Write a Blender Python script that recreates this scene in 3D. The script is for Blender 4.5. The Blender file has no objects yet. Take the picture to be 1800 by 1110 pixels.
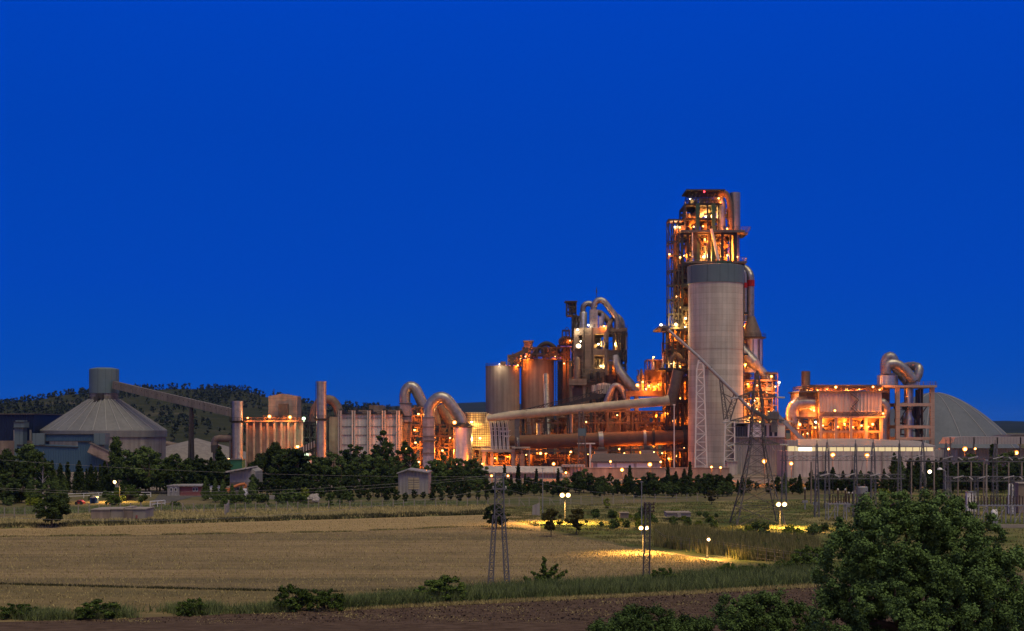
import bpy, math, random
import numpy as np
from math import sin, cos, pi, sqrt, radians
from mathutils import Vector, Matrix

SC = bpy.context.scene
COL = SC.collection
CAMZ, FPX, HZ = 16.5, 2500.0, 750.0      # eye height (m), focal length and horizon row measured on the photograph


class D:
    """Metric scale of the photograph's pixels at a given distance."""
    def __init__(s, Y):
        s.Y = Y
        s.s = Y / FPX

    def x(s, px):
        return (px - 900) * s.s

    def z(s, py):
        return CAMZ - (py - HZ) * s.s

    def p(s, px, py, dy=0):
        return Vector((s.x(px), s.Y + dy, s.z(py)))


# ------------------------------------------------------------------ materials
def mat(name, col, rough=.8, metal=0.0, var=.25, scale=.3, streak=0.0, band=0.0, rib=0.0, bump=0.0, dirt=None, spec=.12, seam=0.0):
    m = bpy.data.materials.new(name)
    m.use_nodes = True
    nt = m.node_tree
    N, L = nt.nodes, nt.links
    b = N['Principled BSDF']
    b.inputs['Roughness'].default_value = rough
    b.inputs['Metallic'].default_value = metal
    b.inputs['Specular IOR Level'].default_value = spec
    tc = N.new('ShaderNodeTexCoord')
    no = N.new('ShaderNodeTexNoise')
    no.inputs['Scale'].default_value = scale
    no.inputs['Detail'].default_value = 7
    no.inputs['Roughness'].default_value = .65
    L.new(tc.outputs['Object'], no.inputs['Vector'])
    mr = N.new('ShaderNodeMapRange')
    mr.inputs[1].default_value = .28
    mr.inputs[2].default_value = .72
    mr.inputs[3].default_value = 1 - var
    mr.inputs[4].default_value = 1 + var
    L.new(no.outputs['Fac'], mr.inputs[0])
    fac = mr.outputs[0]

    def mul(a, bb):
        q = N.new('ShaderNodeMath')
        q.operation = 'MULTIPLY'
        L.new(a, q.inputs[0])
        L.new(bb, q.inputs[1])
        return q.outputs[0]
    sx = N.new('ShaderNodeSeparateXYZ')
    L.new(tc.outputs['Object'], sx.inputs[0])
    if streak:
        mp = N.new('ShaderNodeMapping')
        mp.inputs['Scale'].default_value = (.8, .8, .035)
        L.new(tc.outputs['Object'], mp.inputs[0])
        n2 = N.new('ShaderNodeTexNoise')
        n2.inputs['Scale'].default_value = 1.0
        n2.inputs['Detail'].default_value = 5
        L.new(mp.outputs[0], n2.inputs['Vector'])
        r2 = N.new('ShaderNodeMapRange')
        r2.inputs[1].default_value = .3
        r2.inputs[2].default_value = .7
        r2.inputs[3].default_value = 1 - streak
        r2.inputs[4].default_value = 1 + streak
        L.new(n2.outputs['Fac'], r2.inputs[0])
        fac = mul(fac, r2.outputs[0])

    def lines(src, period, width, lo):
        q = N.new('ShaderNodeMath')
        q.operation = 'DIVIDE'
        L.new(src, q.inputs[0])
        q.inputs[1].default_value = period
        fr = N.new('ShaderNodeMath')
        fr.operation = 'FRACT'
        L.new(q.outputs[0], fr.inputs[0])
        g = N.new('ShaderNodeMath')
        g.operation = 'LESS_THAN'
        L.new(fr.outputs[0], g.inputs[0])
        g.inputs[1].default_value = width
        r = N.new('ShaderNodeMapRange')
        r.inputs[3].default_value = 1
        r.inputs[4].default_value = lo
        L.new(g.outputs[0], r.inputs[0])
        return r.outputs[0]
    if band:
        # pour lifts: a thin joint and a slight change of tone from one lift to the next
        fac = mul(fac, lines(sx.outputs['Z'], band, .07, .8))
        q = N.new('ShaderNodeMath')
        q.operation = 'DIVIDE'
        L.new(sx.outputs['Z'], q.inputs[0])
        q.inputs[1].default_value = band
        fl = N.new('ShaderNodeMath')
        fl.operation = 'FLOOR'
        L.new(q.outputs[0], fl.inputs[0])
        wn = N.new('ShaderNodeTexWhiteNoise')
        wn.noise_dimensions = '1D'
        L.new(fl.outputs[0], wn.inputs['W'])
        r = N.new('ShaderNodeMapRange')
        r.inputs[3].default_value = .9
        r.inputs[4].default_value = 1.1
        L.new(wn.outputs['Value'], r.inputs[0])
        fac = mul(fac, r.outputs[0])
    if rib or seam:
        ad = N.new('ShaderNodeMath')
        L.new(sx.outputs['X'], ad.inputs[0])
        L.new(sx.outputs['Y'], ad.inputs[1])
    if seam:
        fac = mul(fac, lines(ad.outputs[0], seam, .08, .72))
    mx = N.new('ShaderNodeMix')
    mx.data_type = 'RGBA'
    mx.blend_type = 'MULTIPLY'
    mx.inputs[0].default_value = 1
    mx.inputs[6].default_value = (*col, 1)
    L.new(fac, mx.inputs[7])
    out = mx.outputs[2]
    if dirt:
        # blotches of another tone (rust, dust)
        n3 = N.new('ShaderNodeTexNoise')
        n3.inputs['Scale'].default_value = dirt[1]
        n3.inputs['Detail'].default_value = 8
        n3.inputs['Roughness'].default_value = .7
        L.new(tc.outputs['Object'], n3.inputs['Vector'])
        r3 = N.new('ShaderNodeMapRange')
        r3.inputs[1].default_value = dirt[2]
        r3.inputs[2].default_value = dirt[2] + .14
        L.new(n3.outputs['Fac'], r3.inputs[0])
        m3 = N.new('ShaderNodeMix')
        m3.data_type = 'RGBA'
        L.new(r3.outputs[0], m3.inputs[0])
        L.new(out, m3.inputs[6])
        m3.inputs[7].default_value = (*dirt[0], 1)
        out = m3.outputs[2]
    L.new(out, b.inputs['Base Color'])
    h = None
    if rib:
        q = N.new('ShaderNodeMath')
        q.operation = 'MULTIPLY'
        L.new(ad.outputs[0], q.inputs[0])
        q.inputs[1].default_value = 2 * pi / rib
        h = N.new('ShaderNodeMath')
        h.operation = 'SINE'
        L.new(q.outputs[0], h.inputs[0])
        bp = N.new('ShaderNodeBump')
        bp.inputs['Strength'].default_value = .5
        bp.inputs['Distance'].default_value = rib * .12
        L.new(h.outputs[0], bp.inputs['Height'])
        L.new(bp.outputs[0], b.inputs['Normal'])
    elif bump:
        bp = N.new('ShaderNodeBump')
        bp.inputs['Strength'].default_value = .6
        bp.inputs['Distance'].default_value = bump
        L.new(no.outputs['Fac'], bp.inputs['Height'])
        L.new(bp.outputs[0], b.inputs['Normal'])
    return m


def leafmat(name, c0, c1, rough=.6):
    m = bpy.data.materials.new(name)
    m.use_nodes = True
    N, L = m.node_tree.nodes, m.node_tree.links
    b = N['Principled BSDF']
    b.inputs['Roughness'].default_value = rough
    b.inputs['Specular IOR Level'].default_value = .04
    g = N.new('ShaderNodeNewGeometry')
    tc = N.new('ShaderNodeTexCoord')
    oi = N.new('ShaderNodeObjectInfo')
    no = N.new('ShaderNodeTexNoise')
    no.inputs['Scale'].default_value = .7
    no.inputs['Detail'].default_value = 3
    L.new(tc.outputs['Object'], no.inputs['Vector'])
    a = N.new('ShaderNodeMath')
    a.operation = 'MULTIPLY_ADD'
    L.new(g.outputs['Random Per Island'], a.inputs[0])
    a.inputs[1].default_value = .55
    L.new(no.outputs['Fac'], a.inputs[2])
    s = N.new('ShaderNodeMath')
    s.operation = 'MULTIPLY_ADD'
    L.new(oi.outputs['Random'], s.inputs[0])
    s.inputs[1].default_value = .35
    L.new(a.outputs[0], s.inputs[2])
    r = N.new('ShaderNodeMapRange')
    r.inputs[1].default_value = .45
    r.inputs[2].default_value = 1.3
    L.new(s.outputs[0], r.inputs[0])
    mx = N.new('ShaderNodeMix')
    mx.data_type = 'RGBA'
    L.new(r.outputs[0], mx.inputs[0])
    mx.inputs[6].default_value = (*c0, 1)
    mx.inputs[7].default_value = (*c1, 1)
    L.new(mx.outputs[2], b.inputs['Base Color'])
    return m


def emit(name, col, strength):
    m = bpy.data.materials.new(name)
    m.use_nodes = True
    nt = m.node_tree
    nt.nodes.remove(nt.nodes['Principled BSDF'])
    e = nt.nodes.new('ShaderNodeEmission')
    e.inputs[0].default_value = (*col, 1)
    e.inputs[1].default_value = strength
    nt.links.new(e.outputs[0], nt.nodes['Material Output'].inputs[0])
    return m


M = dict(
    concrete=mat('pale concrete', (.28, .245, .2), .85, var=.16, scale=.16, streak=.12, band=2.4),
    silo=mat('slipform concrete', (.425, .39, .318), .85, var=.2, scale=.09, streak=.2, band=1.9, dirt=((.32, .26, .21), .12, .62)),
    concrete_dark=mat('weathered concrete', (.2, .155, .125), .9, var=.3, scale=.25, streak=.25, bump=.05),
    concrete_mid=mat('dusty concrete', (.26, .205, .16), .9, var=.28, scale=.22, streak=.22, band=3.0),
    oldsilo=mat('stained silo concrete', (.235, .195, .162), .9, var=.2, scale=.1, streak=.24),
    duct=mat('aluminium duct cladding', (.3, .285, .27), .4, .65, var=.3, scale=.6, streak=.2, dirt=((.17, .13, .1), .3, .56)),
    duct_bright=mat('bright duct cladding', (.62, .6, .58), .35, .7, var=.15, scale=.6),
    duct_dark=mat('dusty steel duct', (.15, .115, .095), .6, .3, var=.3, scale=.4),
    duct_cream=mat('cream painted duct', (.4, .335, .235), .6, .1, var=.35, scale=.25, dirt=((.27, .2, .13), .2, .58)),
    steel=mat('galvanised steel', (.31, .31, .305), .5, .5, var=.2, scale=1.0),
    steel_dark=mat('dark painted steel', (.05, .048, .046), .6, .2, var=.3, scale=.8),
    steel_grid=mat('weathered grid steel', (.17, .165, .16), .55, .3, var=.2, scale=.8),
    steel_mid=mat('grey painted steel', (.12, .11, .1), .6, .2, var=.3, scale=.8),
    steel_pale=mat('pale painted steel', (.6, .56, .5), .6, .1, var=.12, scale=.8),
    steel_brown=mat('rusty steel', (.125, .088, .066), .75, .2, var=.35, scale=.7),
    green=mat('green painted steel', (.055, .105, .065), .55, .1, var=.2, scale=.6),
    kiln=mat('heat browned kiln shell', (.15, .085, .055), .75, .1, var=.25, scale=.25, dirt=((.115, .075, .055), .12, .52)),
    red=mat('red painted band', (.28, .018, .02), .5, 0, var=.15),
    blue=mat('blue profiled cladding', (.05, .1, .15), .55, .1, var=.08, scale=.15, rib=.9),
    blue_band=mat('grey blue cladding', (.11, .155, .165), .55, .1, var=.1, scale=.15, seam=3.3),
    blue_dark=mat('dark blue cladding', (.012, .02, .05), .5, .1, var=.1, scale=.15, rib=.9),
    white=mat('off white cladding', (.43, .385, .335), .6, .05, var=.14, scale=.25, streak=.2, rib=1.2),
    greyclad=mat('grey profiled cladding', (.3, .28, .255), .6, .1, var=.14, scale=.2, streak=.14, rib=.9),
    filterclad=mat('grey filter cladding', (.42, .41, .395), .6, .1, var=.14, scale=.2, streak=.2, rib=1.3),
    roof=mat('grey sheet roof', (.3, .28, .26), .6, .15, var=.15, scale=.2, rib=1.0),
    roof_dark=mat('dark sheet roof', (.1, .085, .08), .7, .1, var=.2, scale=.2, rib=1.0),
    dome=mat('pale dome membrane', (.115, .13, .145), .7, 0, var=.12, scale=.08, streak=.08),
    cone=mat('cone roof sheet', (.15, .155, .155), .7, .1, var=.14, scale=.12, streak=.1),
    mill=mat('mill tower concrete', (.165, .13, .104), .9, var=.3, scale=.22, streak=.25, band=3.0),
    store=mat('store wall concrete', (.22, .205, .185), .9, var=.2, scale=.15, streak=.25),
    gallery=mat('grey gallery sheet', (.16, .145, .125), .75, .1, var=.2, scale=.2, streak=.15, seam=3),
    grass_dark=leafmat('dark weeds', (.03, .035, .015), (.09, .085, .04)),
    rim=mat('pale roof rib', (.26, .26, .26), .7, .1, var=.1),
    bark=mat('grey bark', (.12, .09, .065), .95, var=.4, scale=3),
    barkpale=mat('pale bark', (.42, .38, .33), .95, var=.4, scale=2),
    wood=mat('weathered post', (.34, .31, .27), .95, var=.3, scale=2),
    rock=mat('grey rock', (.3, .27, .24), .95, var=.4, scale=.6),
    whitep=mat('white paint', (.7, .68, .65), .6, var=.08),
    orange=mat('orange machine paint', (.5, .17, .06), .5, var=.15),
    redwall=mat('faded red wall', (.28, .1, .09), .85, var=.15),
    green_sheet=mat('green sheet', (.03, .11, .06), .7, var=.2),
    glass=mat('dark window glass', (.03, .035, .045), .15, 0, var=.1, spec=.6),
    porcelain=mat('grey insulator porcelain', (.5, .47, .44), .4, var=.1),
    brownporc=mat('brown insulator porcelain', (.07, .045, .035), .4, var=.2),
    bluebox=mat('blue kiosk paint', (.03, .07, .17), .6, var=.1),
    tank=mat('cream gridded tank', (.52, .43, .25), .6, .05, var=.12, scale=.5),
    wire=mat('power line wire', (.3, .28, .25), .5, .4, var=.1),
    lamp_orange=emit('sodium lamp glass', (1, .5, .14), 5),
    ring_orange=emit('sodium lamp glow ring', (1, .27, .03), 1.1),  # ring colours: weaker emission imitating the glow round a lamp's hot core
    ring_gold=emit('gold lamp glow ring', (1, .58, .17), 1.6),
    ring_white=emit('white lamp glow ring', (1, .72, .42), 1.5),
    ring_green=emit('mercury lamp glow ring', (.45, .8, .5), 1.2),
    lamp_gold=emit('gold lamp glass', (1, .84, .55), 9),
    lamp_white=emit('white lamp glass', (1, .86, .62), 8),
    lamp_green=emit('mercury lamp glass', (.75, 1, .7), 5),
    lamp_red=emit('red beacon glass', (1, .03, .05), 5),
    lit=emit('lit translucent sheet', (1, .76, .4), .42),
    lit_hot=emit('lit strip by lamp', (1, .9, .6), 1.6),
    lf_pine=leafmat('dark pine foliage', (.008, .016, .005), (.052, .076, .022)),
    lf_oak=leafmat('dark oak foliage', (.016, .03, .008), (.11, .16, .045)),
    lf_big=leafmat('oak leaves', (.006, .014, .003), (.125, .205, .062)),
    lf_poplar=leafmat('poplar foliage', (0.0187, 0.036, 0.01), (0.05525, 0.084, 0.02)),
    lf_olive=leafmat('dull olive foliage', (0.02975, 0.028, 0.009), (0.085, 0.076, 0.0225)),
    lf_bush=leafmat('bush foliage', (.01, .022, .004), (.11, .165, .035)),
    lf_yellow=leafmat('yellow green foliage', (0.068, 0.104, 0.01), (0.204, 0.24, 0.03)),
    lf_hill=leafmat('hill scrub', (.024, .034, .02), (.042, .052, .03)),
    grass_green=leafmat('green grass', (.06, .09, .028), (.2, .235, .095)),
    grass_dry=leafmat('dry grass', (.22, .18, .07), (.5, .41, .18)),
    grass_mix=leafmat('dry and green grass', (.07, .085, .025), (.31, .265, .11)),
)

# ------------------------------------------------------------------ objects
WLOC = {}


def tag(o, label=None, cat=None, group=None, kind=None):
    if label:
        o['label'] = label
    if cat:
        o['category'] = cat
    if group:
        o['group'] = group
    if kind:
        o['kind'] = kind
    return o


def thing(name, loc, label, cat, group=None):
    o = bpy.data.objects.new(name, None)
    o.location = loc
    o.empty_display_size = .5
    COL.objects.link(o)
    WLOC[o.name] = Vector(loc)
    return tag(o, label, cat, group)


def link(name, me, m, parent=None, loc=None):
    """One mesh object; me is in coordinates relative to loc."""
    o = bpy.data.objects.new(name, me)
    COL.objects.link(o)
    if m is not None and not me.materials:
        me.materials.append(m)
    w = Vector(loc) if loc is not None else Vector((0, 0, 0))
    WLOC[o.name] = w
    if parent is not None:
        o.parent = parent
        o.location = w - WLOC[parent.name]
    else:
        o.location = w
    return o


def copy_tree(o, parent=None):
    c = o.copy()
    COL.objects.link(c)
    c.parent = parent
    for ch in o.children:
        copy_tree(ch, c)
    return c


class MB:
    sharp = 38

    def __init__(s):
        s.v, s.f = [], []

    def add(s, vs, fs):
        n = len(s.v)
        s.v += [tuple(p) for p in vs]
        s.f += [tuple(i + n for i in f) for f in fs]
        return s

    def box(s, x0, x1, y0, y1, z0, z1):
        x0, x1 = min(x0, x1), max(x0, x1)
        y0, y1 = min(y0, y1), max(y0, y1)
        z0, z1 = min(z0, z1), max(z0, z1)
        return s.add([(x0, y0, z0), (x1, y0, z0), (x1, y1, z0), (x0, y1, z0), (x0, y0, z1), (x1, y0, z1), (x1, y1, z1), (x0, y1, z1)],
                     [(0, 3, 2, 1), (4, 5, 6, 7), (0, 1, 5, 4), (1, 2, 6, 5), (2, 3, 7, 6), (3, 0, 4, 7)])

    def pbox(s, d, px0, px1, py0, py1, dy0, dy1):
        """Box from photo pixels at depth d, reaching from d.Y+dy0 to d.Y+dy1."""
        return s.box(d.x(px0), d.x(px1), d.Y + dy0, d.Y + dy1, d.z(py0), d.z(py1))

    def bar(s, a, b, w, h=None):
        a, b = Vector(a), Vector(b)
        t = b - a
        if t.length < 1e-6:
            return s
        t.normalize()
        u = t.cross(Vector((0, 0, 1)))
        if u.length < 1e-3:
            u = Vector((1, 0, 0))
        u.normalize()
        v = t.cross(u)
        h = h or w
        u, v = u * w * .5, v * h * .5
        return s.add([a - u - v, a + u - v, a + u + v, a - u + v, b - u - v, b + u - v, b + u + v, b - u + v],
                     [(0, 1, 2, 3), (7, 6, 5, 4), (0, 4, 5, 1), (1, 5, 6, 2), (2, 6, 7, 3), (3, 7, 4, 0)])

    def tube(s, pts, r, n=12, caps=True, rings=0, ringk=1.06):
        pts = [Vector(p) for p in pts]
        if rings and len(pts) > 12:      # sheet metal duct: straight mitred segments, not a smooth bend
            ks = list(range(0, len(pts) - 1, 3)) + [len(pts) - 1]
            if hasattr(r, '__len__'):
                r = [r[k] for k in ks]
            pts = [pts[k] for k in ks]
            n = 32
            s.sharp = 13.5
        rs = list(r) if hasattr(r, '__len__') else [r] * len(pts)
        u = None
        k0 = len(s.v)
        T = []
        for i in range(len(pts)):
            t = (pts[min(i + 1, len(pts) - 1)] - pts[max(i - 1, 0)])
            t.normalize()
            T.append(t)
        for i, p in enumerate(pts):
            t = T[i]
            if u is None:
                u = t.cross(Vector((0, 1, 0)))
                if u.length < .1:
                    u = t.cross(Vector((1, 0, 0)))
            u = u - t * u.dot(t)
            u.normalize()
            v = t.cross(u)
            for k in range(n):
                a = 2 * pi * k / n
                s.v.append(tuple(p + (u * cos(a) + v * sin(a)) * rs[i]))
        for i in range(len(pts) - 1):
            for k in range(n):
                a, b = k0 + i * n + k, k0 + i * n + (k + 1) % n
                s.f.append((a, b, b + n, a + n))
        if caps:
            s.f.append(tuple(k0 + n - 1 - k for k in range(n)))
            s.f.append(tuple(k0 + (len(pts) - 1) * n + k for k in range(n)))
        if rings:
            acc, last = 0, 0
            for i in range(1, len(pts)):
                seg = pts[i] - pts[i - 1]
                ln = seg.length
                while acc + ln - last >= rings:
                    q = (last + rings - acc) / ln
                    c = pts[i - 1] + seg * q
                    rr = (rs[i - 1] * (1 - q) + rs[i] * q) * ringk
                    tt = seg.normalized() * .09
                    s.tube([c - tt, c + tt], rr, n)
                    last += rings
                acc += ln
        return s

    def lathe(s, cx, cy, prof, n=24, caps=True):
        k0 = len(s.v)
        for r, z in prof:
            for k in range(n):
                a = 2 * pi * (k + .5) / n
                s.v.append((cx + r * cos(a), cy + r * sin(a), z))
        for i in range(len(prof) - 1):
            for k in range(n):
                a, b = k0 + i * n + k, k0 + i * n + (k + 1) % n
                s.f.append((a, b, b + n, a + n))
        if caps:
            if prof[0][0] > .01:
                s.f.append(tuple(k0 + n - 1 - k for k in range(n)))
            if prof[-1][0] > .01:
                s.f.append(tuple(k0 + (len(prof) - 1) * n + k for k in range(n)))
        return s

    def prism(s, poly, y0, y1):
        """Outline in (x, z), extruded from y0 to y1."""
        n = len(poly)
        vs = [(x, y0, z) for x, z in poly] + [(x, y1, z) for x, z in poly]
        return s.add(vs, [tuple(range(n)), tuple(range(2 * n - 1, n - 1, -1))] + [(i, i + n, (i + 1) % n + n, (i + 1) % n) for i in range(n)])

    def lattice(s, p0, p1, w0, w1, seg, bw, flat=False, u=None, cross=False, leg=None):
        """Braced mast from p0 to p1: four legs (two when flat), horizontals and diagonals."""
        p0, p1 = Vector(p0), Vector(p1)
        t = (p1 - p0).normalized()
        u = Vector(u) if u else Vector((1, 0, 0))
        u = (u - t * u.dot(t)).normalized()
        v = t.cross(u)
        cs = [(-1, 0), (1, 0)] if flat else [(-1, -1), (1, -1), (1, 1), (-1, 1)]
        leg = leg or bw * 1.4

        def pt(i, c):
            q = i / seg
            w = (w0 * (1 - q) + w1 * q) * .5
            return p0.lerp(p1, q) + u * c[0] * w + v * c[1] * w
        for c in cs:
            s.bar(pt(0, c), pt(seg, c), leg)
        pairs = [(0, 1)] if flat else [(0, 1), (1, 2), (2, 3), (3, 0)]
        for i in range(seg):
            for a, b in pairs:
                s.bar(pt(i + 1, cs[a]), pt(i + 1, cs[b]), bw * .8)
                if i % 2 == 0 or cross:
                    s.bar(pt(i, cs[a]), pt(i + 1, cs[b]), bw * .8)
                if i % 2 == 1 or cross:
                    s.bar(pt(i, cs[b]), pt(i + 1, cs[a]), bw * .8)
        return s

    def frame(s, x0, x1, y0, y1, zs, nx, ny, w, brace=0, rng=None, bk=.6):
        """Open steel frame: posts, floor beams and some diagonals."""
        xs = [x0 + (x1 - x0) * i / nx for i in range(nx + 1)]
        ys = [y0 + (y1 - y0) * i / ny for i in range(ny + 1)]
        for x in xs:
            for y in ys:
                s.box(x - w / 2, x + w / 2, y - w / 2, y + w / 2, zs[0], zs[-1])
        g = w * .46
        for z in zs[1:]:
            for y in ys:
                for i in range(nx):
                    s.box(xs[i] + w / 2, xs[i + 1] - w / 2, y - g, y + g, z - w * 1.2, z - .02)
            for x in xs:
                for j in range(ny):
                    s.box(x - g, x + g, ys[j] + w / 2, ys[j + 1] - w / 2, z - w * 1.2, z - .02)
        if brace:
            rng = rng or random.Random(1)
            for k in range(len(zs) - 1):
                for y in (ys[0], ys[-1]):
                    for i in range(nx):
                        if rng.random() < brace:
                            a, b = (xs[i], zs[k]), (xs[i + 1], zs[k + 1])
                            if rng.random() < .5:
                                a, b = (xs[i], zs[k + 1]), (xs[i + 1], zs[k])
                            s.bar((a[0], y, a[1]), (b[0], y, b[1]), w * bk)
        return s

    def railing(s, pts, h=1.15, post=2.2, w=.09):
        pts = [Vector(p) for p in pts]
        up = Vector((0, 0, h))
        for a, b in zip(pts, pts[1:]):
            s.bar(a + up, b + up, w)
            s.bar(a + up * .5, b + up * .5, w * .8)
            n = max(1, int((b - a).length / post))
            for i in range(n + 1):
                q = a.lerp(b, i / n)
                s.bar(q, q + up, w)
        return s

    def railbox(s, x0, x1, y0, y1, z, **k):
        return s.railing([(x0, y0, z), (x1, y0, z), (x1, y1, z), (x0, y1, z), (x0, y0, z)], **k)

    def mesh(s, name, off):
        me = bpy.data.meshes.new(name)
        me.from_pydata([(a - off.x, b - off.y, c - off.z) for a, b, c in s.v], [], s.f)
        me.update()
        me.polygons.foreach_set('use_smooth', [True] * len(me.polygons))
        try:
            me.set_sharp_from_angle(angle=radians(s.sharp))
        except Exception:
            pass
        return me

    def each(s, name, m, parent):
        return build_each(s, name, m, parent)

    def build(s, name, m, parent=None, loc=None):
        if parent is not None:
            w = Vector(loc) if loc is not None else WLOC[parent.name]
        else:
            w = Vector(loc) if loc is not None else Vector((0, 0, 0))
        return link(name, s.mesh(name, w), M[m] if isinstance(m, str) else m, parent, w)


def build_each(mb, name, m, parent):
    """Every separate piece of the mesh becomes a part of its own."""
    up = list(range(len(mb.v)))

    def root(i):
        while up[i] != i:
            up[i] = up[up[i]]
            i = up[i]
        return i
    for f in mb.f:
        a = root(f[0])
        for i in f[1:]:
            up[root(i)] = a
    groups = {}
    for f in mb.f:
        groups.setdefault(root(f[0]), []).append(f)
    out = None
    for fs in groups.values():
        ids = sorted({i for f in fs for i in f})
        ix = {i: k for k, i in enumerate(ids)}
        q = MB()
        q.v = [mb.v[i] for i in ids]
        q.f = [tuple(ix[i] for i in f) for f in fs]
        out = q.build(name, m, parent)
    return out


def curve(pts, n=6):
    """Catmull-Rom through the points."""
    pts = [Vector(p) for p in pts]
    P = [pts[0] * 2 - pts[1]] + pts + [pts[-1] * 2 - pts[-2]]
    out = []
    for i in range(1, len(P) - 2):
        for k in range(n):
            t = k / n
            a, b, c, d = P[i - 1], P[i], P[i + 1], P[i + 2]
            out.append(.5 * ((2 * b) + (c - a) * t + (2 * a - 5 * b + 4 * c - d) * t * t + (3 * b - a - 3 * c + d) * t ** 3))
    out.append(pts[-1])
    return out


def clutter(mb, x0, x1, y0, y1, z0, z1, n, rng, rmax=.5):
    """Small plant hardware inside a steel frame: pipe runs, valves, little vessels and stair flights."""
    for _ in range(n):
        k = rng.random()
        x, y, z = rng.uniform(x0, x1), rng.uniform(y0, y1), rng.uniform(z0, z1)
        if k < .3:
            e = min(x1, x + rng.uniform(2, 8))
            mb.tube([(x, y, z), (e, y, z), (e, y, max(z0, z - rng.uniform(1, 5)))], rng.uniform(.1, rmax * .6), 6)
        elif k < .5:
            mb.tube([(x, y, z), (x, y, min(z1, z + rng.uniform(2, 9)))], rng.uniform(.12, rmax), 7)
        elif k < .62:
            r = rng.uniform(.4, rmax * 2)
            h = rng.uniform(1.2, 3.5)
            mb.lathe(x, y, [(r * .25, z - h * .5), (r, z), (r, min(z1, z + h)), (r * .3, min(z1, z + h) + .4)], 9)
        elif k < .8:
            w, h = rng.uniform(.5, 2), rng.uniform(.6, 1.6)
            mb.box(x, min(x1, x + w), y, min(y1, y + w), z, z + h)
        else:
            e = min(x1, x + rng.uniform(2, 5))
            mb.bar((x, y, z), (e, y, min(z1, z + rng.uniform(1.5, 4))), .3, .12)
    return mb


def point(parent, loc, col, power, r=.4):
    l = bpy.data.lights.new('lamp_light', 'POINT')
    l.energy = power
    l.color = col
    l.shadow_soft_size = r
    o = bpy.data.objects.new('lamp_light', l)
    COL.objects.link(o)
    o.parent = parent
    o.location = Vector(loc) - WLOC[parent.name]
    return o


C_ORANGE, C_GOLD, C_WHITE, C_GREEN = (1, .2, .014), (1, .55, .14), (1, .8, .5), (.7, 1, .62)
LP = dict(orange=('lamp_orange', C_ORANGE), gold=('lamp_gold', C_GOLD), white=('lamp_white', C_WHITE), green=('lamp_green', C_GREEN))
LG = .95
HAZE = .000028


def glow(parent, d, px, py, power, dy=0, kind='orange', r=.22):
    """A bulkhead lamp inside a structure: a part of it, with its light."""
    p = d.p(px, py, dy)
    mb = MB()
    r *= 1.25
    mb.lathe(p.x, p.y, [(.03, p.z - r), (r * .8, p.z - r * .6), (r, p.z), (r * .9, p.z + r * .4)], 8)
    o = mb.build('bulkhead_lamp', LP[kind][0], parent, loc=p)
    point(o, p + Vector((.1, -.45, -.3)), LP[kind][1], power * LG, .3)
    return o


def flood(d, px, py, power, label, dy=0, kind='orange', size=.5, group='sodium floodlights on the cement works', stand=1.2, cat='floodlight', name='floodlight', fwd=.9):
    """A floodlight fixed to the plant: bracket, housing and lamp glass."""
    p = d.p(px, py, dy)
    base = p + Vector((0, .5, -stand))
    t = thing(name, base, label, cat, group)
    MB().bar(base, p + Vector((0, .5, 0)), .14).bar(p + Vector((0, .5, 0)), p + Vector((0, .15, 0)), .14).build('bracket', 'steel_mid', t)
    h = MB()
    h.lathe(0, 0, [(size * .35, -.5), (size * .9, -.15), (size * 1.05, .1), (size, .12)], 12)
    h.v = [(p.x + a, p.y - c, p.z + b * .9) for a, b, c in h.v]
    ho = h.build('housing', 'steel_mid', t)
    for nm, mk, pr in (('glow_ring', LP[kind][0].replace('lamp', 'ring'), [(size * .98, .1), (size * .9, .2), (size * .6, .26)]), ('lamp_glass', LP[kind][0], [(size * .62, .2), (size * .58, .34), (size * .3, .42), (.02, .44)])):  # added outer ring imitates the glow round the lamp glass
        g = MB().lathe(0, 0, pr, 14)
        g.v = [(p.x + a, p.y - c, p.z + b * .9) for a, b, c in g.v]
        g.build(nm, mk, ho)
    point(t, p + Vector((0, -fwd, -.25)), LP[kind][1], power * LG, .3)
    return t


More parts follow.
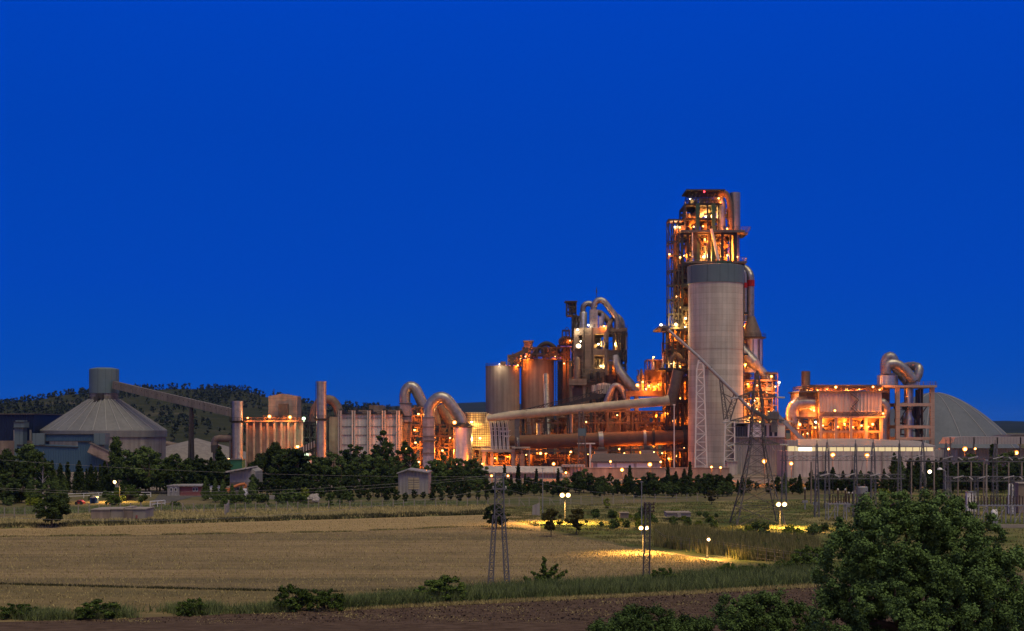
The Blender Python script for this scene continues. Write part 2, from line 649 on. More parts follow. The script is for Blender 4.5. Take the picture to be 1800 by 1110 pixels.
def post_lamp(d, px, base_py, lamp_py, power, label, kind='orange', size=.4, arm=-.8, group='lamp posts', pole_px=None, name='lamp_post', heads=1, cat='lamp post', extra=0.0, reach=1.3, wide=False):
    """A lamp on a pole standing on the ground: pole, arm, head with glass."""
    X = d.x(pole_px if pole_px is not None else px)
    zb, zl = d.z(base_py), d.z(lamp_py)
    b = Vector((X, d.Y, zb))
    t = thing(name, b, label, cat, group)
    MB().tube([(X, d.Y, zb), (X, d.Y, zl + .3 + extra)], [.085, .055], 8).lathe(X, d.Y, [(.2, zb), (.2, zb + .3), (.1, zb + .4)], 8).build('pole', 'steel_dark', t)
    for k in range(heads):
        hx = d.x(px) + (k - (heads - 1) / 2) * size * 2.3
        hp = Vector((hx, d.Y - reach, zl))
        MB().tube(curve([(X, d.Y, zl + .25), ((X + hx) / 2, d.Y - reach * .5, zl + .3), (hx, d.Y - reach + .2, zl + .05)], 4), .045, 6).build('arm', 'steel_mid', t)
        tilt = .35

        def lens(prof):
            q = MB().lathe(0, 0, prof, 14)
            q.v = [(hp.x + a, hp.y - c * cos(tilt) - b * sin(tilt), hp.z - c * sin(tilt) + b * cos(tilt)) for a, b, c in q.v]
            return q
        ho = lens([(size * .3, -size * .7), (size * .85, -size * .3), (size * 1.06, .02), (size, .04)]).build('lamp_head', 'steel_dark', t)
        lens([(size * .98, .03), (size * .9, size * .18), (size * .6, size * .26)]).build('glow_ring', LP[kind][0].replace('lamp', 'ring'), ho)  # emissive ring added to imitate glow round the glass
        lens([(size * .63, size * .16), (size * .58, size * .4), (size * .3, size * .5), (.02, size * .54)]).build('lamp_glass', LP[kind][0], ho)
        if wide:
            point(t, hp + Vector((0, -size * .75 - .1, -size * .25)), LP[kind][1], power * LG / heads, .25)
            continue
        l = bpy.data.lights.new('lamp_light', 'SPOT')
        l.energy = power * LG / heads
        l.color = LP[kind][1]
        l.shadow_soft_size = .25
        l.spot_size = radians(165)
        l.spot_blend = .5
        lo = bpy.data.objects.new('lamp_light', l)
        COL.objects.link(lo)
        lo.parent = t
        lo.location = hp + Vector((0, -size * .75 - .1, -size * .25)) - WLOC[t.name]
        lo.rotation_euler = (radians(-14), 0, 0)
    return t

# ------------------------------------------------------------------ sky, light, camera
W = bpy.data.worlds.new('World')
SC.world = W
W.use_nodes = True
N, L = W.node_tree.nodes, W.node_tree.links
bg = N['Background']
tc = N.new('ShaderNodeTexCoord')
sp = N.new('ShaderNodeSeparateXYZ')
L.new(tc.outputs['Generated'], sp.inputs[0])
rp = N.new('ShaderNodeValToRGB')
cr = rp.color_ramp
cr.elements[0].position = 0
cr.elements[0].color = (.0, .038, .215, 1)
cr.elements[1].position = 1
cr.elements[1].color = (.003, .015, .075, 1)
for pos, c in ((.035, (.0, .034, .225)), (.1, (.0, .0285, .238)), (.2, (.0, .0265, .235)), (.3, (.0, .0275, .26)), (.45, (.0, .022, .17))):
    e = cr.elements.new(pos)
    e.color = (*c, 1)
L.new(sp.outputs['Z'], rp.inputs[0])
# the afterglow of the set sun, behind the viewer: a Nishita sky with the sun on that horizon
SUN_EL, SUN_AZ = radians(3.0), radians(205)
sky = N.new('ShaderNodeTexSky')
sky.sky_type = 'NISHITA'
sky.sun_disc = False
sky.sun_elevation = SUN_EL
sky.sun_rotation = SUN_AZ
sky.dust_density = 2.0
mr = N.new('ShaderNodeMapRange')
mr.interpolation_type = 'SMOOTHSTEP'
mr.inputs[1].default_value = .15
mr.inputs[2].default_value = -.75
mr.inputs[3].default_value = 0
mr.inputs[4].default_value = .03
L.new(sp.outputs['Y'], mr.inputs[0])
vm = N.new('ShaderNodeVectorMath')
vm.operation = 'SCALE'
L.new(sky.outputs[0], vm.inputs[0])
L.new(mr.outputs[0], vm.inputs['Scale'])
ad = N.new('ShaderNodeVectorMath')
ad.operation = 'ADD'
L.new(rp.outputs[0], ad.inputs[0])
L.new(vm.outputs[0], ad.inputs[1])
L.new(ad.outputs[0], bg.inputs[0])
bg.inputs[1].default_value = 1.0

sl = bpy.data.lights.new('dusk_glow', 'SUN')
sl.energy = 1.18
sl.angle = radians(40)
sl.color = (1, .83, .5)
so = bpy.data.objects.new('dusk_glow', sl)
so.rotation_euler = (radians(25), 0, radians(32))     # soft western light from behind the viewer, a little to the right
COL.objects.link(so)

cam = bpy.data.cameras.new('camera')
cam.sensor_width = 36
cam.lens = 36 * FPX / 1800
cam.shift_y = (HZ - 555) / 1800
cam.clip_end = 30000
cam.clip_start = .5
co = bpy.data.objects.new('camera', cam)
co.location = (0, 0, CAMZ)
co.rotation_euler = (radians(90), 0, 0)
COL.objects.link(co)
SC.camera = co
SC.view_settings.view_transform = 'Standard'
SC.view_settings.look = 'None'
SC.view_settings.exposure = 1.0
SC.view_settings.gamma = 1.0
SC.render.engine = 'CYCLES'
SC.cycles.max_bounces = 5
SC.cycles.diffuse_bounces = 3
SC.cycles.glossy_bounces = 2
SC.cycles.use_light_tree = True
SC.cycles.sample_clamp_indirect = 4
SC.cycles.use_denoising = True
SC.cycles.caustics_reflective = False
SC.cycles.caustics_refractive = False


# ------------------------------------------------------------------ ground
def ground_z(Y):
    t = (112 - Y) * .13
    return 0 if t < -1.5 else (t + 1.5) ** 2 / 6 if t < 1.5 else t


def groundmat(name, a, b, c, s1=.05, s2=1.2, stretch=(1, 1, 1), rot=0, bump=.12, patch=.5):
    m = bpy.data.materials.new(name)
    m.use_nodes = True
    N, L = m.node_tree.nodes, m.node_tree.links
    p = N['Principled BSDF']
    p.inputs['Roughness'].default_value = .95
    p.inputs['Specular IOR Level'].default_value = 0
    tc = N.new('ShaderNodeTexCoord')
    mp = N.new('ShaderNodeMapping')
    mp.inputs['Rotation'].default_value = (0, 0, rot)
    mp.inputs['Scale'].default_value = stretch
    L.new(tc.outputs['Object'], mp.inputs[0])

    def noise(sc, det, src):
        n = N.new('ShaderNodeTexNoise')
        n.inputs['Scale'].default_value = sc
        n.inputs['Detail'].default_value = det
        n.inputs['Roughness'].default_value = .65
        L.new(src, n.inputs['Vector'])
        return n.outputs['Fac']

    def rng(src, lo, hi):
        r = N.new('ShaderNodeMapRange')
        r.inputs[1].default_value = lo
        r.inputs[2].default_value = hi
        L.new(src, r.inputs[0])
        return r.outputs[0]
    n1 = noise(s1, 5, mp.outputs[0])
    n2 = noise(s2, 8, mp.outputs[0])
    n3 = noise(s1 * 2.7, 6, tc.outputs['Object'])
    x1 = N.new('ShaderNodeMix')
    x1.data_type = 'RGBA'
    L.new(rng(n2, .33, .67), x1.inputs[0])
    x1.inputs[6].default_value = (*a, 1)
    x1.inputs[7].default_value = (*b, 1)
    x2 = N.new('ShaderNodeMix')
    x2.data_type = 'RGBA'
    ml = N.new('ShaderNodeMath')
    ml.operation = 'MULTIPLY_ADD'
    L.new(n3, ml.inputs[0])
    ml.inputs[1].default_value = .35
    L.new(n1, ml.inputs[2])
    L.new(rng(ml.outputs[0], patch + .1, patch + .3), x2.inputs[0])
    L.new(x1.outputs[2], x2.inputs[6])
    x2.inputs[7].default_value = (*c, 1)
    L.new(x2.outputs[2], p.inputs['Base Color'])
    bp = N.new('ShaderNodeBump')
    bp.inputs['Distance'].default_value = bump
    bp.inputs['Strength'].default_value = .8
    L.new(n2, bp.inputs['Height'])
    L.new(bp.outputs[0], p.inputs['Normal'])
    return m


G_GROUND = groundmat('dry ground', (.13, .105, .06), (.19, .155, .09), (.07, .085, .035), .03, .8)
G_STUBBLE = groundmat('barley stubble', (.165, .12, .064), (.32, .24, .135), (.135, .11, .064), .055, 1.0, (.05, 1, 1), radians(-4), .14, .5)
G_GOLD = groundmat('golden stubble', (.25, .18, .085), (.39, .285, .145), (.22, .165, .085), .06, .9, (.05, 1, 1), radians(-6), .1, .55)
G_OLIVE = groundmat('weedy stubble', (.165, .122, .06), (.28, .21, .105), (.135, .112, .058), .07, 1.4, (.12, 1, 1), radians(5), .1, .48)
G_PLOUGH = groundmat('ploughed soil', (.055, .036, .027), (.145, .1, .075), (.085, .06, .046), .1, 1.5, (.45, 1, 1), radians(8), .4, .6)
G_SCRUB = groundmat('dry scrub ground', (.21, .17, .075), (.35, .29, .14), (.085, .105, .035), .06, .9, bump=.15, patch=.42)
G_YARD = groundmat('plant yard', (.2, .17, .14), (.27, .23, .19), (.15, .12, .1), .04, .6)
G_ROAD = groundmat('old asphalt', (.07, .068, .066), (.1, .097, .093), (.13, .12, .11), .1, 2)
G_HILL = groundmat('scrub hillside', (.03, .036, .022), (.05, .053, .032), (.1, .09, .065), .01, .035, bump=1.5, patch=.6)
G_FAR = groundmat('far hillside', (.02, .026, .02), (.03, .036, .027), (.045, .045, .035), .003, .01, bump=2, patch=.6)


def sheet(name, pts_of, nu, nv, m, kind='structure'):
    """A grid surface; pts_of(u, v) gives each point."""
    vs = [pts_of(i / nu, j / nv) for j in range(nv + 1) for i in range(nu + 1)]
    fs = [(j * (nu + 1) + i, j * (nu + 1) + i + 1, (j + 1) * (nu + 1) + i + 1, (j + 1) * (nu + 1) + i) for j in range(nv) for i in range(nu)]
    me = bpy.data.meshes.new(name)
    me.from_pydata(vs, [], fs)
    me.polygons.foreach_set('use_smooth', [True] * len(me.polygons))
    me.update()
    return tag(link(name, me, m), kind=kind)


ys = [-60, -30] + list(range(0, 130, 4)) + [160, 300, 600, 1200, 3000, 12000]
xs = [-12000, -3000, -600, -200, -60, -20, 20, 60, 200, 600, 3000, 12000]
me = bpy.data.meshes.new('ground')
me.from_pydata([(x, y, ground_z(y)) for y in ys for x in xs], [],
               [(j * 12 + i, j * 12 + i + 1, (j + 1) * 12 + i + 1, (j + 1) * 12 + i) for j in range(len(ys) - 1) for i in range(11)])
me.polygons.foreach_set('use_smooth', [True] * len(me.polygons))
tag(link('ground', me, G_GROUND), kind='structure')


def gp(px, py, lift=0.0):
    """The point of the flat plain seen at a pixel."""
    Y = CAMZ * FPX / (py - HZ)
    return Vector(((px - 900) * Y / FPX, Y, lift))


def strip(name, far, near, m, lift, nv=8, n=40):
    """A field between two edge lines given as pixels on the plain."""
    def line(pts, u):
        x = pts[0][0] + (pts[-1][0] - pts[0][0]) * u
        for (a, b), (c, d) in zip(pts, pts[1:]):
            if x <= c:
                return x, b + (d - b) * (x - a) / (c - a)
        return pts[-1]

    def f(u, v):
        a, b = gp(*line(near, u)), gp(*line(far, u))
        p = a.lerp(b, v)
        return (p.x, p.y, ground_z(p.y) + lift)
    return sheet(name, f, n, nv, m)


strip('golden_field', [(-160, 933), (0, 930), (300, 922), (560, 914), (840, 906), (950, 903)], [(-160, 946), (300, 941), (600, 936), (840, 926), (950, 935)], G_GOLD, .03)
strip('stubble_field', [(-160, 945.5), (300, 940.5), (600, 935.5), (840, 925.5), (950, 934), (1010, 944), (1100, 962), (1180, 972), (1290, 990)],
      [(-160, 1024), (0, 1028), (300, 1036), (560, 1041), (900, 1036), (1100, 1026), (1290, 1004)], G_STUBBLE, .03)
strip('weedy_field', [(-160, 1023.5), (0, 1027.5), (300, 1035.5), (560, 1040.5), (900, 1035.5)],
      [(-160, 1110), (0, 1098), (300, 1085), (560, 1072), (900, 1050)], G_OLIVE, .034)
strip('ploughed_field', [(-160, 1106), (0, 1096), (300, 1085), (560, 1074), (900, 1058), (1200, 1044), (1430, 1030), (1900, 1015)],
      [(-160, 1180), (900, 1180), (1900, 1180)], G_PLOUGH, .05, nv=30)
strip('scrub_ground', [(850, 893), (1100, 886), (1300, 880), (1500, 876), (1900, 850)],
      [(850, 905), (950, 928), (1010, 940), (1100, 958), (1190, 968), (1300, 986), (1420, 1000), (1900, 1010)], G_SCRUB, .02, nv=12)
strip('verge', [(-160, 915), (160, 905), (400, 897), (640, 892), (850, 889)], [(-160, 934), (0, 931), (300, 923), (560, 915), (850, 906)], G_SCRUB, .024)
strip('plant_yard', [(-300, 818), (900, 818), (2100, 818)], [(-300, 862), (400, 862), (900, 850), (1300, 850), (2100, 850)], G_YARD, .02)
strip('road', [(286, 862), (330, 862), (372, 866), (430, 866)], [(262, 890), (300, 884), (340, 874), (430, 872)], G_ROAD, .04)

# ------------------------------------------------------------------ hills
def prof(pts, x):
    if x <= pts[0][0]:
        return pts[0][1]
    for (a, b), (c, d) in zip(pts, pts[1:]):
        if x <= c:
            t = (x - a) / (c - a)
            t = t * t * (3 - 2 * t)
            return b + (d - b) * t
    return pts[-1][1]


HILL = [(-500, 728), (-150, 722), (0, 713), (60, 704), (130, 693), (190, 690), (260, 686), (310, 684), (370, 685), (430, 689), (480, 700), (540, 709), (600, 715), (660, 719), (740, 728), (820, 742), (900, 752)]
FAR = [(-600, 745), (300, 735), (560, 722), (660, 716), (730, 712), (800, 709), (850, 707), (930, 711), (1060, 722), (1250, 731), (1450, 736), (1640, 741), (1700, 742), (1760, 740), (1830, 742), (2300, 733)]
_rn = random.Random(4)
_ph = [(_rn.uniform(.002, .03), _rn.uniform(.002, .02), _rn.uniform(0, 6)) for _ in range(14)]


def rough(x, y):
    return sum(sin(x * a + y * b + c) / (40 * a + .7) for a, b, c in _ph) * .5


def hill_z(px, v, Y0=900, Y1=1900, P=HILL):
    Y = Y0 + (Y1 - Y0) * v
    top = CAMZ - (prof(P, px) - HZ) * Y1 / FPX
    z = top * (v ** .85) if top > 0 else top * v
    x = (px - 900) * Y1 / FPX * (.75 + .25 * v)
    return x, Y, z + rough(x, Y) * 1.4 * v * (1 - v) * 3 - .5 * (1 - v)


def hillsheet(name, P, Y0, Y1, x0, x1, m):
    def f(u, v):
        px = x0 + (x1 - x0) * u
        if v > .8:
            x, y, z = hill_z(px, 1, Y0, Y1, P)
            q = (v - .8) / .2
            return (x, y + q * (Y1 - Y0) * .5, z * (1 - q) - 3 * q)
        return hill_z(px, v / .8, Y0, Y1, P)
    return sheet(name, f, 120, 40, m)


hillsheet('hills', HILL, 900, 1900, -500, 900, G_HILL)
hillsheet('hills', FAR, 3500, 6000, -600, 2300, G_FAR)


# ------------------------------------------------------------------ leaves and grass
def quads(name, c, nrm, size, m, asp=1.0, rs=None):
    """One small leaf face per centre."""
    n = len(c)
    rs = rs or np.random.default_rng(0)
    nrm = nrm / (np.linalg.norm(nrm, axis=1, keepdims=True) + 1e-9)
    a = np.cross(nrm, rs.normal(size=(n, 3)))
    a /= np.linalg.norm(a, axis=1, keepdims=True) + 1e-9
    b = np.cross(nrm, a)
    sz = np.asarray(size).reshape(-1, 1) * .5
    a *= sz
    b *= sz * asp
    v = np.stack([c - a - b * .6, c + a * .9 - b, c + a + b * .7, c - a * .8 + b], 1).reshape(-1, 3)
    me = bpy.data.meshes.new(name)
    me.vertices.add(4 * n)
    me.vertices.foreach_set('co', v.astype(np.float32).ravel())
    me.loops.add(4 * n)
    me.loops.foreach_set('vertex_index', np.arange(4 * n, dtype=np.int32))
    me.polygons.add(n)
    me.polygons.foreach_set('loop_start', np.arange(0, 4 * n, 4, dtype=np.int32))
    me.update(calc_edges=True)
    me.materials.append(m)
    return me


def cloud(clumps, per, rs, up=.25, flat=.8, shell=.55):
    """Leaf centres and normals spread through clumps (x, y, z, r)."""
    C, Nn = [], []
    for x, y, z, r in clumps:
        u = rs.normal(size=(per, 3))
        u /= np.linalg.norm(u, axis=1, keepdims=True)
        rad = r * (shell + (1 - shell) * rs.random((per, 1))) * (1 + .18 * rs.normal(size=(per, 1)))
        p = u * rad
        p[:, 2] *= flat
        C.append(p + np.array([x, y, z]))
        q = u + .55 * rs.normal(size=(per, 3))
        q[:, 2] += up
        Nn.append(q)
    return np.concatenate(C), np.concatenate(Nn)


def blades(name, pts, h, w, m, label, rs, lean=.35, kind='stuff'):
    n = len(pts)
    ang = rs.random(n) * 2 * pi
    hh = h * (.5 + rs.random(n) * .9)
    ww = w * (.6 + rs.random(n) * .8)
    d = np.stack([np.cos(ang), np.sin(ang), np.zeros(n)], 1)
    t = np.stack([rs.normal(size=n) * lean * hh, rs.normal(size=n) * lean * hh, hh], 1)
    a = pts - d * ww[:, None]
    b = pts + d * ww[:, None]
    c = pts + t
    v = np.stack([a, b, c], 1).reshape(-1, 3)
    me = bpy.data.meshes.new(name)
    me.vertices.add(3 * n)
    me.vertices.foreach_set('co', v.astype(np.float32).ravel())
    me.loops.add(3 * n)
    me.loops.foreach_set('vertex_index', np.arange(3 * n, dtype=np.int32))
    me.polygons.add(n)
    me.polygons.foreach_set('loop_start', np.arange(0, 3 * n, 3, dtype=np.int32))
    me.update(calc_edges=True)
    return tag(link(name, me, m), label, 'grass', kind=kind)


# scrub and pines on the hill: far-off wood that reads as one mass
rs = np.random.default_rng(11)
cl = []
for _ in range(4200):
    px = rs.uniform(-120, 840)
    v = rs.uniform(.02, 1.0) ** .8
    if _ < 420:
        v = rs.uniform(.97, 1.0)
    x, y, z = hill_z(px, v)
    s = rs.uniform(1.2, 3.2) if _ >= 420 else rs.uniform(1.6, 3.6)
    if _ >= 420 and sin(px * .031 + 1) + sin(v * 13 + px * .01) + rs.normal() * .8 < .35:
        continue
    cl.append((x, y, z + s * .8, s))
    if s > 2.4:
        cl.append((x + rs.normal() * .3, y, z + s * 2.0, s * .6))
c, nn = cloud(cl, 14, rs, flat=1.1)
tag(link('hill_woodland', quads('hill_woodland', c, nn, rs.uniform(1.0, 2.0, len(c)), M['lf_hill'], rs=rs), None), 'dark pines and scrub covering the hill behind the works', 'woodland', kind='stuff')

# straw and clods lying on the ploughed soil
cx_ = rs.uniform(-60, 48, 26000)
cy_ = rs.uniform(112, 150, 26000)
ok = cy_ < np.interp(900 + cx_ / cy_ * FPX, [0, 560, 900, 1200, 1430], [118, 126, 133, 139, 146])
pc = np.stack([cx_, cy_, np.full(26000, .1)], 1)[ok]
o = link('soil_clods', quads('soil_clods', pc, rs.normal(size=pc.shape) * .7 + np.array([0, -.3, .6]), rs.uniform(.05, .2, len(pc)), leafmat('clod soil', (.04, .027, .02), (.17, .125, .09)), rs=rs), None)
tag(o, 'clods of dark soil turned up on the ploughed field', 'soil', kind='stuff')

# ================================================================== the works, left side
# ---- conical clinker store
d = D(560)
cx = d.x(183)
t = thing('clinker_store', (cx, 560, 0), 'round store with a wide cone roof and a drum tower on its peak', 'storage building')
R = 107 * d.s
zE, zA = d.z(757), d.z(703)
MB().lathe(cx, 560, [(R * .985, 0), (R * .985, zE - 2.6)], 64).build('wall', 'store', t)
rf = MB().lathe(cx, 560, [(R * .99, zE - 2.6), (R * 1.01, zE - 2.5), (R * 1.01, zE), (26 * d.s, zA), (26 * d.s, zA + .3)], 64).build('roof', 'cone', t)
mb = MB()
for k in range(30):
    a = 2 * pi * k / 30
    mb.bar((cx + cos(a) * 27 * d.s, 560 + sin(a) * 27 * d.s, zA + .15), (cx + cos(a) * R, 560 + sin(a) * R, zE + .15), .22, .3)
mb.build('roof_rib', 'rim', rf)
MB().lathe(cx, 560, [(24 * d.s, zA - 1), (24 * d.s, d.z(690))], 32).build('neck', 'store', t)
mb = MB().lathe(cx, 560, [(25.5 * d.s, d.z(692)), (25.5 * d.s, d.z(650)), (24.5 * d.s, d.z(648.8)), (3, d.z(646.5)), (.05, d.z(646.3))], 36)
mb.build('top_drum', 'blue_band', t)
MB().box(cx - 1.4, cx + 1.4, 560 - 30 * d.s, 560 - 22 * d.s, zA + .2, zA + 2.4).box(cx - 1.8, cx - .2, 560 - 33 * d.s, 560 - 28 * d.s, zA - .8, zA + 1).build('roof_hatch', 'steel_dark', t)
mb = MB()
mb.railing([(cx + cos(a) * 26 * d.s, 560 + sin(a) * 26 * d.s, zA) for a in [2 * pi * k / 24 for k in range(25)]])
mb.build('railing', 'steel_mid', t)

# ---- inclined gallery from the drum to the filter
t = thing('conveyor_gallery', (d.x(208), 556, 0), 'long covered conveyor gallery sloping down from the drum tower', 'conveyor')
a, b = d.p(206, 677.5, -4), Vector((D(535).x(414), 535, D(535).z(727)))
mb = MB().bar(a, b, 2.6, 2.9)
mb.build('gallery_box', 'gallery', t)
mb = MB()
up = Vector((0, 0, 1))
for i in range(41):
    q = a.lerp(b, i / 40)
    mb.box(q.x - .12, q.x + .12, q.y - 1.42, q.y - 1.3, q.z - 1.5, q.z + 1.5)
mb.each('rib', 'steel_mid', t)
mb = MB()
for k in range(22):
    q = a.lerp(b, (k + .6) / 23)
    mb.box(q.x - .35, q.x + .35, q.y - 1.36, q.y - 1.3, q.z + .1, q.z + .7)
mb.each('window', 'glass', t)
q = a.lerp(b, .64)
mb = MB()
for s in (-1, 1):
    mb.bar((q.x - .6, q.y + s * 1.1, 0), (q.x, q.y + s * .9, q.z - 1.3), .7)
    mb.bar((q.x + .9, q.y + s * 1.1, 0), (q.x + .3, q.y + s * .9, q.z - 1.3), .7)
for k in range(5):
    mb.bar((q.x - .5, q.y - 1.1, 2 + k * 4), (q.x + .8, q.y + 1.1, 5 + k * 4), .25)
mb.each('leg', 'steel_dark', t)

# ---- dark blue hall at the far left
d = D(545)
t = thing('dark_hall', (d.x(20), 545, 0), 'dark blue metal hall at the far end of the works, beyond the blue shed', 'industrial building')
MB().pbox(d, -140, 60, 860, 729, 0, 40).build('wall', 'blue_dark', t)
MB().pbox(d, -142, 61.5, 729, 727.3, -.6, 40.6).build('roof', 'roof_dark', t)
mb = MB()
for px in (-6, 24, 31, 52):
    mb.pbox(d, px, px + 3.4, 775, 756, -.15, .05)
mb.each('wall_panel', 'greyclad', t)
MB().pbox(d, -30, 61, 846, 775, -.1, .1).build('plinth_wall', 'concrete_dark', t)
t = thing('transfer_tower', (d.x(46), 541, 0), 'slim grey blue transfer tower against the dark blue hall', 'tower')
MB().pbox(d, 36.5, 51, 860, 752, -7, -2).build('shaft', 'blue_band', t)
MB().pbox(d, 36, 54, 752, 742, -7.4, -1.6).pbox(d, 37.5, 52, 742, 739.5, -6.4, -2.4).build('head_house', 'blue_band', t)
mb = MB()
for z0 in (742, 752):
    mb.pbox(d, 35.6, 54.4, z0 + .5, z0 - .3, -7.8, -1.2)
mb.build('ledge', 'steel_dark', t)

# ---- blue shed with stepped roof and its conveyor bridge
d = D(515)
t = thing('blue_shed', (d.x(120), 515, 0), 'large blue metal shed with a stepped sloping roof edge', 'industrial building')
poly = [(30, 880), (30, 783), (70, 784), (108, 786), (137, 787), (137, 777.5), (160, 777.5), (160, 793), (200, 813), (200, 880)]
MB().prism([(d.x(a), d.z(b)) for a, b in poly], 515, 540).build('wall', 'blue', t)
mb = MB()
for (a, b), (c, e) in zip(poly[1:-1], poly[2:]):
    if abs(c - a) > 2:
        mb.bar((d.x(a), 514.85, d.z(b) + .1), (d.x(c), 514.85, d.z(e) + .1), .5, .35)
mb.build('roof_edge', 'steel_dark', t)
mb = MB()
for px in (75, 96, 117, 182):
    mb.pbox(d, px, px + 7, 842, 826, -.12, .02)
mb.each('window', 'glass', t)
t = thing('conveyor_bridge', (d.x(120), 520, 0), 'level blue conveyor bridge with a box house at each end', 'conveyor')
MB().pbox(d, 76, 165, 775.5, 764.5, 2, 5).build('bridge_box', 'blue', t)
MB().pbox(d, 56, 77, 782, 762, .6, 6.4).pbox(d, 66, 71, 880, 782, 2, 5).build('end_house', 'blue_band', t)
MB().pbox(d, 164, 184, 782, 762, .6, 6.4).pbox(d, 172, 177, 880, 782, 2, 5).build('end_house', 'blue_band', t)
mb = MB()
for a, b in ((76, 165),):
    mb.pbox(d, a, b, 764.6, 763.2, 1.5, 5.5).pbox(d, a, b, 776.6, 775.4, 1.5, 5.5)
mb.each('edge_beam', 'steel_dark', t)
t = thing('feed_conveyor', (d.x(180), 512, 0), 'short covered belt sloping down beside the blue shed', 'conveyor')
a, b = d.p(163, 788, -3), d.p(236, 822, -3)
MB().bar(a, b, 3, 3.0).build('belt_box', 'concrete_mid', t)
mb = MB().bar(a + Vector((0, 0, 1.9)), b + Vector((0, 0, 1.9)), 3.6, .3).bar(a - Vector((0, 0, 1.75)), b - Vector((0, 0, 1.75)), 3.3, .3)
mb.build('cover', 'roof_dark', t)
MB().bar(a.lerp(b, .4) - Vector((0, 0, 1.5)), Vector((a.lerp(b, .4).x, a.y, 0)), .8).bar(a.lerp(b, .85) - Vector((0, 0, 1.5)), Vector((a.lerp(b, .85).x, a.y, 0)), .8).each('leg', 'concrete_dark', t)


# ---- chimneys
def chimney(d, px, w, top, base, ring, label, grp='steel chimneys of the works', step=3.0, m='duct'):
    x, Y, r = d.x(px), d.Y, w * .5 * d.s
    t = thing('chimney', (x, Y, 0), label, 'chimney', grp)
    z0, z1 = d.z(base), d.z(top)
    MB().tube([(x, Y, z0), (x, Y, z1)], r, 20, rings=step, ringk=1.03).lathe(x, Y, [(r * 1.05, z1 - .6), (r * 1.05, z1 + .05), (r * .85, z1 + .05)], 20).build('flue', m, t)
    if ring:
        z = d.z(ring)
        MB().lathe(x, Y, [(r, z - .8), (r * 1.55, z - .2), (r * 1.6, z), (r, z)], 20).build('platform', 'steel_dark', t)
        mb = MB()
        mb.railing([(x + cos(a) * r * 1.55, Y + sin(a) * r * 1.55, z) for a in [2 * pi * k / 14 for k in range(15)]], post=1.6)
        mb.build('railing', 'steel_dark', t)
    mb = MB()
    for s in (-.22, .22):
        mb.bar((x - r - .25, Y - .3 + s, z0), (x - r - .25, Y - .3 + s, z1), .08)
    k = z0
    while k < z1:
        mb.bar((x - r - .25, Y - .52, k), (x - r - .25, Y - .08, k), .06)
        k += .9
    mb.build('ladder', 'steel_dark', t)
    return t


chimney(D(525), 417.5, 19, 705.5, 840, 740, 'banded steel chimney at the lower end of the long sloping gallery')
chimney(D(515), 565, 17.5, 671, 840, 736, 'tall banded steel chimney beside the grey ribbed filter')

# ---- ribbed hopper block with the house on its roof
d = D(535)
t = thing('hopper_block', (d.x(482), 535, 0), 'brown ribbed concrete block with three orange lamps along its roof', 'industrial building')
MB().pbox(d, 433, 531, 860, 742, 0, 18).build('wall', 'concrete_dark', t)
mb = MB()
for i in range(9):
    px = 433 + i * 12.1
    mb.pbox(d, px, px + 3.3, 812, 741.5, -.9, 0)
mb.each('rib', 'concrete_mid', t)
MB().pbox(d, 431, 533, 742, 739.5, -1.3, 19).build('roof', 'concrete_dark', t)
MB().railbox(d.x(432), d.x(532), 533.8, 553, d.z(739.5)).build('railing', 'steel_brown', t)
mb = MB()
mb.prism([(d.x(a), d.z(b)) for a, b in ((467, 740), (467, 696), (492, 691.5), (518, 696), (518, 740))], 541, 552)
h = mb.build('roof_house', 'concrete_mid', t)
MB().pbox(d, 486, 503, 740, 710, 4.2, 6).build('duct_box', 'steel_brown', h)
MB().pbox(d, 474.6, 475.8, 697, 683, 8, 8.3).build('mast', 'steel_dark', h)
mb = MB()
clutter(mb, d.x(440), d.x(528), 534.4, 540, d.z(739), d.z(735), 22, random.Random(3), .3)
mb.build('pipework', 'steel_brown', t)
mb = MB()
clutter(mb, d.x(508), d.x(552), 536, 543, d.z(812), d.z(745), 42, random.Random(5), .4)
mb.frame(d.x(533), d.x(553), 537, 544, [0, d.z(790), d.z(768), d.z(745)], 2, 1, .4, .6)
mb.build('steel_frame', 'steel_dark', t)
flood(d, 437, 735, 800, 'small orange lamp on the roof corner next to the lower banded chimney', dy=-1.6, size=.4)
flood(d, 475, 732.5, 2200, 'orange floodlight on the brown ribbed block, by the end of its roof house', dy=-1.6, size=.8)
flood(d, 511, 733.5, 2200, 'orange floodlight on the brown ribbed block nearest the pale green floodlight', dy=-1.6, size=.72)
flood(D(528), 534, 736, 2200, 'pale green floodlight beside the tall banded chimney', kind='green', size=.7, group=None)
glow(t, d, 524, 785, 1200, -1.2, r=.45)
glow(t, d, 497, 806, 1500, -2, r=.3)

# green skirt and dust duct by the first chimney
d = D(522)
t = thing('green_enclosure', (d.x(416), 520, 0), 'low green sheet enclosure round the foot of the lower banded chimney', 'enclosure')
MB().pbox(d, 399, 431, 840, 808, -6, 0).build('wall', 'green_sheet', t)
MB().pbox(d, 398.6, 431.4, 808.2, 806.8, -6.3, .3).build('coping', 'steel_mid', t)
glow(t, d, 404, 806.5, 900, -2)
t = thing('dust_duct', (d.x(390), 528, 0), 'brown dust duct bending down beside the lower banded chimney', 'duct')
MB().tube(curve([d.p(410, 771.5, 4), d.p(392, 771.5, 4), d.p(379, 771.5, 4), d.p(373.5, 776, 4), d.p(373, 790, 4)], 5), 1.3, 14, rings=2.5).build('pipe', 'duct_dark', t)
MB().pbox(d, 369, 379, 796, 783, 2, 7).build('fan_box', 'steel_dark', t)
MB().pbox(d, 371, 377, 850, 796, 3, 6).pbox(d, 400, 403, 850, 775, 3, 6).each('support', 'steel_mid', t)
d = D(640)
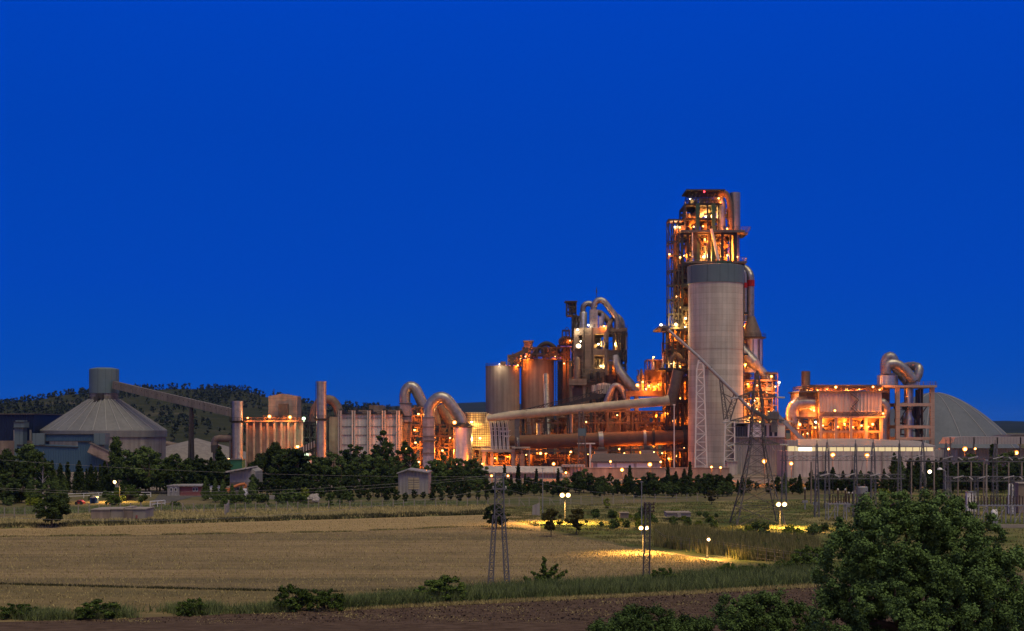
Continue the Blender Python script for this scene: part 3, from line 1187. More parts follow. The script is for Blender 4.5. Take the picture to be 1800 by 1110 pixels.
t = thing('low_conveyor', (d.x(340), 640, 0), 'low dark conveyor tube on the yard behind the sloping gallery leg', 'conveyor')
MB().tube(curve([d.p(280, 781), d.p(300, 783), d.p(325, 790), d.p(372, 803)], 4), 1.7, 10, rings=4).build('pipe', 'duct_dark', t)
mb = MB()
for px, py in ((290, 783), (312, 788), (334, 794), (356, 800)):
    mb.bar(d.p(px, py), Vector((d.x(px), 640, 0)), .7)
mb.each('support', 'steel_dark', t)
d = D(620)
t = thing('stockpile', (d.x(345), 620, 0), 'grey stockpile of crushed stone behind the trees', 'stockpile')
mb = MB()
rn = random.Random(8)
prf = [(34, 0), (30, 1.8), (22, 5), (12, 8), (4, 10.2), (.1, 10.8)]
mb.lathe(d.x(345), 620, [(r, z) for r, z in prf], 30)
mb.v = [(x + sin(y * .9 + z) * .5, y + sin(x * .7 + z * 2) * .5, max(0, z + sin(x * .4) * sin(y * .5) * .7 * (z > 0))) for x, y, z in mb.v]
mb.build('heap', mat('crushed stone', (.2, .18, .165), .95, var=.25, scale=.5, bump=.2), t)

# ---- elbow duct behind the second chimney
d = D(538)
t = thing('elbow_duct', (d.x(585), 538, 0), 'thick elbow duct arching behind the tall banded chimney', 'duct')
MB().tube(curve([d.p(546, 742, 6), d.p(549, 724, 6), d.p(556, 709, 6), d.p(568, 702, 6), d.p(581, 704, 6), d.p(590, 716, 6), d.p(594, 735, 6)], 6), 8 * d.s, 16, rings=2.6).build('pipe', 'duct_dark', t)
MB().pbox(d, 578, 598, 850, 733, 1, 12).build('plenum', 'concrete_dark', t)
mb = MB()
for k in range(4):
    mb.pbox(d, 541 + k * 11, 543 + k * 11, 850, 741, 3, 4)
mb.frame(d.x(540), d.x(575), 541, 548, [0, d.z(790), d.z(765), d.z(742)], 2, 1, .4, .7)
mb.build('steel_frame', 'steel_dark', t)
d = D(520)
t = thing('chute_conveyor', (d.x(520), 520, 0), 'ribbed belt rising from the trees to the tall banded chimney', 'conveyor')
a, b = d.p(498, 806), d.p(553, 781)
MB().bar(a, b, 2.6, 2.0).build('belt_box', 'steel_brown', t)
mb = MB()
for i in range(13):
    q = a.lerp(b, i / 12)
    mb.box(q.x - .12, q.x + .12, q.y - 1.5, q.y - 1.3, q.z - 1.2, q.z + 1.2)
mb.each('rib', 'steel_pale', t)
MB().bar(a.lerp(b, .5), Vector((a.lerp(b, .5).x, a.y, 0)), .6).bar(a.lerp(b, .95), Vector((a.lerp(b, .95).x, a.y, 0)), .6).each('leg', 'steel_dark', t)
t = thing('arched_shelter', (d.x(535), 505, 0), 'small white arched shelter lit by a lamp among the trees', 'shelter')
mb = MB()
dd = D(505)
mb.prism([(dd.x(523), 0), (dd.x(523), dd.z(806)), (dd.x(528), dd.z(801)), (dd.x(540), dd.z(797)), (dd.x(543), dd.z(800)), (dd.x(543), 0)], 505, 512)
mb.build('shell', 'whitep', t)
MB().pbox(dd, 529, 537, 850, 808, -.12, .05).each('door', 'greyclad', t)
glow(t, dd, 532, 803, 1000, -2.5, 'green')

# ---- grey ribbed electrostatic filter
d = D(525)
t = thing('ribbed_filter', (d.x(648), 525, 0), 'long pale grey filter house with five pairs of vertical ribs', 'industrial building')
MB().pbox(d, 594, 706, 804, 729, 0, 22).build('casing', 'filterclad', t)
mb = MB()
for px in (598, 622, 649, 675, 700):
    mb.pbox(d, px - 3.4, px - .9, 804, 722, -1.0, 0).pbox(d, px + .6, px + 3.1, 804, 722, -1.0, 0)
mb.each('rib', 'white', t)
mb = MB()
for px in (598, 622, 649, 675, 700):
    for k in range(18):
        z = d.z(803 - k * 4.4)
        mb.box(d.x(px - .9), d.x(px + .6), 524.3, 524.8, z, z + .18)
mb.build('ladder', 'steel_mid', t)
mb = MB()
for py in (735, 750, 765, 782):
    mb.pbox(d, 594, 705.5, py + .4, py - .4, -.25, 0)
mb.build('seam', 'steel_mid', t)
mb = MB()
for px in (598, 622, 649, 675, 700):
    mb.pbox(d, px - 5.5, px + 5.5, 727, 724.4, 1, 18)
    mb.lathe(d.x(px), 529, [(1.0, d.z(725)), (1.0, d.z(720)), (.6, d.z(718.5))], 10)
    mb.pbox(d, px - 2, px + 2, 725, 720.5, 8, 12)
rf = mb.each('insulator_house', 'steel_dark', t)
MB().railbox(d.x(593), d.x(706), 524.6, 547.4, d.z(729)).build('railing', 'steel_dark', t)
MB().pbox(d, 592, 708, 729, 727.6, -.6, 22.6).build('roof', 'steel_dark', t)
mb = MB()
for i in range(7):
    x0, x1 = d.x(595 + i * 16), d.x(611 + i * 16)
    mb.add([(x0, 525, d.z(804)), (x1, 525, d.z(804)), (x1, 540, d.z(804)), (x0, 540, d.z(804)), ((x0 + x1) / 2 - .5, 532, d.z(822)), ((x0 + x1) / 2 + .5, 532, d.z(822)), ((x0 + x1) / 2 + .5, 533, d.z(822)), ((x0 + x1) / 2 - .5, 533, d.z(822))],
           [(0, 1, 5, 4), (1, 2, 6, 5), (2, 3, 7, 6), (3, 0, 4, 7), (4, 5, 6, 7)])
mb.each('hopper', 'steel_brown', t)
mb = MB()
for i in range(8):
    mb.pbox(d, 595 + i * 15.5, 598 + i * 15.5, 850, 804, .3, 1.5).pbox(d, 595 + i * 15.5, 598 + i * 15.5, 850, 804, 18, 19.5)
mb.each('leg', 'concrete_mid', t)
d2 = D(580)
t2 = thing('mill_hall', (d2.x(640), 580, 0), 'low dark hall with roof vents behind the pale grey filter', 'industrial building')
MB().pbox(d2, 612, 716, 850, 721, 0, 20).pbox(d2, 648, 671, 721, 712.5, 2, 18).build('wall', 'concrete_dark', t2)
mb = MB()
for px in (622, 636, 655, 683, 697):
    mb.pbox(d2, px, px + 4, 721, 716, 3, 6)
mb.each('roof_vent', 'steel_dark', t2)

# ================================================================== duct group with the orange frame
d = D(520)
t = thing('swan_neck_duct', (d.x(712), 530, 0), 'rear of two swan neck ducts, ending on a grey box beside the filter', 'duct')
dq = D(532)
MB().tube(curve([dq.p(713, 716), dq.p(711.5, 700), dq.p(713.5, 687), dq.p(720.5, 680), dq.p(729, 682.5), dq.p(735, 693), dq.p(741, 706), dq.p(748, 721), dq.p(754, 733)], 6), 9.6 * dq.s, 18, rings=2.2).build('pipe', 'duct', t)
MB().pbox(dq, 703.5, 723, 742, 708.5, -2, 2.5).build('inlet_box', 'duct', t)
MB().pbox(dq, 702, 724.5, 711, 709.4, -2.3, 2.8).pbox(dq, 702, 724.5, 733, 731.6, -2.3, 2.8).each('flange', 'steel_dark', t)
MB().pbox(dq, 703, 724, 850, 742, -1.5, 3).each('support', 'concrete_mid', t)
t = thing('swan_neck_duct', (d.x(755), 515, 0), 'front of two swan neck ducts, standing on a tall boxed shaft', 'duct')
dq = D(513)
MB().tube(curve([dq.p(754.5, 733), dq.p(754.5, 722), dq.p(757, 713), dq.p(764, 704), dq.p(773, 699), dq.p(783, 701), dq.p(791, 710), dq.p(801, 724), dq.p(809, 736), dq.p(812.5, 747), dq.p(812.5, 754)], 6), 10.2 * dq.s, 20, rings=1.9).build('pipe', 'duct', t)
sh = MB().pbox(dq, 743.5, 764, 838, 733, -2.2, 2.2).build('shaft', 'duct', t)
mb = MB()
for py in (735, 751, 767, 775, 797):
    mb.pbox(dq, 742.6, 764.9, py + .8, py - .8, -2.5, 2.5)
mb.each('stiffener', 'steel_mid', sh)
mb = MB().pbox(dq, 739, 767, 775.5, 774, -3.6, 3.6)
mb.railbox(dq.x(739), dq.x(767), 509.4, 516.6, dq.z(774))
mb.build('platform', 'steel_mid', sh)
mb = MB()
mb.add([(dq.x(744), 511, dq.z(797)), (dq.x(764), 511, dq.z(797)), (dq.x(764), 515, dq.z(797)), (dq.x(744), 515, dq.z(797)), (dq.x(746), 510, dq.z(822)), (dq.x(760), 510, dq.z(822)), (dq.x(760), 514, dq.z(822)), (dq.x(746), 514, dq.z(822))], [(0, 1, 5, 4), (1, 2, 6, 5), (2, 3, 7, 6), (3, 0, 4, 7), (4, 5, 6, 7)])
mb.each('hopper', 'duct', sh)
t = thing('round_vessel', (dq.x(813), 513, 0), 'upright ringed steel vessel under the end of the front swan neck', 'tank')
MB().tube([(dq.x(813.5), 513, dq.z(820)), (dq.x(813.5), 513, dq.z(750))], 16.6 * dq.s, 26, rings=1.6, ringk=1.012).build('shell', 'duct_bright', t)
MB().lathe(dq.x(813.5), 513, [(16.6 * dq.s, dq.z(752)), (19.5 * dq.s, dq.z(750.5)), (19.5 * dq.s, dq.z(749.2)), (12 * dq.s, dq.z(746)), (11 * dq.s, dq.z(744))], 26).build('cover', 'steel_dark', t)
mb = MB()
mb.railing([(dq.x(813.5) + cos(a) * 19 * dq.s, 513 + sin(a) * 19 * dq.s, dq.z(749.2)) for a in [2 * pi * k / 18 for k in range(19)]], post=1.5)
mb.build('railing', 'steel_dark', t)
MB().lathe(dq.x(813.5), 513, [(12 * dq.s, 0), (12 * dq.s, dq.z(820))], 16).build('skirt', 'steel_brown', t)

t = thing('duct_steelwork', (d.x(765), 525, 0), 'rust orange lit steel frame full of pipes between the swan neck ducts', 'steel structure')
zs = [0, d.z(806), d.z(786), d.z(766), d.z(746)]
MB().frame(d.x(722), d.x(806), 519.5, 533, zs, 5, 2, .42, .55, random.Random(2)).build('steel_frame', 'steel_brown', t)
mb = MB()
for z in zs[1:-1]:
    mb.box(d.x(723), d.x(805), 522, 533, z, z + .12)
mb.build('floor_plate', 'steel_brown', t)
rn = random.Random(21)
mb = MB()
for k in range(4):
    clutter(mb, d.x(724), d.x(803), 521, 532, zs[k] + .4, zs[k + 1] - .8, 26, rn, .5)
mb.build('pipework', 'steel_brown', t)
MB().tube([d.p(772, 712, 8), d.p(794, 750, 8)], 1.9, 12, rings=2).tube([d.p(764, 716, 9), d.p(766, 748, 9)], 2.2, 12, rings=2).build('inner_duct', 'duct_dark', t)
mb = MB()
for i in range(4):
    mb.railing([(d.x(722), 519.3, zs[i + 1] + .1), (d.x(806), 519.3, zs[i + 1] + .1)])
mb.build('railing', 'steel_brown', t)
mb = MB()
mb.frame(d.x(724), d.x(741), 521, 530, [d.z(746), d.z(730), d.z(716)], 1, 1, .35, .9, random.Random(4))
clutter(mb, d.x(725), d.x(740), 522, 529, d.z(745), d.z(717), 24, rn, .5)
mb.build('upper_frame', 'steel_brown', t)
for px, py, pw, dy in ((736, 728, 2600, -1), (731, 778, 2800, -2), (737, 812, 1800, -1.5), (778, 792, 3000, -1.5), (790, 770, 2200, 4), (772, 812, 2600, -1), (800, 814, 1800, 2), (716, 788, 1500, -3), (752, 822, 1500, -9), (728, 756, 2000, 3)):
    glow(t, d, px, py, pw, dy, r=.3)
flood(D(508), 799, 743, 3800, 'large orange floodlight where the front swan neck meets the round vessel', size=.85, fwd=.6)

# ---- cream gridded tank and cooler
d = D(530)
t = thing('cream_cooler_tank', (d.x(842), 530, 0), 'cream tiled tower with a grid of scaffold bars, lit yellow', 'tank')
MB().lathe(d.x(837), 530, [(20 * d.s, d.z(770)), (20 * d.s, d.z(727)), (18 * d.s, d.z(725.5)), (.1, d.z(725))], 28).build('upper_drum', 'tank', t)
MB().pbox(d, 822, 863, 786, 744, -6, 3).build('casing', 'tank', t)
MB().pbox(d, 852, 872, 745, 734, -3, 3).lathe(d.x(858), 529, [(1.6, d.z(734)), (1.6, d.z(729)), (.4, d.z(727.5))], 12).build('top_box', 'duct_cream', t)
mb = MB()
for i in range(12):
    px = 821 + i * 3.85
    mb.bar(d.p(px, 790, -6.6), d.p(px, 743, -6.6), .16)
for py in range(744, 790, 4):
    mb.bar(d.p(820, py, -6.6), d.p(864, py, -6.6), .16)
for k in range(15):
    a = pi + pi * k / 14
    x, y = d.x(837) + cos(a) * 21.5 * d.s, 530 + sin(a) * 21.5 * d.s
    mb.bar((x, y, d.z(744)), (x, y, d.z(724)), .14)
for py in (727, 731, 735, 739):
    mb.tube([(d.x(837) + cos(pi + pi * k / 14) * 21.5 * d.s, 530 + sin(pi + pi * k / 14) * 21.5 * d.s, d.z(py)) for k in range(15)], .08, 4)
mb.build('scaffold', 'steel_brown', t)
mb = MB()
mb.frame(d.x(822), d.x(866), 523, 531, [0, d.z(808), d.z(788)], 4, 1, .4, .6)
clutter(mb, d.x(824), d.x(864), 524, 530, d.z(812), d.z(790), 60, random.Random(33), .45)
mb.build('pipework', 'steel_brown', t)
for px, py, pw, dy in ((845, 770, 5200, -12), (835, 798, 2400, -2), (856, 799, 2600, -2), (830, 742, 2600, -8), (826, 812, 1500, -6)):
    glow(t, d, px, py, pw, dy, 'gold' if dy < -7 else 'orange', r=.25)

d = D(503)
t = thing('kiln_hood_cooler', (d.x(878), 503, 0), 'row of five cream curved ladder ribs over the kiln outlet', 'kiln outlet')
for k in range(5):
    px = 859 + k * 7.0
    mb = MB()
    for dx in (0, 2.6):
        mb.tube(curve([d.p(px - 4 + dx - k * .6, 733), d.p(px + dx, 738), d.p(px + 2.6 + dx, 750), d.p(px + 4 + dx, 770), d.p(px + 5 + dx, 791)], 4), .19, 6)
    for j in range(13):
        q = j / 12
        py = 737 + q * 53
        xx = px + .3 + 4.6 * min(1, q * 1.5) ** .8
        mb.bar(d.p(xx, py), d.p(xx + 2.6, py), .14)
    mb.build('curved_rib', 'steel_pale', t)
mb = MB()
for py in (752, 757, 766):
    mb.bar(d.p(862, py, .4), d.p(898 - (py == 752) * 6, py, .4), .2)
mb.bar(d.p(880, 759), d.p(895, 759), .5).bar(d.p(886, 767.5), d.p(896, 767.5), .5)
mb.build('cross_rail', 'steel_pale', t)
MB().pbox(d, 862, 893, 790, 744, 2, 9).build('hood', 'steel_dark', t)
t = thing('cooler_platform', (d.x(880), 500, 0), 'concrete platform on columns carrying the cream curved ribs', 'platform')
d = D(500)
MB().pbox(d, 846, 905, 794.5, 790.5, -2, 16).build('deck', 'concrete', t)
for px in (848, 862, 899):
    MB().pbox(d, px, px + 5, 840, 794.5, -1, 1).each('column', 'concrete', t)
MB().pbox(d, 846, 905, 840, 819, -2, 16).build('plinth', 'concrete_mid', t)
mb = MB()
clutter(mb, d.x(852), d.x(897), 503, 512, d.z(818), d.z(797), 46, random.Random(6), .6)
mb.build('machinery', 'steel_brown', t)
mb = MB()
mb.railing([(d.x(846), 498, d.z(790.5)), (d.x(905), 498, d.z(790.5))])
mb.build('railing', 'steel_pale', t)
for px, py, dy in ((848, 815, -2.6), (870, 806, 3), (892, 803, 4)):
    glow(t, d, px, py, 1700, dy)
t = thing('canopy_frame', (d.x(918), 498, 0), 'flat concrete canopy on thin posts next to the kiln outlet', 'canopy')
MB().pbox(d, 900, 932, 788.5, 786, -3, 3).build('roof_slab', 'concrete', t)
for px in (916.5, 929.5, 903):
    MB().pbox(d, px, px + 2.2, 840, 788.5, -.6, .2).each('post', 'concrete', t)

# ---- long hot air duct
d = D(500)
t = thing('hot_air_duct', (d.x(1020), 500, 0), 'long cream hot air duct crossing above the kiln, tapering toward the curved ribs', 'duct')
pts = [d.p(856, 736.5), d.p(875, 733.5), d.p(900, 730.5), d.p(1000, 721), d.p(1100, 711.5), d.p(1168, 705.5), d.p(1176, 704)]
MB().tube(pts, [1.0, 1.35, 1.55, 1.6, 1.62, 1.66, 1.9], 18, rings=4.2, ringk=1.1).build('pipe', 'duct_cream', t)
MB().tube([d.p(1180, 713, 1), d.p(1181, 700, 1), d.p(1187, 678, 1), d.p(1192, 652, 1)], [8 * d.s, 9.6 * d.s, 9.6 * d.s, 9.6 * d.s], 18, rings=2.6).build('riser', 'duct_dark', t)
mb = MB()
for px in (909,):
    mb.lattice((d.x(px), 500.5, 0), (d.x(px), 500.5, d.z(731)), 1.6, 1.2, 10, .16)
mb.pbox(d, 904.5, 913, 770, 736, -.6, 1.6)
mb.each('support', 'steel_mid', t)
MB().tube([d.p(926, 729), d.p(926, 722)], 1.2, 8).build('stub', 'duct_dark', t)
d2 = D(494)
t = thing('lattice_mast', (d2.x(1022), 494, 0), 'lattice mast with a blue grey box standing before the kiln', 'mast')
MB().lattice((d2.x(1024), 494, d2.z(834)), (d2.x(1021.5), 494, d2.z(724)), 15 * d2.s, 7 * d2.s, 13, .22, leg=.3).build('lattice', 'steel_mid', t)
MB().pbox(d2, 1016, 1030, 766.5, 753.5, -1.2, 1.2).build('equipment_box', 'blue_band', t)
MB().pbox(d2, 1015, 1046, 781, 779, -1, 1).pbox(d2, 1036, 1039, 834, 781, -.4, .4).build('side_bracket', 'steel_pale', t)
d = D(508)
t = thing('dark_conveyor', (d.x(1010), 512, 0), 'dark trussed conveyor rising behind the cream duct', 'conveyor')
mb = MB()
a, b = d.p(895, 737, 4), d.p(1062, 694, 4)
mb.bar(a, b, 2, 1.3)
n = 22
for i in range(n):
    q, r2 = a.lerp(b, i / n), a.lerp(b, (i + 1) / n)
    mb.bar(q + Vector((0, -1.1, .9)), r2 + Vector((0, -1.1, .9 + 1.1)), .2).bar(q + Vector((0, -1.1, 2)), q + Vector((0, -1.1, .2)), .2)
mb.bar(a + Vector((0, -1.1, 2)), b + Vector((0, -1.1, 2)), .25)
mb.build('truss', 'steel_dark', t)
mb = MB()
for px in (920, 960, 1000, 1040):
    q = a.lerp(b, (px - 895) / 167)
    mb.bar(q, (q.x - 1, q.y, 0), .45).bar(q, (q.x + 1, q.y, 0), .45)
mb.each('leg', 'steel_dark', t)

# ---- rotary kiln
d = D(510)
t = thing('rotary_kiln', (d.x(1040), 510, 0), 'long brown rotary kiln lying almost level above its piers', 'rotary kiln')
def kp(px, dy=0):
    return d.p(px, 779 - (px - 890) * .034, dy)
MB().tube([kp(885), kp(1216)], 12.6 * d.s, 32, rings=9.5, ringk=1.012).build('shell', 'kiln', t)
mb = MB()
for px, w in ((911, 5), (1056, 8), (1133, 5)):
    mb.tube([kp(px - w * .5), kp(px + w * .5)], 14.6 * d.s, 32)
mb.each('riding_ring', 'steel', t)
MB().tube([kp(1146), kp(1150)], 16.5 * d.s, 36).tube([kp(1200), kp(1206)], 15 * d.s, 32).build('girth_gear', 'steel_dark', t)
for px in (911, 1056, 1136):
    q = kp(px)
    pr = MB().box(q.x - 2.2, q.x + 2.2, 506.5, 513.5, 0, q.z - 4.2).build('pier', 'concrete', t)
    MB().tube([(q.x - 1.2, 508, q.z - 3.4), (q.x + 1.2, 508, q.z - 3.4)], .9, 12).tube([(q.x - 1.2, 512, q.z - 3.4), (q.x + 1.2, 512, q.z - 3.4)], .9, 12).each('support_roller', 'steel_mid', pr)
mb = MB()
mb.railing([(d.x(905), 507, d.z(794)), (d.x(1200), 507, d.z(790))], post=2.5)
mb.bar((d.x(905), 507, d.z(794)), (d.x(1200), 507, d.z(790)), .3, .7)
mb.build('walkway', 'steel_brown', t)
for px, py, dy, pw in ((1098, 797, 1, 1700), (1150, 795, 1, 2600), (1165, 797, 2, 2600), (1122, 798, 0, 1700), (1190, 800, 0, 1800), (960, 798, 5, 1500), (1035, 799, 3, 1400), (1003, 800, 4, 1300), (925, 800, 3, 1500)):
    glow(t, d, px, py, pw, dy)

t = thing('kiln_gallery', (d.x(1030), 516, 0), 'dim steel gallery crowded with pipes behind and below the kiln', 'steel structure')
d = D(516)
mb = MB()
mb.frame(d.x(915), d.x(1200), 517, 526, [0, d.z(806), d.z(764), d.z(742), d.z(722)], 13, 1, .5, .45, random.Random(12))
mb.build('steel_frame', 'steel_brown', t)
rn = random.Random(14)
mb = MB()
clutter(mb, d.x(915), d.x(1195), 517.5, 526, d.z(764), d.z(724), 190, rn, .7)
mb.build('pipework', 'steel_brown', t)
mb = MB()
clutter(mb, d.x(915), d.x(1195), 512, 526, d.z(822), d.z(800), 130, rn, .5)
mb.build('machinery', 'steel_brown', t)
MB().pbox(d, 1035, 1120, 764, 736, 6, 11).pbox(d, 960, 1000, 764, 744, 5, 11).pbox(d, 1120, 1165, 764, 749, 5, 11).each('wall_panel', 'concrete_dark', t)
MB().pbox(d, 905, 1205, 822, 800, 11, 13).build('back_wall', 'concrete_dark', t)
MB().tube([d.p(947, 800, -1), d.p(947, 745, -1)], 4.5 * d.s, 10, rings=3).tube([d.p(1003, 762, -1), d.p(1003, 720, -1)], 4.5 * d.s, 10, rings=3).tube([d.p(963, 770, -1), d.p(963, 655, 30)], 5.4 * d.s, 14, rings=4).build('riser_pipe', 'duct', t)
for px, py, dy, pw in ((1155, 730, 2, 1800), (1172, 726, 3, 1500), (1135, 742, 4, 900), (1085, 730, 0, 350), (1030, 742, -2, 250)):
    glow(t, d, px, py, pw, dy)

d = D(496)
for px, py, pw, lab, sz in ((950, 797, 2200, 'larger orange floodlight under the kiln between curved ribs and lattice mast', .6), (1003, 794.5, 2000, 'orange floodlight under the kiln close beside the lattice mast', .5),
                            (1088, 789.5, 1300, 'small orange lamp under the kiln above the long dark roof', .4)):
    post_lamp(d, px, 834, py, pw, lab, size=sz, arm=0, group='orange lamps under the kiln', name='yard_lamp', cat='lamp')

# ---- twin silos
def silo(d, px, r, top, label, m='oldsilo', extra=None):
    x = d.x(px)
    t = thing('silo', (x, d.Y, 0), label, 'silo', 'concrete silos by the mill tower')
    R = r * d.s
    MB().lathe(x, d.Y, [(R, 0), (R, d.z(top))], 44).build('barrel', m, t)
    MB().lathe(x, d.Y, [(R * 1.02, d.z(top)), (R * 1.02, d.z(top) + .5), (.1, d.z(top) + 1.0)], 44).build('roof', 'concrete_dark', t)
    mb = MB()
    mb.railing([(x + cos(a) * R, d.Y + sin(a) * R, d.z(top) + .4) for a in [2 * pi * k / 26 for k in range(27)]], post=2)
    mb.build('railing', 'steel_brown', t)
    return t
d = D(560)
s1 = silo(d, 883.5, 29.8, 646.5, 'lower brown concrete silo with a small vent box on its roof')
MB().pbox(d, 880, 889, 647, 636, -1, 2).build('vent_box', 'concrete_dark', s1)
d = D(566)
s2 = silo(d, 945, 29, 635, 'taller middle brown concrete silo with machinery on its roof')
s3 = silo(D(575), 1000, 20, 638, 'narrow dark silo between the middle silo and the mill tower', 'concrete_dark')
t = thing('silo_top_gallery', (d.x(945), 566, d.z(635)), 'tangle of steel gallery, hoods and pipes on the silo roofs', 'steel structure')
mb = MB()
mb.frame(d.x(893), d.x(918), 552, 570, [d.z(645.5), d.z(634), d.z(627)], 4, 2, .35, .8, random.Random(5))
mb.frame(d.x(932), d.x(1000), 556, 574, [d.z(634.5), d.z(624), d.z(613)], 6, 2, .35, .6, random.Random(6))
for k in range(7):
    mb.bar(d.p(896 + k * 7, 636, -8), d.p(902 + k * 7, 622, -8), .35)
mb.bar(d.p(895, 632, -9), d.p(928, 617, -9), .8, 1.6)
mb.build('steel_frame', 'steel_brown', t)
mb = MB()
clutter(mb, d.x(920), d.x(1000), 557, 573, d.z(634), d.z(612), 70, random.Random(16), .6)
clutter(mb, d.x(893), d.x(918), 553, 569, d.z(645), d.z(632), 24, random.Random(17), .5)
mb.build('pipework', 'steel_brown', t)
MB().tube(curve([d.p(938, 628, -8), d.p(948, 612, -8), d.p(960, 606, -8), d.p(972, 612, -8), d.p(982, 624, -8)], 5), .9, 8).build('arch_pipe', 'steel_dark', t)
MB().pbox(d, 921, 936, 614, 602, -4, 3).pbox(d, 924, 933, 634, 614, -3, 2).pbox(d, 919.5, 938, 602, 600, -5, 4).build('hood', 'concrete_mid', t)
MB().pbox(d, 962, 1000, 622, 619.5, -8, 0).pbox(d, 962, 1002, 634, 632, -8, 0).build('bridge', 'steel_brown', t)
for px, py, pw, dy in ((899, 637, 1100, -6), (908, 640, 1100, -6), (915, 632, 1400, -5), (923, 628, 1500, -5), (930, 632, 700, -4), (975, 628, 900, -8), (990, 625, 700, -8), (910, 644, 700, -10)):
    glow(t, d, px, py, pw, dy)
flood(D(552), 878, 640.5, 600, 'small white lamp beside the vent box on the lower silo', kind='white', size=.25, group=None)
t = thing('lattice_stair', (d.x(978), 558, 0), 'thin dark lattice ladder tower in the gap beside the middle silo', 'lattice tower')
MB().lattice((d.x(977.5), 552, 0), (d.x(977.5), 552, d.z(632)), 1.4, 1.4, 24, .12).build('lattice', 'steel_dark', t)
t = thing('bucket_elevator', (d.x(994), 556, 0), 'narrow brown elevator tower with an open steel head beside the mill tower', 'tower')
dd = D(556)
mb = MB().pbox(dd, 989.5, 994.5, 850, 612, -1.5, 1.5).pbox(dd, 996.5, 1000, 850, 612, -1, 1)
mb.build('shaft', 'steel_brown', t)
mb = MB()
mb.lathe(dd.x(994.5), 556, [(2.2, dd.z(608)), (2.9, dd.z(604)), (2.9, dd.z(597)), (1.6, dd.z(592)), (.4, dd.z(591))], 12)
mb.pbox(dd, 985, 1004, 605, 603.5, -3, 3).pbox(dd, 984, 1007, 611.5, 610, -3.5, 3.5)
mb.build('head', 'steel_brown', t)
mb = MB().frame(dd.x(988.5), dd.x(1001), 553, 558, [dd.z(604), dd.z(592), dd.z(581)], 2, 1, .3, .6)
mb.railbox(dd.x(984), dd.x(1007), 552.5, 559.5, dd.z(610))
mb.tube(curve([dd.p(993, 581), dd.p(995, 576.5), dd.p(998.5, 577), dd.p(1000, 582)], 4), .12, 5)
mb.build('steel_frame', 'steel_dark', t)
glow(t, dd, 991, 640, 1500, -4)
glow(t, dd, 1001, 600, 700, -4)

# ---- mill tower
d = D(540)
t = thing('mill_tower', (d.x(1040), 550, 0), 'stained concrete mill tower with lit openings and bent ducts on top', 'industrial tower')
rn = random.Random(40)
def panels(mb, x0, x1, y0, y1, holes, dy0, dy1):
    """A wall with rectangular openings (pixels), built from the pieces round them."""
    ysx = sorted({y0, y1} | {h[2] for h in holes} | {h[3] for h in holes})
    for a, b in zip(ysx, ysx[1:]):
        cut = sorted((h[0], h[1]) for h in holes if h[2] <= a and h[3] >= b)
        x = x0
        for c, e in cut:
            if c > x:
                mb.pbox(d, x, c, b, a, dy0, dy1)
            x = max(x, e)
        if x < x1:
            mb.pbox(d, x, x1, b, a, dy0, dy1)
holes = [(1044.5, 1061.5, 587, 614), (1045, 1061.5, 625, 648.5), (1017.5, 1024, 590, 607)]
mb = MB()
panels(mb, 1009, 1063, 577, 720, holes, 0, 1.2)
mb.pbox(d, 1009, 1014, 860, 577, 1.2, 20).pbox(d, 1058, 1063, 587, 577, 1.2, 20).pbox(d, 1009, 1063, 860, 577, 20, 21).pbox(d, 1009, 1063, 860, 720, 0, 20)
mb.build('wall', 'mill', t)
mb = MB()
for py in (577, 586, 616, 624, 650):
    mb.pbox(d, 1009.5, 1103, py + 1.2, py - 1.2, 1.3, 19.8)
mb.each('floor_slab', 'mill', t)
mb = MB()
clutter(mb, d.x(1044), d.x(1062), 543, 552, d.z(613), d.z(598), 18, rn, .5)
clutter(mb, d.x(1044), d.x(1062), 543, 552, d.z(648), d.z(630), 18, rn, .5)
mb.lathe(d.x(1053), 550, [(1.4, d.z(648)), (2.6, d.z(640)), (2.6, d.z(628))], 14)
mb.build('machinery', 'steel_mid', t)
mb = MB()
for px in (1063.5, 1078, 1099):
    mb.pbox(d, px, px + 3.2, 860, 577, 2, 4)
mb.pbox(d, 1063, 1103, 632, 617, 1.4, 3).pbox(d, 1063, 1103, 583, 577.5, 1.0, 19).pbox(d, 1064, 1102, 860, 655, 3, 16)
mb.each('right_bay', 'mill', t)
MB().tube(curve([d.p(1082, 555, 6), d.p(1073, 567, 1), d.p(1067, 580, -1), d.p(1065.5, 600, -1), d.p(1065.5, 660, -1)], 5), 3.9 * d.s, 12, rings=3).build('downpipe', 'duct_dark', t)
MB().lathe(d.x(1090.5), 544, [(5.2 * d.s, d.z(684)), (5.2 * d.s, d.z(640)), (8.2 * d.s, d.z(622)), (9.8 * d.s, d.z(600)), (11.4 * d.s, d.z(579))], 20).build('side_hopper', 'duct_dark', t)
MB().tube(curve([d.p(1083, 626, -1), d.p(1085, 645, -2), d.p(1095, 663, -3), d.p(1117, 690, -4)], 6), [7.0 * d.s] * 8 + [8.2 * d.s] * 6 + [9.2 * d.s] * 5, 18, rings=3).build('slanted_duct', 'duct', t)
MB().lathe(d.x(1074), 543, [(1.2, d.z(690)), (2.2, d.z(668)), (3.0, d.z(655)), (3.0, d.z(640)), (1.6, d.z(634))], 14).build('cyclone', 'duct_dark', t)
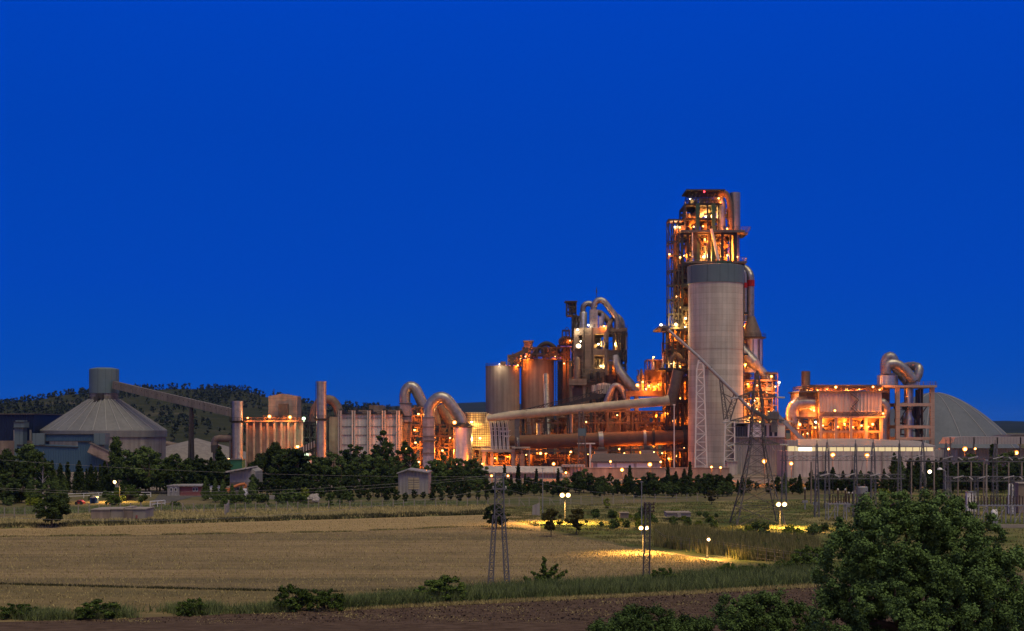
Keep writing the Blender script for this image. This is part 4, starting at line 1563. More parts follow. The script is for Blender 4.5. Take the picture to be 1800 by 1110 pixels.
# roof plant
MB().lathe(d.x(1026.5), 545, [(6.8 * d.s, d.z(577)), (6.8 * d.s, d.z(548)), (6.2 * d.s, d.z(547))], 20).build('roof_vessel', 'duct_bright', t)
MB().pbox(d, 1037, 1051, 577, 544.5, 0, 5).pbox(d, 1036.4, 1051.6, 561, 559.5, -.3, 5.3).build('roof_box', 'duct', t)
MB().pbox(d, 1053.5, 1058, 577, 556, 2, 4).lathe(d.x(1060.5), 546, [(4 * d.s, d.z(577)), (4 * d.s, d.z(556)), (2 * d.s, d.z(548))], 14).build('roof_pipe', 'duct_bright', t)
MB().tube(curve([d.p(1044, 547, 2), d.p(1045, 536, 2), d.p(1050, 528.5, 2), d.p(1057, 527, 2), d.p(1064, 531, 2), d.p(1073, 543, 2), d.p(1081, 553, 2), d.p(1085.5, 563, 2), d.p(1085.5, 579, 2)], 6), 5.4 * d.s, 18, rings=2.4).build('arch_duct', 'duct', t)
MB().tube(curve([d.p(1027, 546, 9), d.p(1027, 537, 9), d.p(1032, 531, 9), d.p(1040, 530.5, 9), d.p(1046, 536, 9)], 5), 5.0 * d.s, 14, rings=2.4).build('arch_duct', 'duct', t)
MB().tube(curve([d.p(1050, 548, 8), d.p(1056, 547, 8), d.p(1065, 554, 8), d.p(1072, 564, 7), d.p(1075, 577, 7)], 5), 5.4 * d.s, 14, rings=2.4).build('arch_duct', 'duct_dark', t)
MB().tube(curve([d.p(1086, 553, 8), d.p(1092, 558, 8), d.p(1096, 566, 8), d.p(1096, 578, 8)], 5), 5.5 * d.s, 14, rings=2.4).build('arch_duct', 'duct', t)
MB().bar(d.p(1049.5, 530, 3), d.p(1049.5, 504, 3), .2).bar(d.p(1049.5, 514, 3), d.p(1049.5, 508, 3), .45).build('mast', 'steel_dark', t)
mb = MB()
mb.frame(d.x(996.5), d.x(1013), 541, 547, [d.z(553.5), d.z(546), d.z(538), d.z(530.5)], 3, 1, .32, .8, random.Random(3))
mb.pbox(d, 993, 1015, 530.4, 529, 0, 8).pbox(d, 997, 1015, 555, 553.5, 0, 8)
mb.frame(d.x(1007), d.x(1019), 541, 548, [d.z(662), d.z(640), d.z(618), d.z(597), d.z(577), d.z(555)], 2, 1, .4, .7, random.Random(9))
clutter(mb, d.x(999), d.x(1013), 542, 546, d.z(552), d.z(532), 26, rn, .35)
clutter(mb, d.x(1007), d.x(1019), 542, 548, d.z(620), d.z(556), 26, rn, .5)
mb.build('stair_frame', 'steel_dark', t)
mb = MB()
for py in (577, 616, 650):
    mb.railing([(d.x(1063), 541, d.z(py)), (d.x(1104), 541, d.z(py))], post=1.8)
mb.railing([(d.x(1009), 540, d.z(575.8)), (d.x(1063), 540, d.z(575.8))], post=1.8)
mb.build('railing', 'steel_dark', t)
mb = MB()
clutter(mb, d.x(1063), d.x(1102), 538, 541, d.z(700), d.z(585), 40, rn, .4)
clutter(mb, d.x(1024), d.x(1062), 537.5, 539.5, d.z(704), d.z(655), 30, rn, .35)
for px in (1027, 1041):
    mb.tube([d.p(px, 576, -.4), d.p(px, 655, -.4)], .16, 6)
for k in range(5):
    mb.pbox(d, 1010 + (k % 2) * 6, 1024, 615 + k * 12, 614 + k * 12, -1.6, 0)
mb.each('small_fitting', 'steel_dark', t)
mb = MB()
a, b = d.p(1029, 662, -2), d.p(1063, 650, -2)
for q in (650, 661):
    mb.bar(d.p(1022, q, -1.6), d.p(1063, q, -1.6), .4)
for k in range(8):
    mb.bar(d.p(1022 + k * 5, 661 if k % 2 else 650, -1.6), d.p(1027 + k * 5, 650 if k % 2 else 661, -1.6), .28)
mb.bar(d.p(1034, 672, -1), d.p(1046, 660, -1), .8)
mb.build('girder', 'steel_mid', t)
MB().tube([d.p(1014, 668, -3), d.p(1014, 634, -3), d.p(1014, 630, -3), d.p(1014, 628, -3)], [5.4 * d.s, 5.4 * d.s, 4 * d.s, .3], 16, rings=3.5).build('domed_vessel', 'duct_dark', t)
pl = MB().pbox(d, 999.5, 1030, 678, 667, -5, 2).build('vessel_deck', 'mill', t)
for px in (1000.5, 1023.5):
    MB().pbox(d, px, px + 5, 720, 678, -4, -2.5).each('deck_leg', 'mill', pl)
MB().pbox(d, 1004, 1024, 720, 683, -2, 1).build('deck_wall', 'concrete_dark', pl)
for px, py, pw, dy, kd in ((1053, 604, 1900, 3.5, 'gold'), (1057, 643, 2400, 2, 'gold'), (1081, 604, 2600, 3, 'gold'), (1084, 628, 1100, 5, 'orange'), (1061.5, 574, 900, -.8, 'orange'), (1021, 599, 400, 4, 'gold'), (1034, 572, 300, -1.5, 'white'), (1082, 646, 700, 0, 'orange'), (1015, 580, 500, -1.0, 'white'), (1050, 632, 900, 5, 'gold')):
    glow(t, d, px, py, pw, dy, kd, r=.3)
flood(D(534), 1017, 608.5, 500, 'brightest white floodlight, high on the face of the mill tower', kind='white', size=1.0, group=None)

# ---- inverted pipe pair and roofed house before the mill tower
d = D(522)
t = thing('peaked_pipes', (d.x(1084), 522, 0), 'pair of pale pipes bent into a pointed arch at the mill tower foot', 'pipes')
for off in (0, 5):
    MB().tube(curve([d.p(1062 + off, 716, off * .3), d.p(1070 + off, 694, off * .3), d.p(1076 + off, 682, off * .3), d.p(1082 + off * .6, 677.5, off * .3), d.p(1089 + off * .4, 681, off * .3), d.p(1096 + off * .4, 693, off * .3), d.p(1101 + off * .5, 704, off * .3)], 5), .95, 12, rings=2.2).build('pipe', 'duct', t)
MB().tube([d.p(1084, 682, 1), d.p(1084, 716, 1)], .6, 8).build('strut', 'duct_dark', t)
MB().pbox(d, 1064, 1070, 740, 706, -.5, 2).pbox(d, 1098, 1104, 740, 702, -.5, 2).each('base_block', 'concrete_dark', t)
t = thing('ribbed_house', (d.x(1060), 526, 0), 'small white ribbed house with a pitched roof below the mill tower', 'industrial building')
mb = MB()
mb.prism([(d.x(a), d.z(b)) for a, b in ((1051, 692), (1051, 675), (1062, 672.5), (1074, 675), (1074, 692))], 524, 532)
mb.build('wall', 'white', t)
MB().pbox(d, 1042, 1051, 690, 677, 3, 8).build('annex', 'greyclad', t)
mb = MB()
for k in range(8):
    mb.pbox(d, 1051.5 + k * 3, 1052.4 + k * 3, 691, 677, 1.8, 2)
mb.each('rib', 'steel_mid', t)
MB().frame(d.x(1040), d.x(1074), 525, 531, [0, d.z(720), d.z(692)], 3, 1, .5, .6).build('stilts', 'steel_dark', t)

# ---- precalciner platforms between mill tower and preheater tower
d = D(520)
t = thing('raw_meal_platform', (d.x(1140), 524, 0), 'orange lit concrete deck with kettles and pipes between mill tower and tall tower', 'steel structure')
MB().pbox(d, 1100, 1172, 697, 687, 0, 9).build('deck', 'steel_brown', t)
for px in (1116, 1101, 1166):
    MB().pbox(d, px, px + 7, 850, 697, 1, 3.5).each('column', 'concrete_mid', t)
MB().lathe(d.x(1128.5), 523, [(4.2 * d.s, d.z(687)), (4.6 * d.s, d.z(672)), (5.4 * d.s, d.z(663)), (5.4 * d.s, d.z(661)), (3.2 * d.s, d.z(657)), (2.2 * d.s, d.z(651.5))], 16).build('kettle', 'tank', t)
mb = MB()
mb.add([(d.x(1143), 522, d.z(687)), (d.x(1175), 522, d.z(687)), (d.x(1175), 529, d.z(687)), (d.x(1143), 529, d.z(687)), (d.x(1152), 523, d.z(634)), (d.x(1164), 523, d.z(634)), (d.x(1164), 528, d.z(634)), (d.x(1152), 528, d.z(634))], [(0, 1, 5, 4), (1, 2, 6, 5), (2, 3, 7, 6), (3, 0, 4, 7), (4, 5, 6, 7)])
mb.build('tapered_hood', 'steel_brown', t)
mb = MB()
mb.frame(d.x(1138), d.x(1172), 520, 530, [d.z(687), d.z(668), d.z(650), d.z(632)], 4, 1, .35, .8, random.Random(8))
clutter(mb, d.x(1120), d.x(1172), 520, 529, d.z(686), d.z(650), 60, random.Random(19), .5)
mb.railing([(d.x(1100), 519.8, d.z(687)), (d.x(1172), 519.8, d.z(687))], post=1.6)
mb.build('pipework', 'steel_brown', t)
MB().tube(curve([d.p(1163, 660, -1), d.p(1165, 640, -1), d.p(1168, 622, -1), d.p(1172, 613, -1), d.p(1177, 611, -1)], 5), .65, 10).build('bent_pipe', 'duct', t)
MB().lathe(d.x(1148.5), 521.5, [(.8, d.z(650)), (.8, d.z(638)), (.35, d.z(634)), (.35, d.z(629))], 8).build('vent_stack', 'duct_bright', t)
for px, py, pw, dy in ((1141, 678, 3200, 0), (1150, 680, 3200, 1), (1128, 672, 1800, -4), (1158, 675, 2600, 1), (1165, 643, 2800, 0), (1170, 662, 1800, 2), (1135, 684, 1600, -1.5), (1148.5, 628, 300, -1)):
    glow(t, d, px, py, pw, dy, r=.28)
flood(D(512), 1120.5, 677.5, 3600, 'orange floodlight where the slanted duct meets the orange deck', size=.75)

# ================================================================== preheater tower and tall silo
d = D(512)
t = thing('preheater_tower', (d.x(1250), 524, 0), 'tallest tower of the works, open dark steel frame glowing orange inside', 'industrial tower')
YF, YB = 512, 535
rn = random.Random(77)
X = d.x
# main frame behind the silo up to its roof
zs = [0, d.z(790), d.z(748), d.z(704), d.z(664), d.z(620), d.z(578), d.z(540), d.z(500), d.z(462), d.z(407.5)]
mb = MB()
mb.frame(X(1199), X(1293), YF, YB, zs, 4, 2, .95, .5, rn, .4)
mb.build('main_frame', 'steel_dark', t)
mb = MB()
for z in zs[1:]:
    mb.box(X(1201), X(1292), YF + .6, YB - .6, z, z + .3)
mb.each('floor', 'steel_mid', t)
mb = MB()
mb.pbox(d, 1196, 1308, 409.5, 405.5, -1.6, 24).pbox(d, 1306, 1318, 409, 406, 4, 16)
mb.pbox(d, 1205, 1312, 463, 460, -1.2, 24)
mb.each('main_deck', 'steel_mid', t)
mb = MB()
for z, a, b in ((405.5, 1196, 1318), (460, 1205, 1312)):
    mb.railing([(X(a), YF - 1.4, d.z(z)), (X(b), YF - 1.4, d.z(z)), (X(b), YB, d.z(z))], post=1.5)
for z, a, b in ((383.5, 1200, 1263), (357.5, 1209, 1268)):
    mb.railing([(X(a), YF - .2, d.z(z)), (X(b), YF - .2, d.z(z))], post=1.5)
mb.build('railing', 'steel_mid', t)
# green columns and floors of the upper stage
mb = MB()
for px in (1223.5, 1251.5):
    mb.pbox(d, px, px + 6.4, 460, 357, .2, 1.6).pbox(d, px, px + 6.4, 407, 357, 14, 15.4)
mb.each('green_column', 'green', t)
mb = MB()
mb.frame(X(1205), X(1264), YF + 1, YB - 6, [d.z(405.5), d.z(383.5), d.z(357.5)], 3, 1, .55, .25, rn)
mb.pbox(d, 1199, 1264, 385, 383.3, .4, 17.5).pbox(d, 1208, 1270, 359.6, 357.4, .4, 17.5)
for px in (1208, 1283, 1290):
    mb.pbox(d, px, px + 3.2, 460, 409, .3, 1.5)
for a, b in (((1264, 412), (1282, 430)), ((1282, 412), (1264, 430)), ((1264, 432), (1283, 447)), ((1283, 432), (1264, 450))):
    mb.bar(d.p(*a, 1), d.p(*b, 1), .25)
mb.build('upper_frame', 'steel_dark', t)
mb = MB()
mb.pbox(d, 1206.5, 1275, 335, 332.6, .3, 14)
mb.frame(X(1213), X(1264), YF + 1.5, YB - 9, [d.z(357), d.z(347), d.z(341), d.z(335)], 8, 1, .22, 1, rn, .8)
mb.build('top_canopy', 'steel_dark', t)
mb = MB()
for k in range(9):
    x0 = 1216 + k * 5.3
    mb.pbox(d, x0, x0 + rn.uniform(2.6, 4.6), 357, 357 - rn.uniform(5, 13), 2 + (k % 3) * 2, 5 + (k % 3) * 2)
clutter(mb, X(1211), X(1266), YF + 2, YB - 9, d.z(357), d.z(346), 26, rn, .4)
mb.build('top_machinery', 'steel_mid', t)
MB().tube(curve([d.p(1262, 342, 3), d.p(1270, 337.5, 3), d.p(1278, 339, 3), d.p(1283.5, 349, 3), d.p(1285.5, 365, 3), d.p(1286, 384, 3), d.p(1285, 405, 3)], 6), [1.0] + [1.15] * 12 + [1.0] * 24, 14, rings=2).build('gooseneck_duct', 'steel_brown', t)
MB().lathe(X(1270.5), YF + 4, [(7.8 * d.s, d.z(406)), (7.8 * d.s, d.z(357)), (6.8 * d.s, d.z(352)), (4 * d.s, d.z(346)), (2, d.z(340))], 20).build('upper_cyclone', 'duct', t)
mb = MB()
mb.tube([(X(1296.5), YF + 6, d.z(463)), (X(1296.5), YF + 6, d.z(405))], 8.2 * d.s, 20, rings=3)
mb.tube([(X(1296.5), YF + 6, d.z(405)), (X(1296.5), YF + 6, d.z(334.5))], 9.4 * d.s, 22, rings=3.2, ringk=1.02)
mb.build('exhaust_stack', 'duct', t)
mb = MB()
mb.railing([(X(1306), YF + 3, d.z(405.5)), (X(1318), YF + 3, d.z(405.5))], post=1.2, h=1.6)
mb.build('stack_railing', 'steel_mid', t)
# big inner cyclones, ducts and pipes
mb = MB()
for px, dy, z1, r in ((1236, 10, 415, 11), (1262, 13, 412, 10), (1218, 13, 420, 7), (1277, 9, 415, 6)):
    mb.lathe(X(px), YF + dy, [(r * d.s * .3, d.z(459)), (r * d.s, d.z(440)), (r * d.s, d.z(z1)), (r * d.s * .6, d.z(z1 - 3))], 18)
for px, dy, z1, z0, r in ((1232, 7, 366, 383, 7), (1248, 8, 388, 404, 8), (1217, 9, 389, 404, 6)):
    mb.lathe(X(px), YF + dy, [(r * d.s * .4, d.z(z0)), (r * d.s, d.z(z0 - 7)), (r * d.s, d.z(z1)), (r * d.s * .5, d.z(z1 - 3))], 16)
mb.tube([d.p(1212, 396, 6), d.p(1222, 380, 6), d.p(1248, 362, 6)], 1.6, 12)
for k in range(8):
    zt = 470 + k * 38
    for px, dy in ((1212, 9), (1206, 14)):
        mb.lathe(X(px), YF + dy, [(1.0, d.z(zt + 34)), (2.4, d.z(zt + 20)), (2.4, d.z(zt + 3)), (1.2, d.z(zt))], 12)
mb.each('inner_cyclone', 'duct_dark', t)
mb = MB()
for a, b, n in ((404, 386, 44), (383, 360, 44), (459, 412, 100)):
    clutter(mb, X(1206), X(1284), YF + 2, YB - 4, d.z(a), d.z(b), n, rn, .45)
for k in range(9):
    clutter(mb, X(1200), X(1214), YF + 1, YB - 6, zs[k] + .4, zs[k + 1] - .8, 34, rn, .6)
    clutter(mb, X(1295), X(1312), YF + 4, YB - 6, zs[k] + .4, zs[k + 1] - .8, 8, rn, .5)
mb.build('pipework', 'steel_brown', t)
MB().tube([d.p(1249, 404, -1.3), d.p(1251, 411, -1.4), d.p(1263, 464, -1.6)], .5, 10).build('slanted_chute', 'steel_pale', t)
MB().tube([d.p(1216.5, 460, -1.1), d.p(1216.5, 409, -1.1)], .22, 8).build('downpipe', 'steel_pale', t)
# hoist shaft on the left side
mb = MB()
zz = [0]
while zz[-1] < d.z(386) - 3:
    zz.append(zz[-1] + 5.2)
zz[-1] = d.z(386)
mb.frame(X(1175), X(1192), YF - 1, YF + 5, zz, 2, 1, .42, .75, rn, .5)
mb.frame(X(1192.5), X(1199), YF - .6, YF + 6, zz[:-2], 1, 1, .4, .9, rn, .5)
mb.build('hoist_shaft', 'steel_dark', t)
mb = MB()
for k, z in enumerate(zz[3:-2]):
    a, b = (1176, 1190) if k % 2 else (1190, 1176)
    mb.bar((X(a), YF + 2, z), (X(b), YF + 2, z + 5.2), 1.0, .16)
mb.pbox(d, 1186, 1189, 600, 400, 1, 3)
mb.build('stair_flight', 'steel_brown', t)
mb = MB()
mb.pbox(d, 1175, 1200, 389.5, 387.5, -1.5, 6).pbox(d, 1190, 1204, 409, 395, 2, 8)
mb.tube([d.p(1206, 352, 3), d.p(1205, 372, 3), d.p(1207, 383, 3)], [.2, .7, .9], 8)
mb.build('shaft_head', 'steel_brown', t)
# lower left platforms, all orange
mb = MB()
mb.pbox(d, 1158, 1210, 580, 577, -3.5, 8).pbox(d, 1156, 1210, 652, 648, -4, 8).pbox(d, 1166, 1210, 706, 703, -3, 8).pbox(d, 1166, 1210, 752, 749.5, -3, 8)
mb.railing([(X(1158), YF - 3.4, d.z(577)), (X(1209), YF - 3.4, d.z(577))], post=1.4)
mb.railing([(X(1156), YF - 3.9, d.z(648)), (X(1209), YF - 3.9, d.z(648))], post=1.4)
mb.each('lower_deck', 'steel_dark', t)
mb = MB()
mb.lathe(X(1184), YF + 4, [(1.4, d.z(646)), (2.6, d.z(634)), (2.6, d.z(618)), (1.6, d.z(610)), (1.6, d.z(590))], 16)
mb.lathe(X(1200), YF + 6, [(1.4, d.z(646)), (2.4, d.z(636)), (2.4, d.z(600)), (1.2, d.z(592))], 16)
mb.tube(curve([d.p(1178, 636, -1.5), d.p(1186, 624, -2), d.p(1192, 628, -2), d.p(1196, 634, -2), d.p(1206, 638, -1)], 5), 1.2, 12, rings=1.6)
mb.each('lower_vessel', 'duct_dark', t)
mb = MB()
for a, b, n in ((648, 600, 70), (703, 655, 60), (748, 706, 55), (826, 755, 60), (600, 580, 16)):
    clutter(mb, X(1168), X(1207), YF - 2, YF + 9, d.z(a) + .2, d.z(b), n, rn, .55)
mb.build('lower_pipework', 'steel_brown', t)
mb = MB()
mb.frame(X(1170), X(1209), YF - 2.5, YF + 8, [0, d.z(790), d.z(752), d.z(706), d.z(652), d.z(615), d.z(580)], 4, 1, .5, .6, rn)
mb.build('lower_frame', 'steel_dark', t)
for px, py, pw, dy, kd in ((1243, 378, 6000, 4, 'gold'), (1226, 380, 2000, 3, 'orange'), (1222, 396, 2200, 4, 'orange'), (1238, 396, 1800, 3, 'orange'), (1240, 449, 8000, 4.5, 'gold'), (1220, 449, 6500, 4, 'gold'),
                           (1241, 420, 1500, 3, 'orange'), (1281, 447, 4200, 3.5, 'orange'), (1270, 425, 4200, 4, 'orange'), (1266, 450, 1800, 2, 'orange'), (1205, 448, 2200, 3, 'orange'), (1196, 452, 1200, 1, 'orange'),
                           (1214, 348, 800, 2, 'gold'), (1264, 348, 1100, 1, 'orange'), (1195, 400, 2200, 0, 'orange'), (1187, 398, 900, 1.5, 'white'), (1176, 448, 600, -1.5, 'orange'), (1190, 520, 900, 3, 'orange'),
                           (1197, 540, 1600, 1, 'orange'), (1205, 560, 4000, 0, 'gold'), (1205, 575, 2600, 1, 'gold'), (1202, 600, 2200, 3, 'orange'), (1186, 590, 3600, 1, 'orange'), (1180, 640, 2800, -1.5, 'gold'), (1195, 644, 3800, 0, 'orange'),
                           (1203, 622, 1800, 2, 'orange'), (1178, 690, 1500, 1, 'orange'), (1200, 675, 2600, 3, 'orange'), (1198, 700, 2200, 3, 'orange'), (1204, 735, 2200, 4, 'orange'), (1185, 740, 1800, 2, 'orange'),
                           (1204, 788, 1800, 4, 'orange'), (1190, 802, 1800, 0, 'orange'), (1175, 806, 1500, -1, 'orange'), (1298, 450, 1500, 3, 'orange')):
    glow(t, d, px, py, pw, dy, kd, r=.26)
p = d.p(1238, 337.5, 0)
MB().lathe(p.x, p.y, [(.1, p.z - .3), (.3, p.z - .1), (.3, p.z + .2), (.1, p.z + .4)], 10).build('red_beacon', 'lamp_red', t, loc=p)
flood(D(510), 1162, 571.5, 3000, 'white floodlight out on the far end of the tall tower platform', kind='white', size=.62, group=None)
flood(D(509), 1188, 570.5, 4200, 'gold floodlight on the tall tower platform, next to the white one', kind='gold', size=.6, group=None)
flood(D(510), 1279.5, 401, 2600, 'orange floodlight on the tall tower deck beside its stack', size=.4, dy=2)
flood(D(510), 1239.5, 420, 1500, 'orange floodlight hanging below the tall tower upper deck', size=.35, dy=1)

# ---- tall silo
d = D(500)
x = d.x(1258)
R = 48 * d.s
t = thing('tall_silo', (x, 500, 0), 'tall pale concrete silo with a grey blue band round its top', 'silo')
zt = d.z(499)
MB().lathe(x, 500, [(R, 0), (R, zt)], 72).build('barrel', 'silo', t)
MB().lathe(x, 500, [(R * 1.03, zt - .2), (R * 1.035, d.z(469.5)), (R * .98, d.z(468.5)), (R * .4, d.z(466)), (.1, d.z(464.5))], 28).build('top_band', 'blue_band', t)
mb = MB()
for py in (552, 624, 706):
    mb.pbox(d, 1305.5, 1313, py + 1.8, py - 1.8, -3, 0)
mb.each('pipe_bracket', 'steel_dark', t)
MB().pbox(d, 1303.5, 1305.5, 832, 500, -2.8, -2.2).build('cable_riser', 'steel_mid', t)
mb = MB()
mb.pbox(d, 1257, 1266, 466, 461, -2, 2)
clutter(mb, d.x(1250), d.x(1285), 497, 503, d.z(465.5), d.z(459), 16, random.Random(2), .35)
mb.build('roof_fittings', 'green', t)
mb = MB()
mb.lathe(x, 500, [(R * 1.006, d.z(616.5)), (R * 1.006, d.z(615.5))], 72, caps=False)
mb.build('joint', 'concrete_mid', t)

# ---- right hand ducts of the tower
d = D(512)
t = thing('quench_duct', (d.x(1322), 514, 0), 'brown downcomer duct with a red band, widening into a cone beside the tall silo', 'duct')
mb = MB()
mb.tube(curve([d.p(1298, 466, 4), d.p(1308, 468, 4), d.p(1316, 474, 3), d.p(1320.5, 484, 2), d.p(1321, 496, 2)], 6), 6.6 * d.s, 18, rings=1.9)
mb.tube([d.p(1321, 496, 2), d.p(1321, 560, 2)], 6.4 * d.s, 18, rings=1.5, ringk=1.04)
mb.build('downcomer', 'duct', t)
MB().tube([d.p(1321, 492, 2), d.p(1321, 503, 2)], 7.2 * d.s, 20).each('red_band', 'red', t)
MB().tube([d.p(1310.5, 484, 1), d.p(1310.5, 565, 1)], 3.4 * d.s, 12, rings=1.5, ringk=1.05).tube(curve([d.p(1300, 474, 2), d.p(1308, 477, 1), d.p(1310.5, 486, 1)], 5), 3.4 * d.s, 12).build('side_pipe', 'duct', t)
MB().tube([d.p(1310.5, 497, 1), d.p(1310.5, 506, 1)], 4.1 * d.s, 14).each('red_band', 'red', t)
MB().lathe(d.x(1322), 514, [(19 * d.s, d.z(592)), (17.5 * d.s, d.z(585)), (7.2 * d.s, d.z(558)), (6.4 * d.s, d.z(556))], 24).build('cone', 'duct_dark', t)
MB().lathe(d.x(1322), 514, [(21 * d.s, d.z(596)), (26 * d.s, d.z(594.5)), (26 * d.s, d.z(592.5)), (19 * d.s, d.z(592))], 24).build('collar', 'steel_dark', t)
MB().lathe(d.x(1325), 514, [(16.5 * d.s, d.z(655)), (16.5 * d.s, d.z(596))], 24).each('drum', 'duct_bright', t)
mb = MB()
for px in (1311, 1322, 1333, 1338):
    mb.pbox(d, px, px + 1.2, 650, 597, -1.6, -1.2)
mb.each('rib', 'steel_dark', t)
MB().tube(curve([d.p(1300, 608, 0), d.p(1312, 626, -1), d.p(1326, 642, -2), d.p(1340, 656, -2), d.p(1346, 668, -2)], 5), [2.0] * 6 + [2.2] * 6 + [1.5] * 9, 16, rings=2).build('slanted_duct', 'duct', t)
mb = MB()
mb.railing([(d.x(1322) + cos(a) * 26 * d.s, 514 + sin(a) * 26 * d.s, d.z(592.5)) for a in [2 * pi * k / 18 for k in range(19)]], post=1.5)
mb.build('railing', 'steel_dark', t)

t = thing('fan_platforms', (d.x(1338), 512, 0), 'round stack of orange lit service platforms between tall silo and ribbed filter', 'steel structure')
d = D(508)
rn = random.Random(31)
mb = MB()
cxp = d.x(1340)
for z, r, h in ((682, 26, 2.2), (668, 28, 1.2), (700, 24, .7), (716, 25, .7), (734, 24, .7), (752, 24, .7)):
    mb.lathe(cxp, 512, [(r * d.s, d.z(z) - h * .5), (r * d.s * 1.02, d.z(z)), (r * d.s, d.z(z) + .2)], 22)
mb.each('ring_deck', 'steel_brown', t)
mb = MB()
for z, r in ((668, 28), (682, 26.5), (700, 24), (716, 25), (734, 24)):
    mb.railing([(cxp + cos(a) * r * d.s, 512 + sin(a) * r * d.s, d.z(z) + .2) for a in [2 * pi * k / 18 for k in range(19)]], post=1.4)
mb.build('railing', 'steel_brown', t)
mb = MB()
for k in range(10):
    a = 2 * pi * k / 10
    mb.box(cxp + cos(a) * 4.2 - .2, cxp + cos(a) * 4.2 + .2, 512 + sin(a) * 4.2 - .2, 512 + sin(a) * 4.2 + .2, 0, d.z(668))
mb.tube([(cxp, 512, 0), (cxp, 512, d.z(672))], 2.4, 16, rings=2.4)
mb.lathe(d.x(1347), 512, [(1.3, d.z(668)), (1.3, d.z(658)), (.9, d.z(655))], 14)
clutter(mb, d.x(1316), d.x(1364), 508, 515, d.z(826), d.z(672), 120, rn, .5)
clutter(mb, d.x(1320), d.x(1362), 508, 515, d.z(667), d.z(657), 20, rn, .4)
mb.frame(d.x(1349), d.x(1367), 508, 514, [d.z(760), d.z(735), d.z(712), d.z(690), d.z(668), d.z(656)], 2, 1, .3, .5, rn)
mb.pbox(d, 1345, 1367, 655.5, 654.6, 0, 5)
mb.build('pipework', 'steel_brown', t)
MB().pbox(d, 1310, 1322, 760, 655, 5, 9).build('lift_shaft', 'concrete_dark', t)
for px, py, pw, dy in ((1315, 740, 3600, 1), (1316, 710, 3000, 1), (1325, 704, 2400, -1), (1328, 678, 2600, -3.5), (1345, 690, 1800, -2), (1350, 724, 2000, -1.5), (1334, 742, 1500, -2), (1316, 675, 2600, 2), (1361, 680, 1200, -2), (1328, 720, 1500, -3), (1311, 570, 1500, 6), (1313, 640, 2200, 5)):
    glow(t, d, px, py, pw, dy, 'gold' if px in (1315, 1325) else 'orange', r=.25)
flood(D(504), 1356, 662, 2600, 'orange floodlight on top of the round service platforms', size=.55)
flood(D(504), 1369.5, 672.5, 1800, 'white lamp on the rim of the round service platforms', kind='white', size=.45, group=None)

# ---- sloping belt with its trestles
d = D(484)
t = thing('inclined_conveyor', (d.x(1290), 484, 0), 'long straight grey conveyor tube sloping down across the tall silo', 'conveyor')
a, b, c = d.p(1166, 573), d.p(1320, 720), d.p(1352, 737)
MB().tube([a, d.p(1226, 626), b], .56, 12, rings=5).build('tube', 'steel', t)
dd = D(480)
MB().bar(d.p(1358, 722), d.p(1418, 780), 1.4, 1.2).build('lower_gallery', 'steel', t)
mb = MB()
mb.tube([b, c, d.p(1362, 726)], .8, 10)
mb.pbox(d, 1349, 1368, 737, 724, -1.5, 2).pbox(d, 1355, 1366, 760, 737, -.8, .8)
mb.build('transfer_box', 'steel_mid', t)
MB().pbox(d, 1158, 1176, 578, 574, -2, 20).pbox(d, 1162, 1170, 583, 578, -1, 2).each('head_deck', 'steel_mid', t)
mb = MB()
for px, q in ((1205, 607), (1245, 645)):
    mb.pbox(d, px, px + 7, q + 1.5, q + .2, .8, 8)
mb.each('tie', 'steel_dark', t)
t = thing('trestle', (d.x(1232), 484, 0), 'tall pale narrow lattice trestle standing straight before the tall silo', 'trestle', None)
mb = MB()
mb.lattice((d.x(1232.5), 484, d.z(834)), (d.x(1231), 484, d.z(650)), 21.5 * d.s, 12.5 * d.s, 13, .26, flat=True, leg=.46)
for s in (-1, 1):
    mb.bar((d.x(1231 + s * 6.2), 484, d.z(650)), (d.x(1231.5 + s * 3.4), 484, d.z(634)), .46)
mb.bar(d.p(1227, 638), d.p(1236, 638), .4).bar(d.p(1228, 634), d.p(1235, 634), .5)
mb.build('lattice', 'steel_pale', t)
t = thing('trestle', (d.x(1282), 484, 0), 'forked lattice trestle with one bent arm before the tall silo', 'trestle', None)
mb = MB()
mb.lattice((d.x(1282), 484, d.z(834)), (d.x(1283), 484, d.z(738)), 19 * d.s, 16 * d.s, 7, .24, flat=True, leg=.42)
mb.build('lower_lattice', 'steel_pale', t)
mb = MB()
mb.lattice((d.x(1279), 484, d.z(738)), (d.x(1294), 484, d.z(694)), 9 * d.s, 8 * d.s, 6, .24, flat=True, leg=.42)
mb.lattice((d.x(1276), 484, d.z(738)), (d.x(1266.5), 484, d.z(667)), 7 * d.s, 3.5 * d.s, 8, .2, flat=True, leg=.36)
mb.bar(d.p(1266, 690), d.p(1292, 702), .3).bar(d.p(1270, 692), d.p(1286, 712), .25)
mb.build('forked_arm', 'steel_mid', t)

# ---- grey blending house below
d = D(486)
t = thing('grey_house', (d.x(1336), 486, 0), 'plain grey house with dark vertical slots, behind the big pylon', 'industrial building')
MB().pbox(d, 1292, 1381, 850, 769, 2, 22).build('lower_wall', 'greyclad', t)
MB().pbox(d, 1292.5, 1316, 769, 750, 3, 20).build('slotted_wall', 'greyclad', t)
mb = MB()
for k in range(8):
    mb.pbox(d, 1293.5 + k * 2.9, 1295 + k * 2.9, 767, 750.6, 2.7, 3.1)
for px in (1353, 1362):
    mb.pbox(d, px, px + 5.2, 767, 748, .7, 1.05)
mb.pbox(d, 1344, 1348, 767, 748, .7, 1.05)
mb.each('slot', 'glass', t)
MB().pbox(d, 1316, 1381, 769, 745, 1, 20).build('upper_wall', 'whitep', t)
MB().pbox(d, 1291, 1382, 745, 743.4, .6, 21).pbox(d, 1291.4, 1382, 769.7, 768.7, .7, 21).build('coping', 'roof', t)
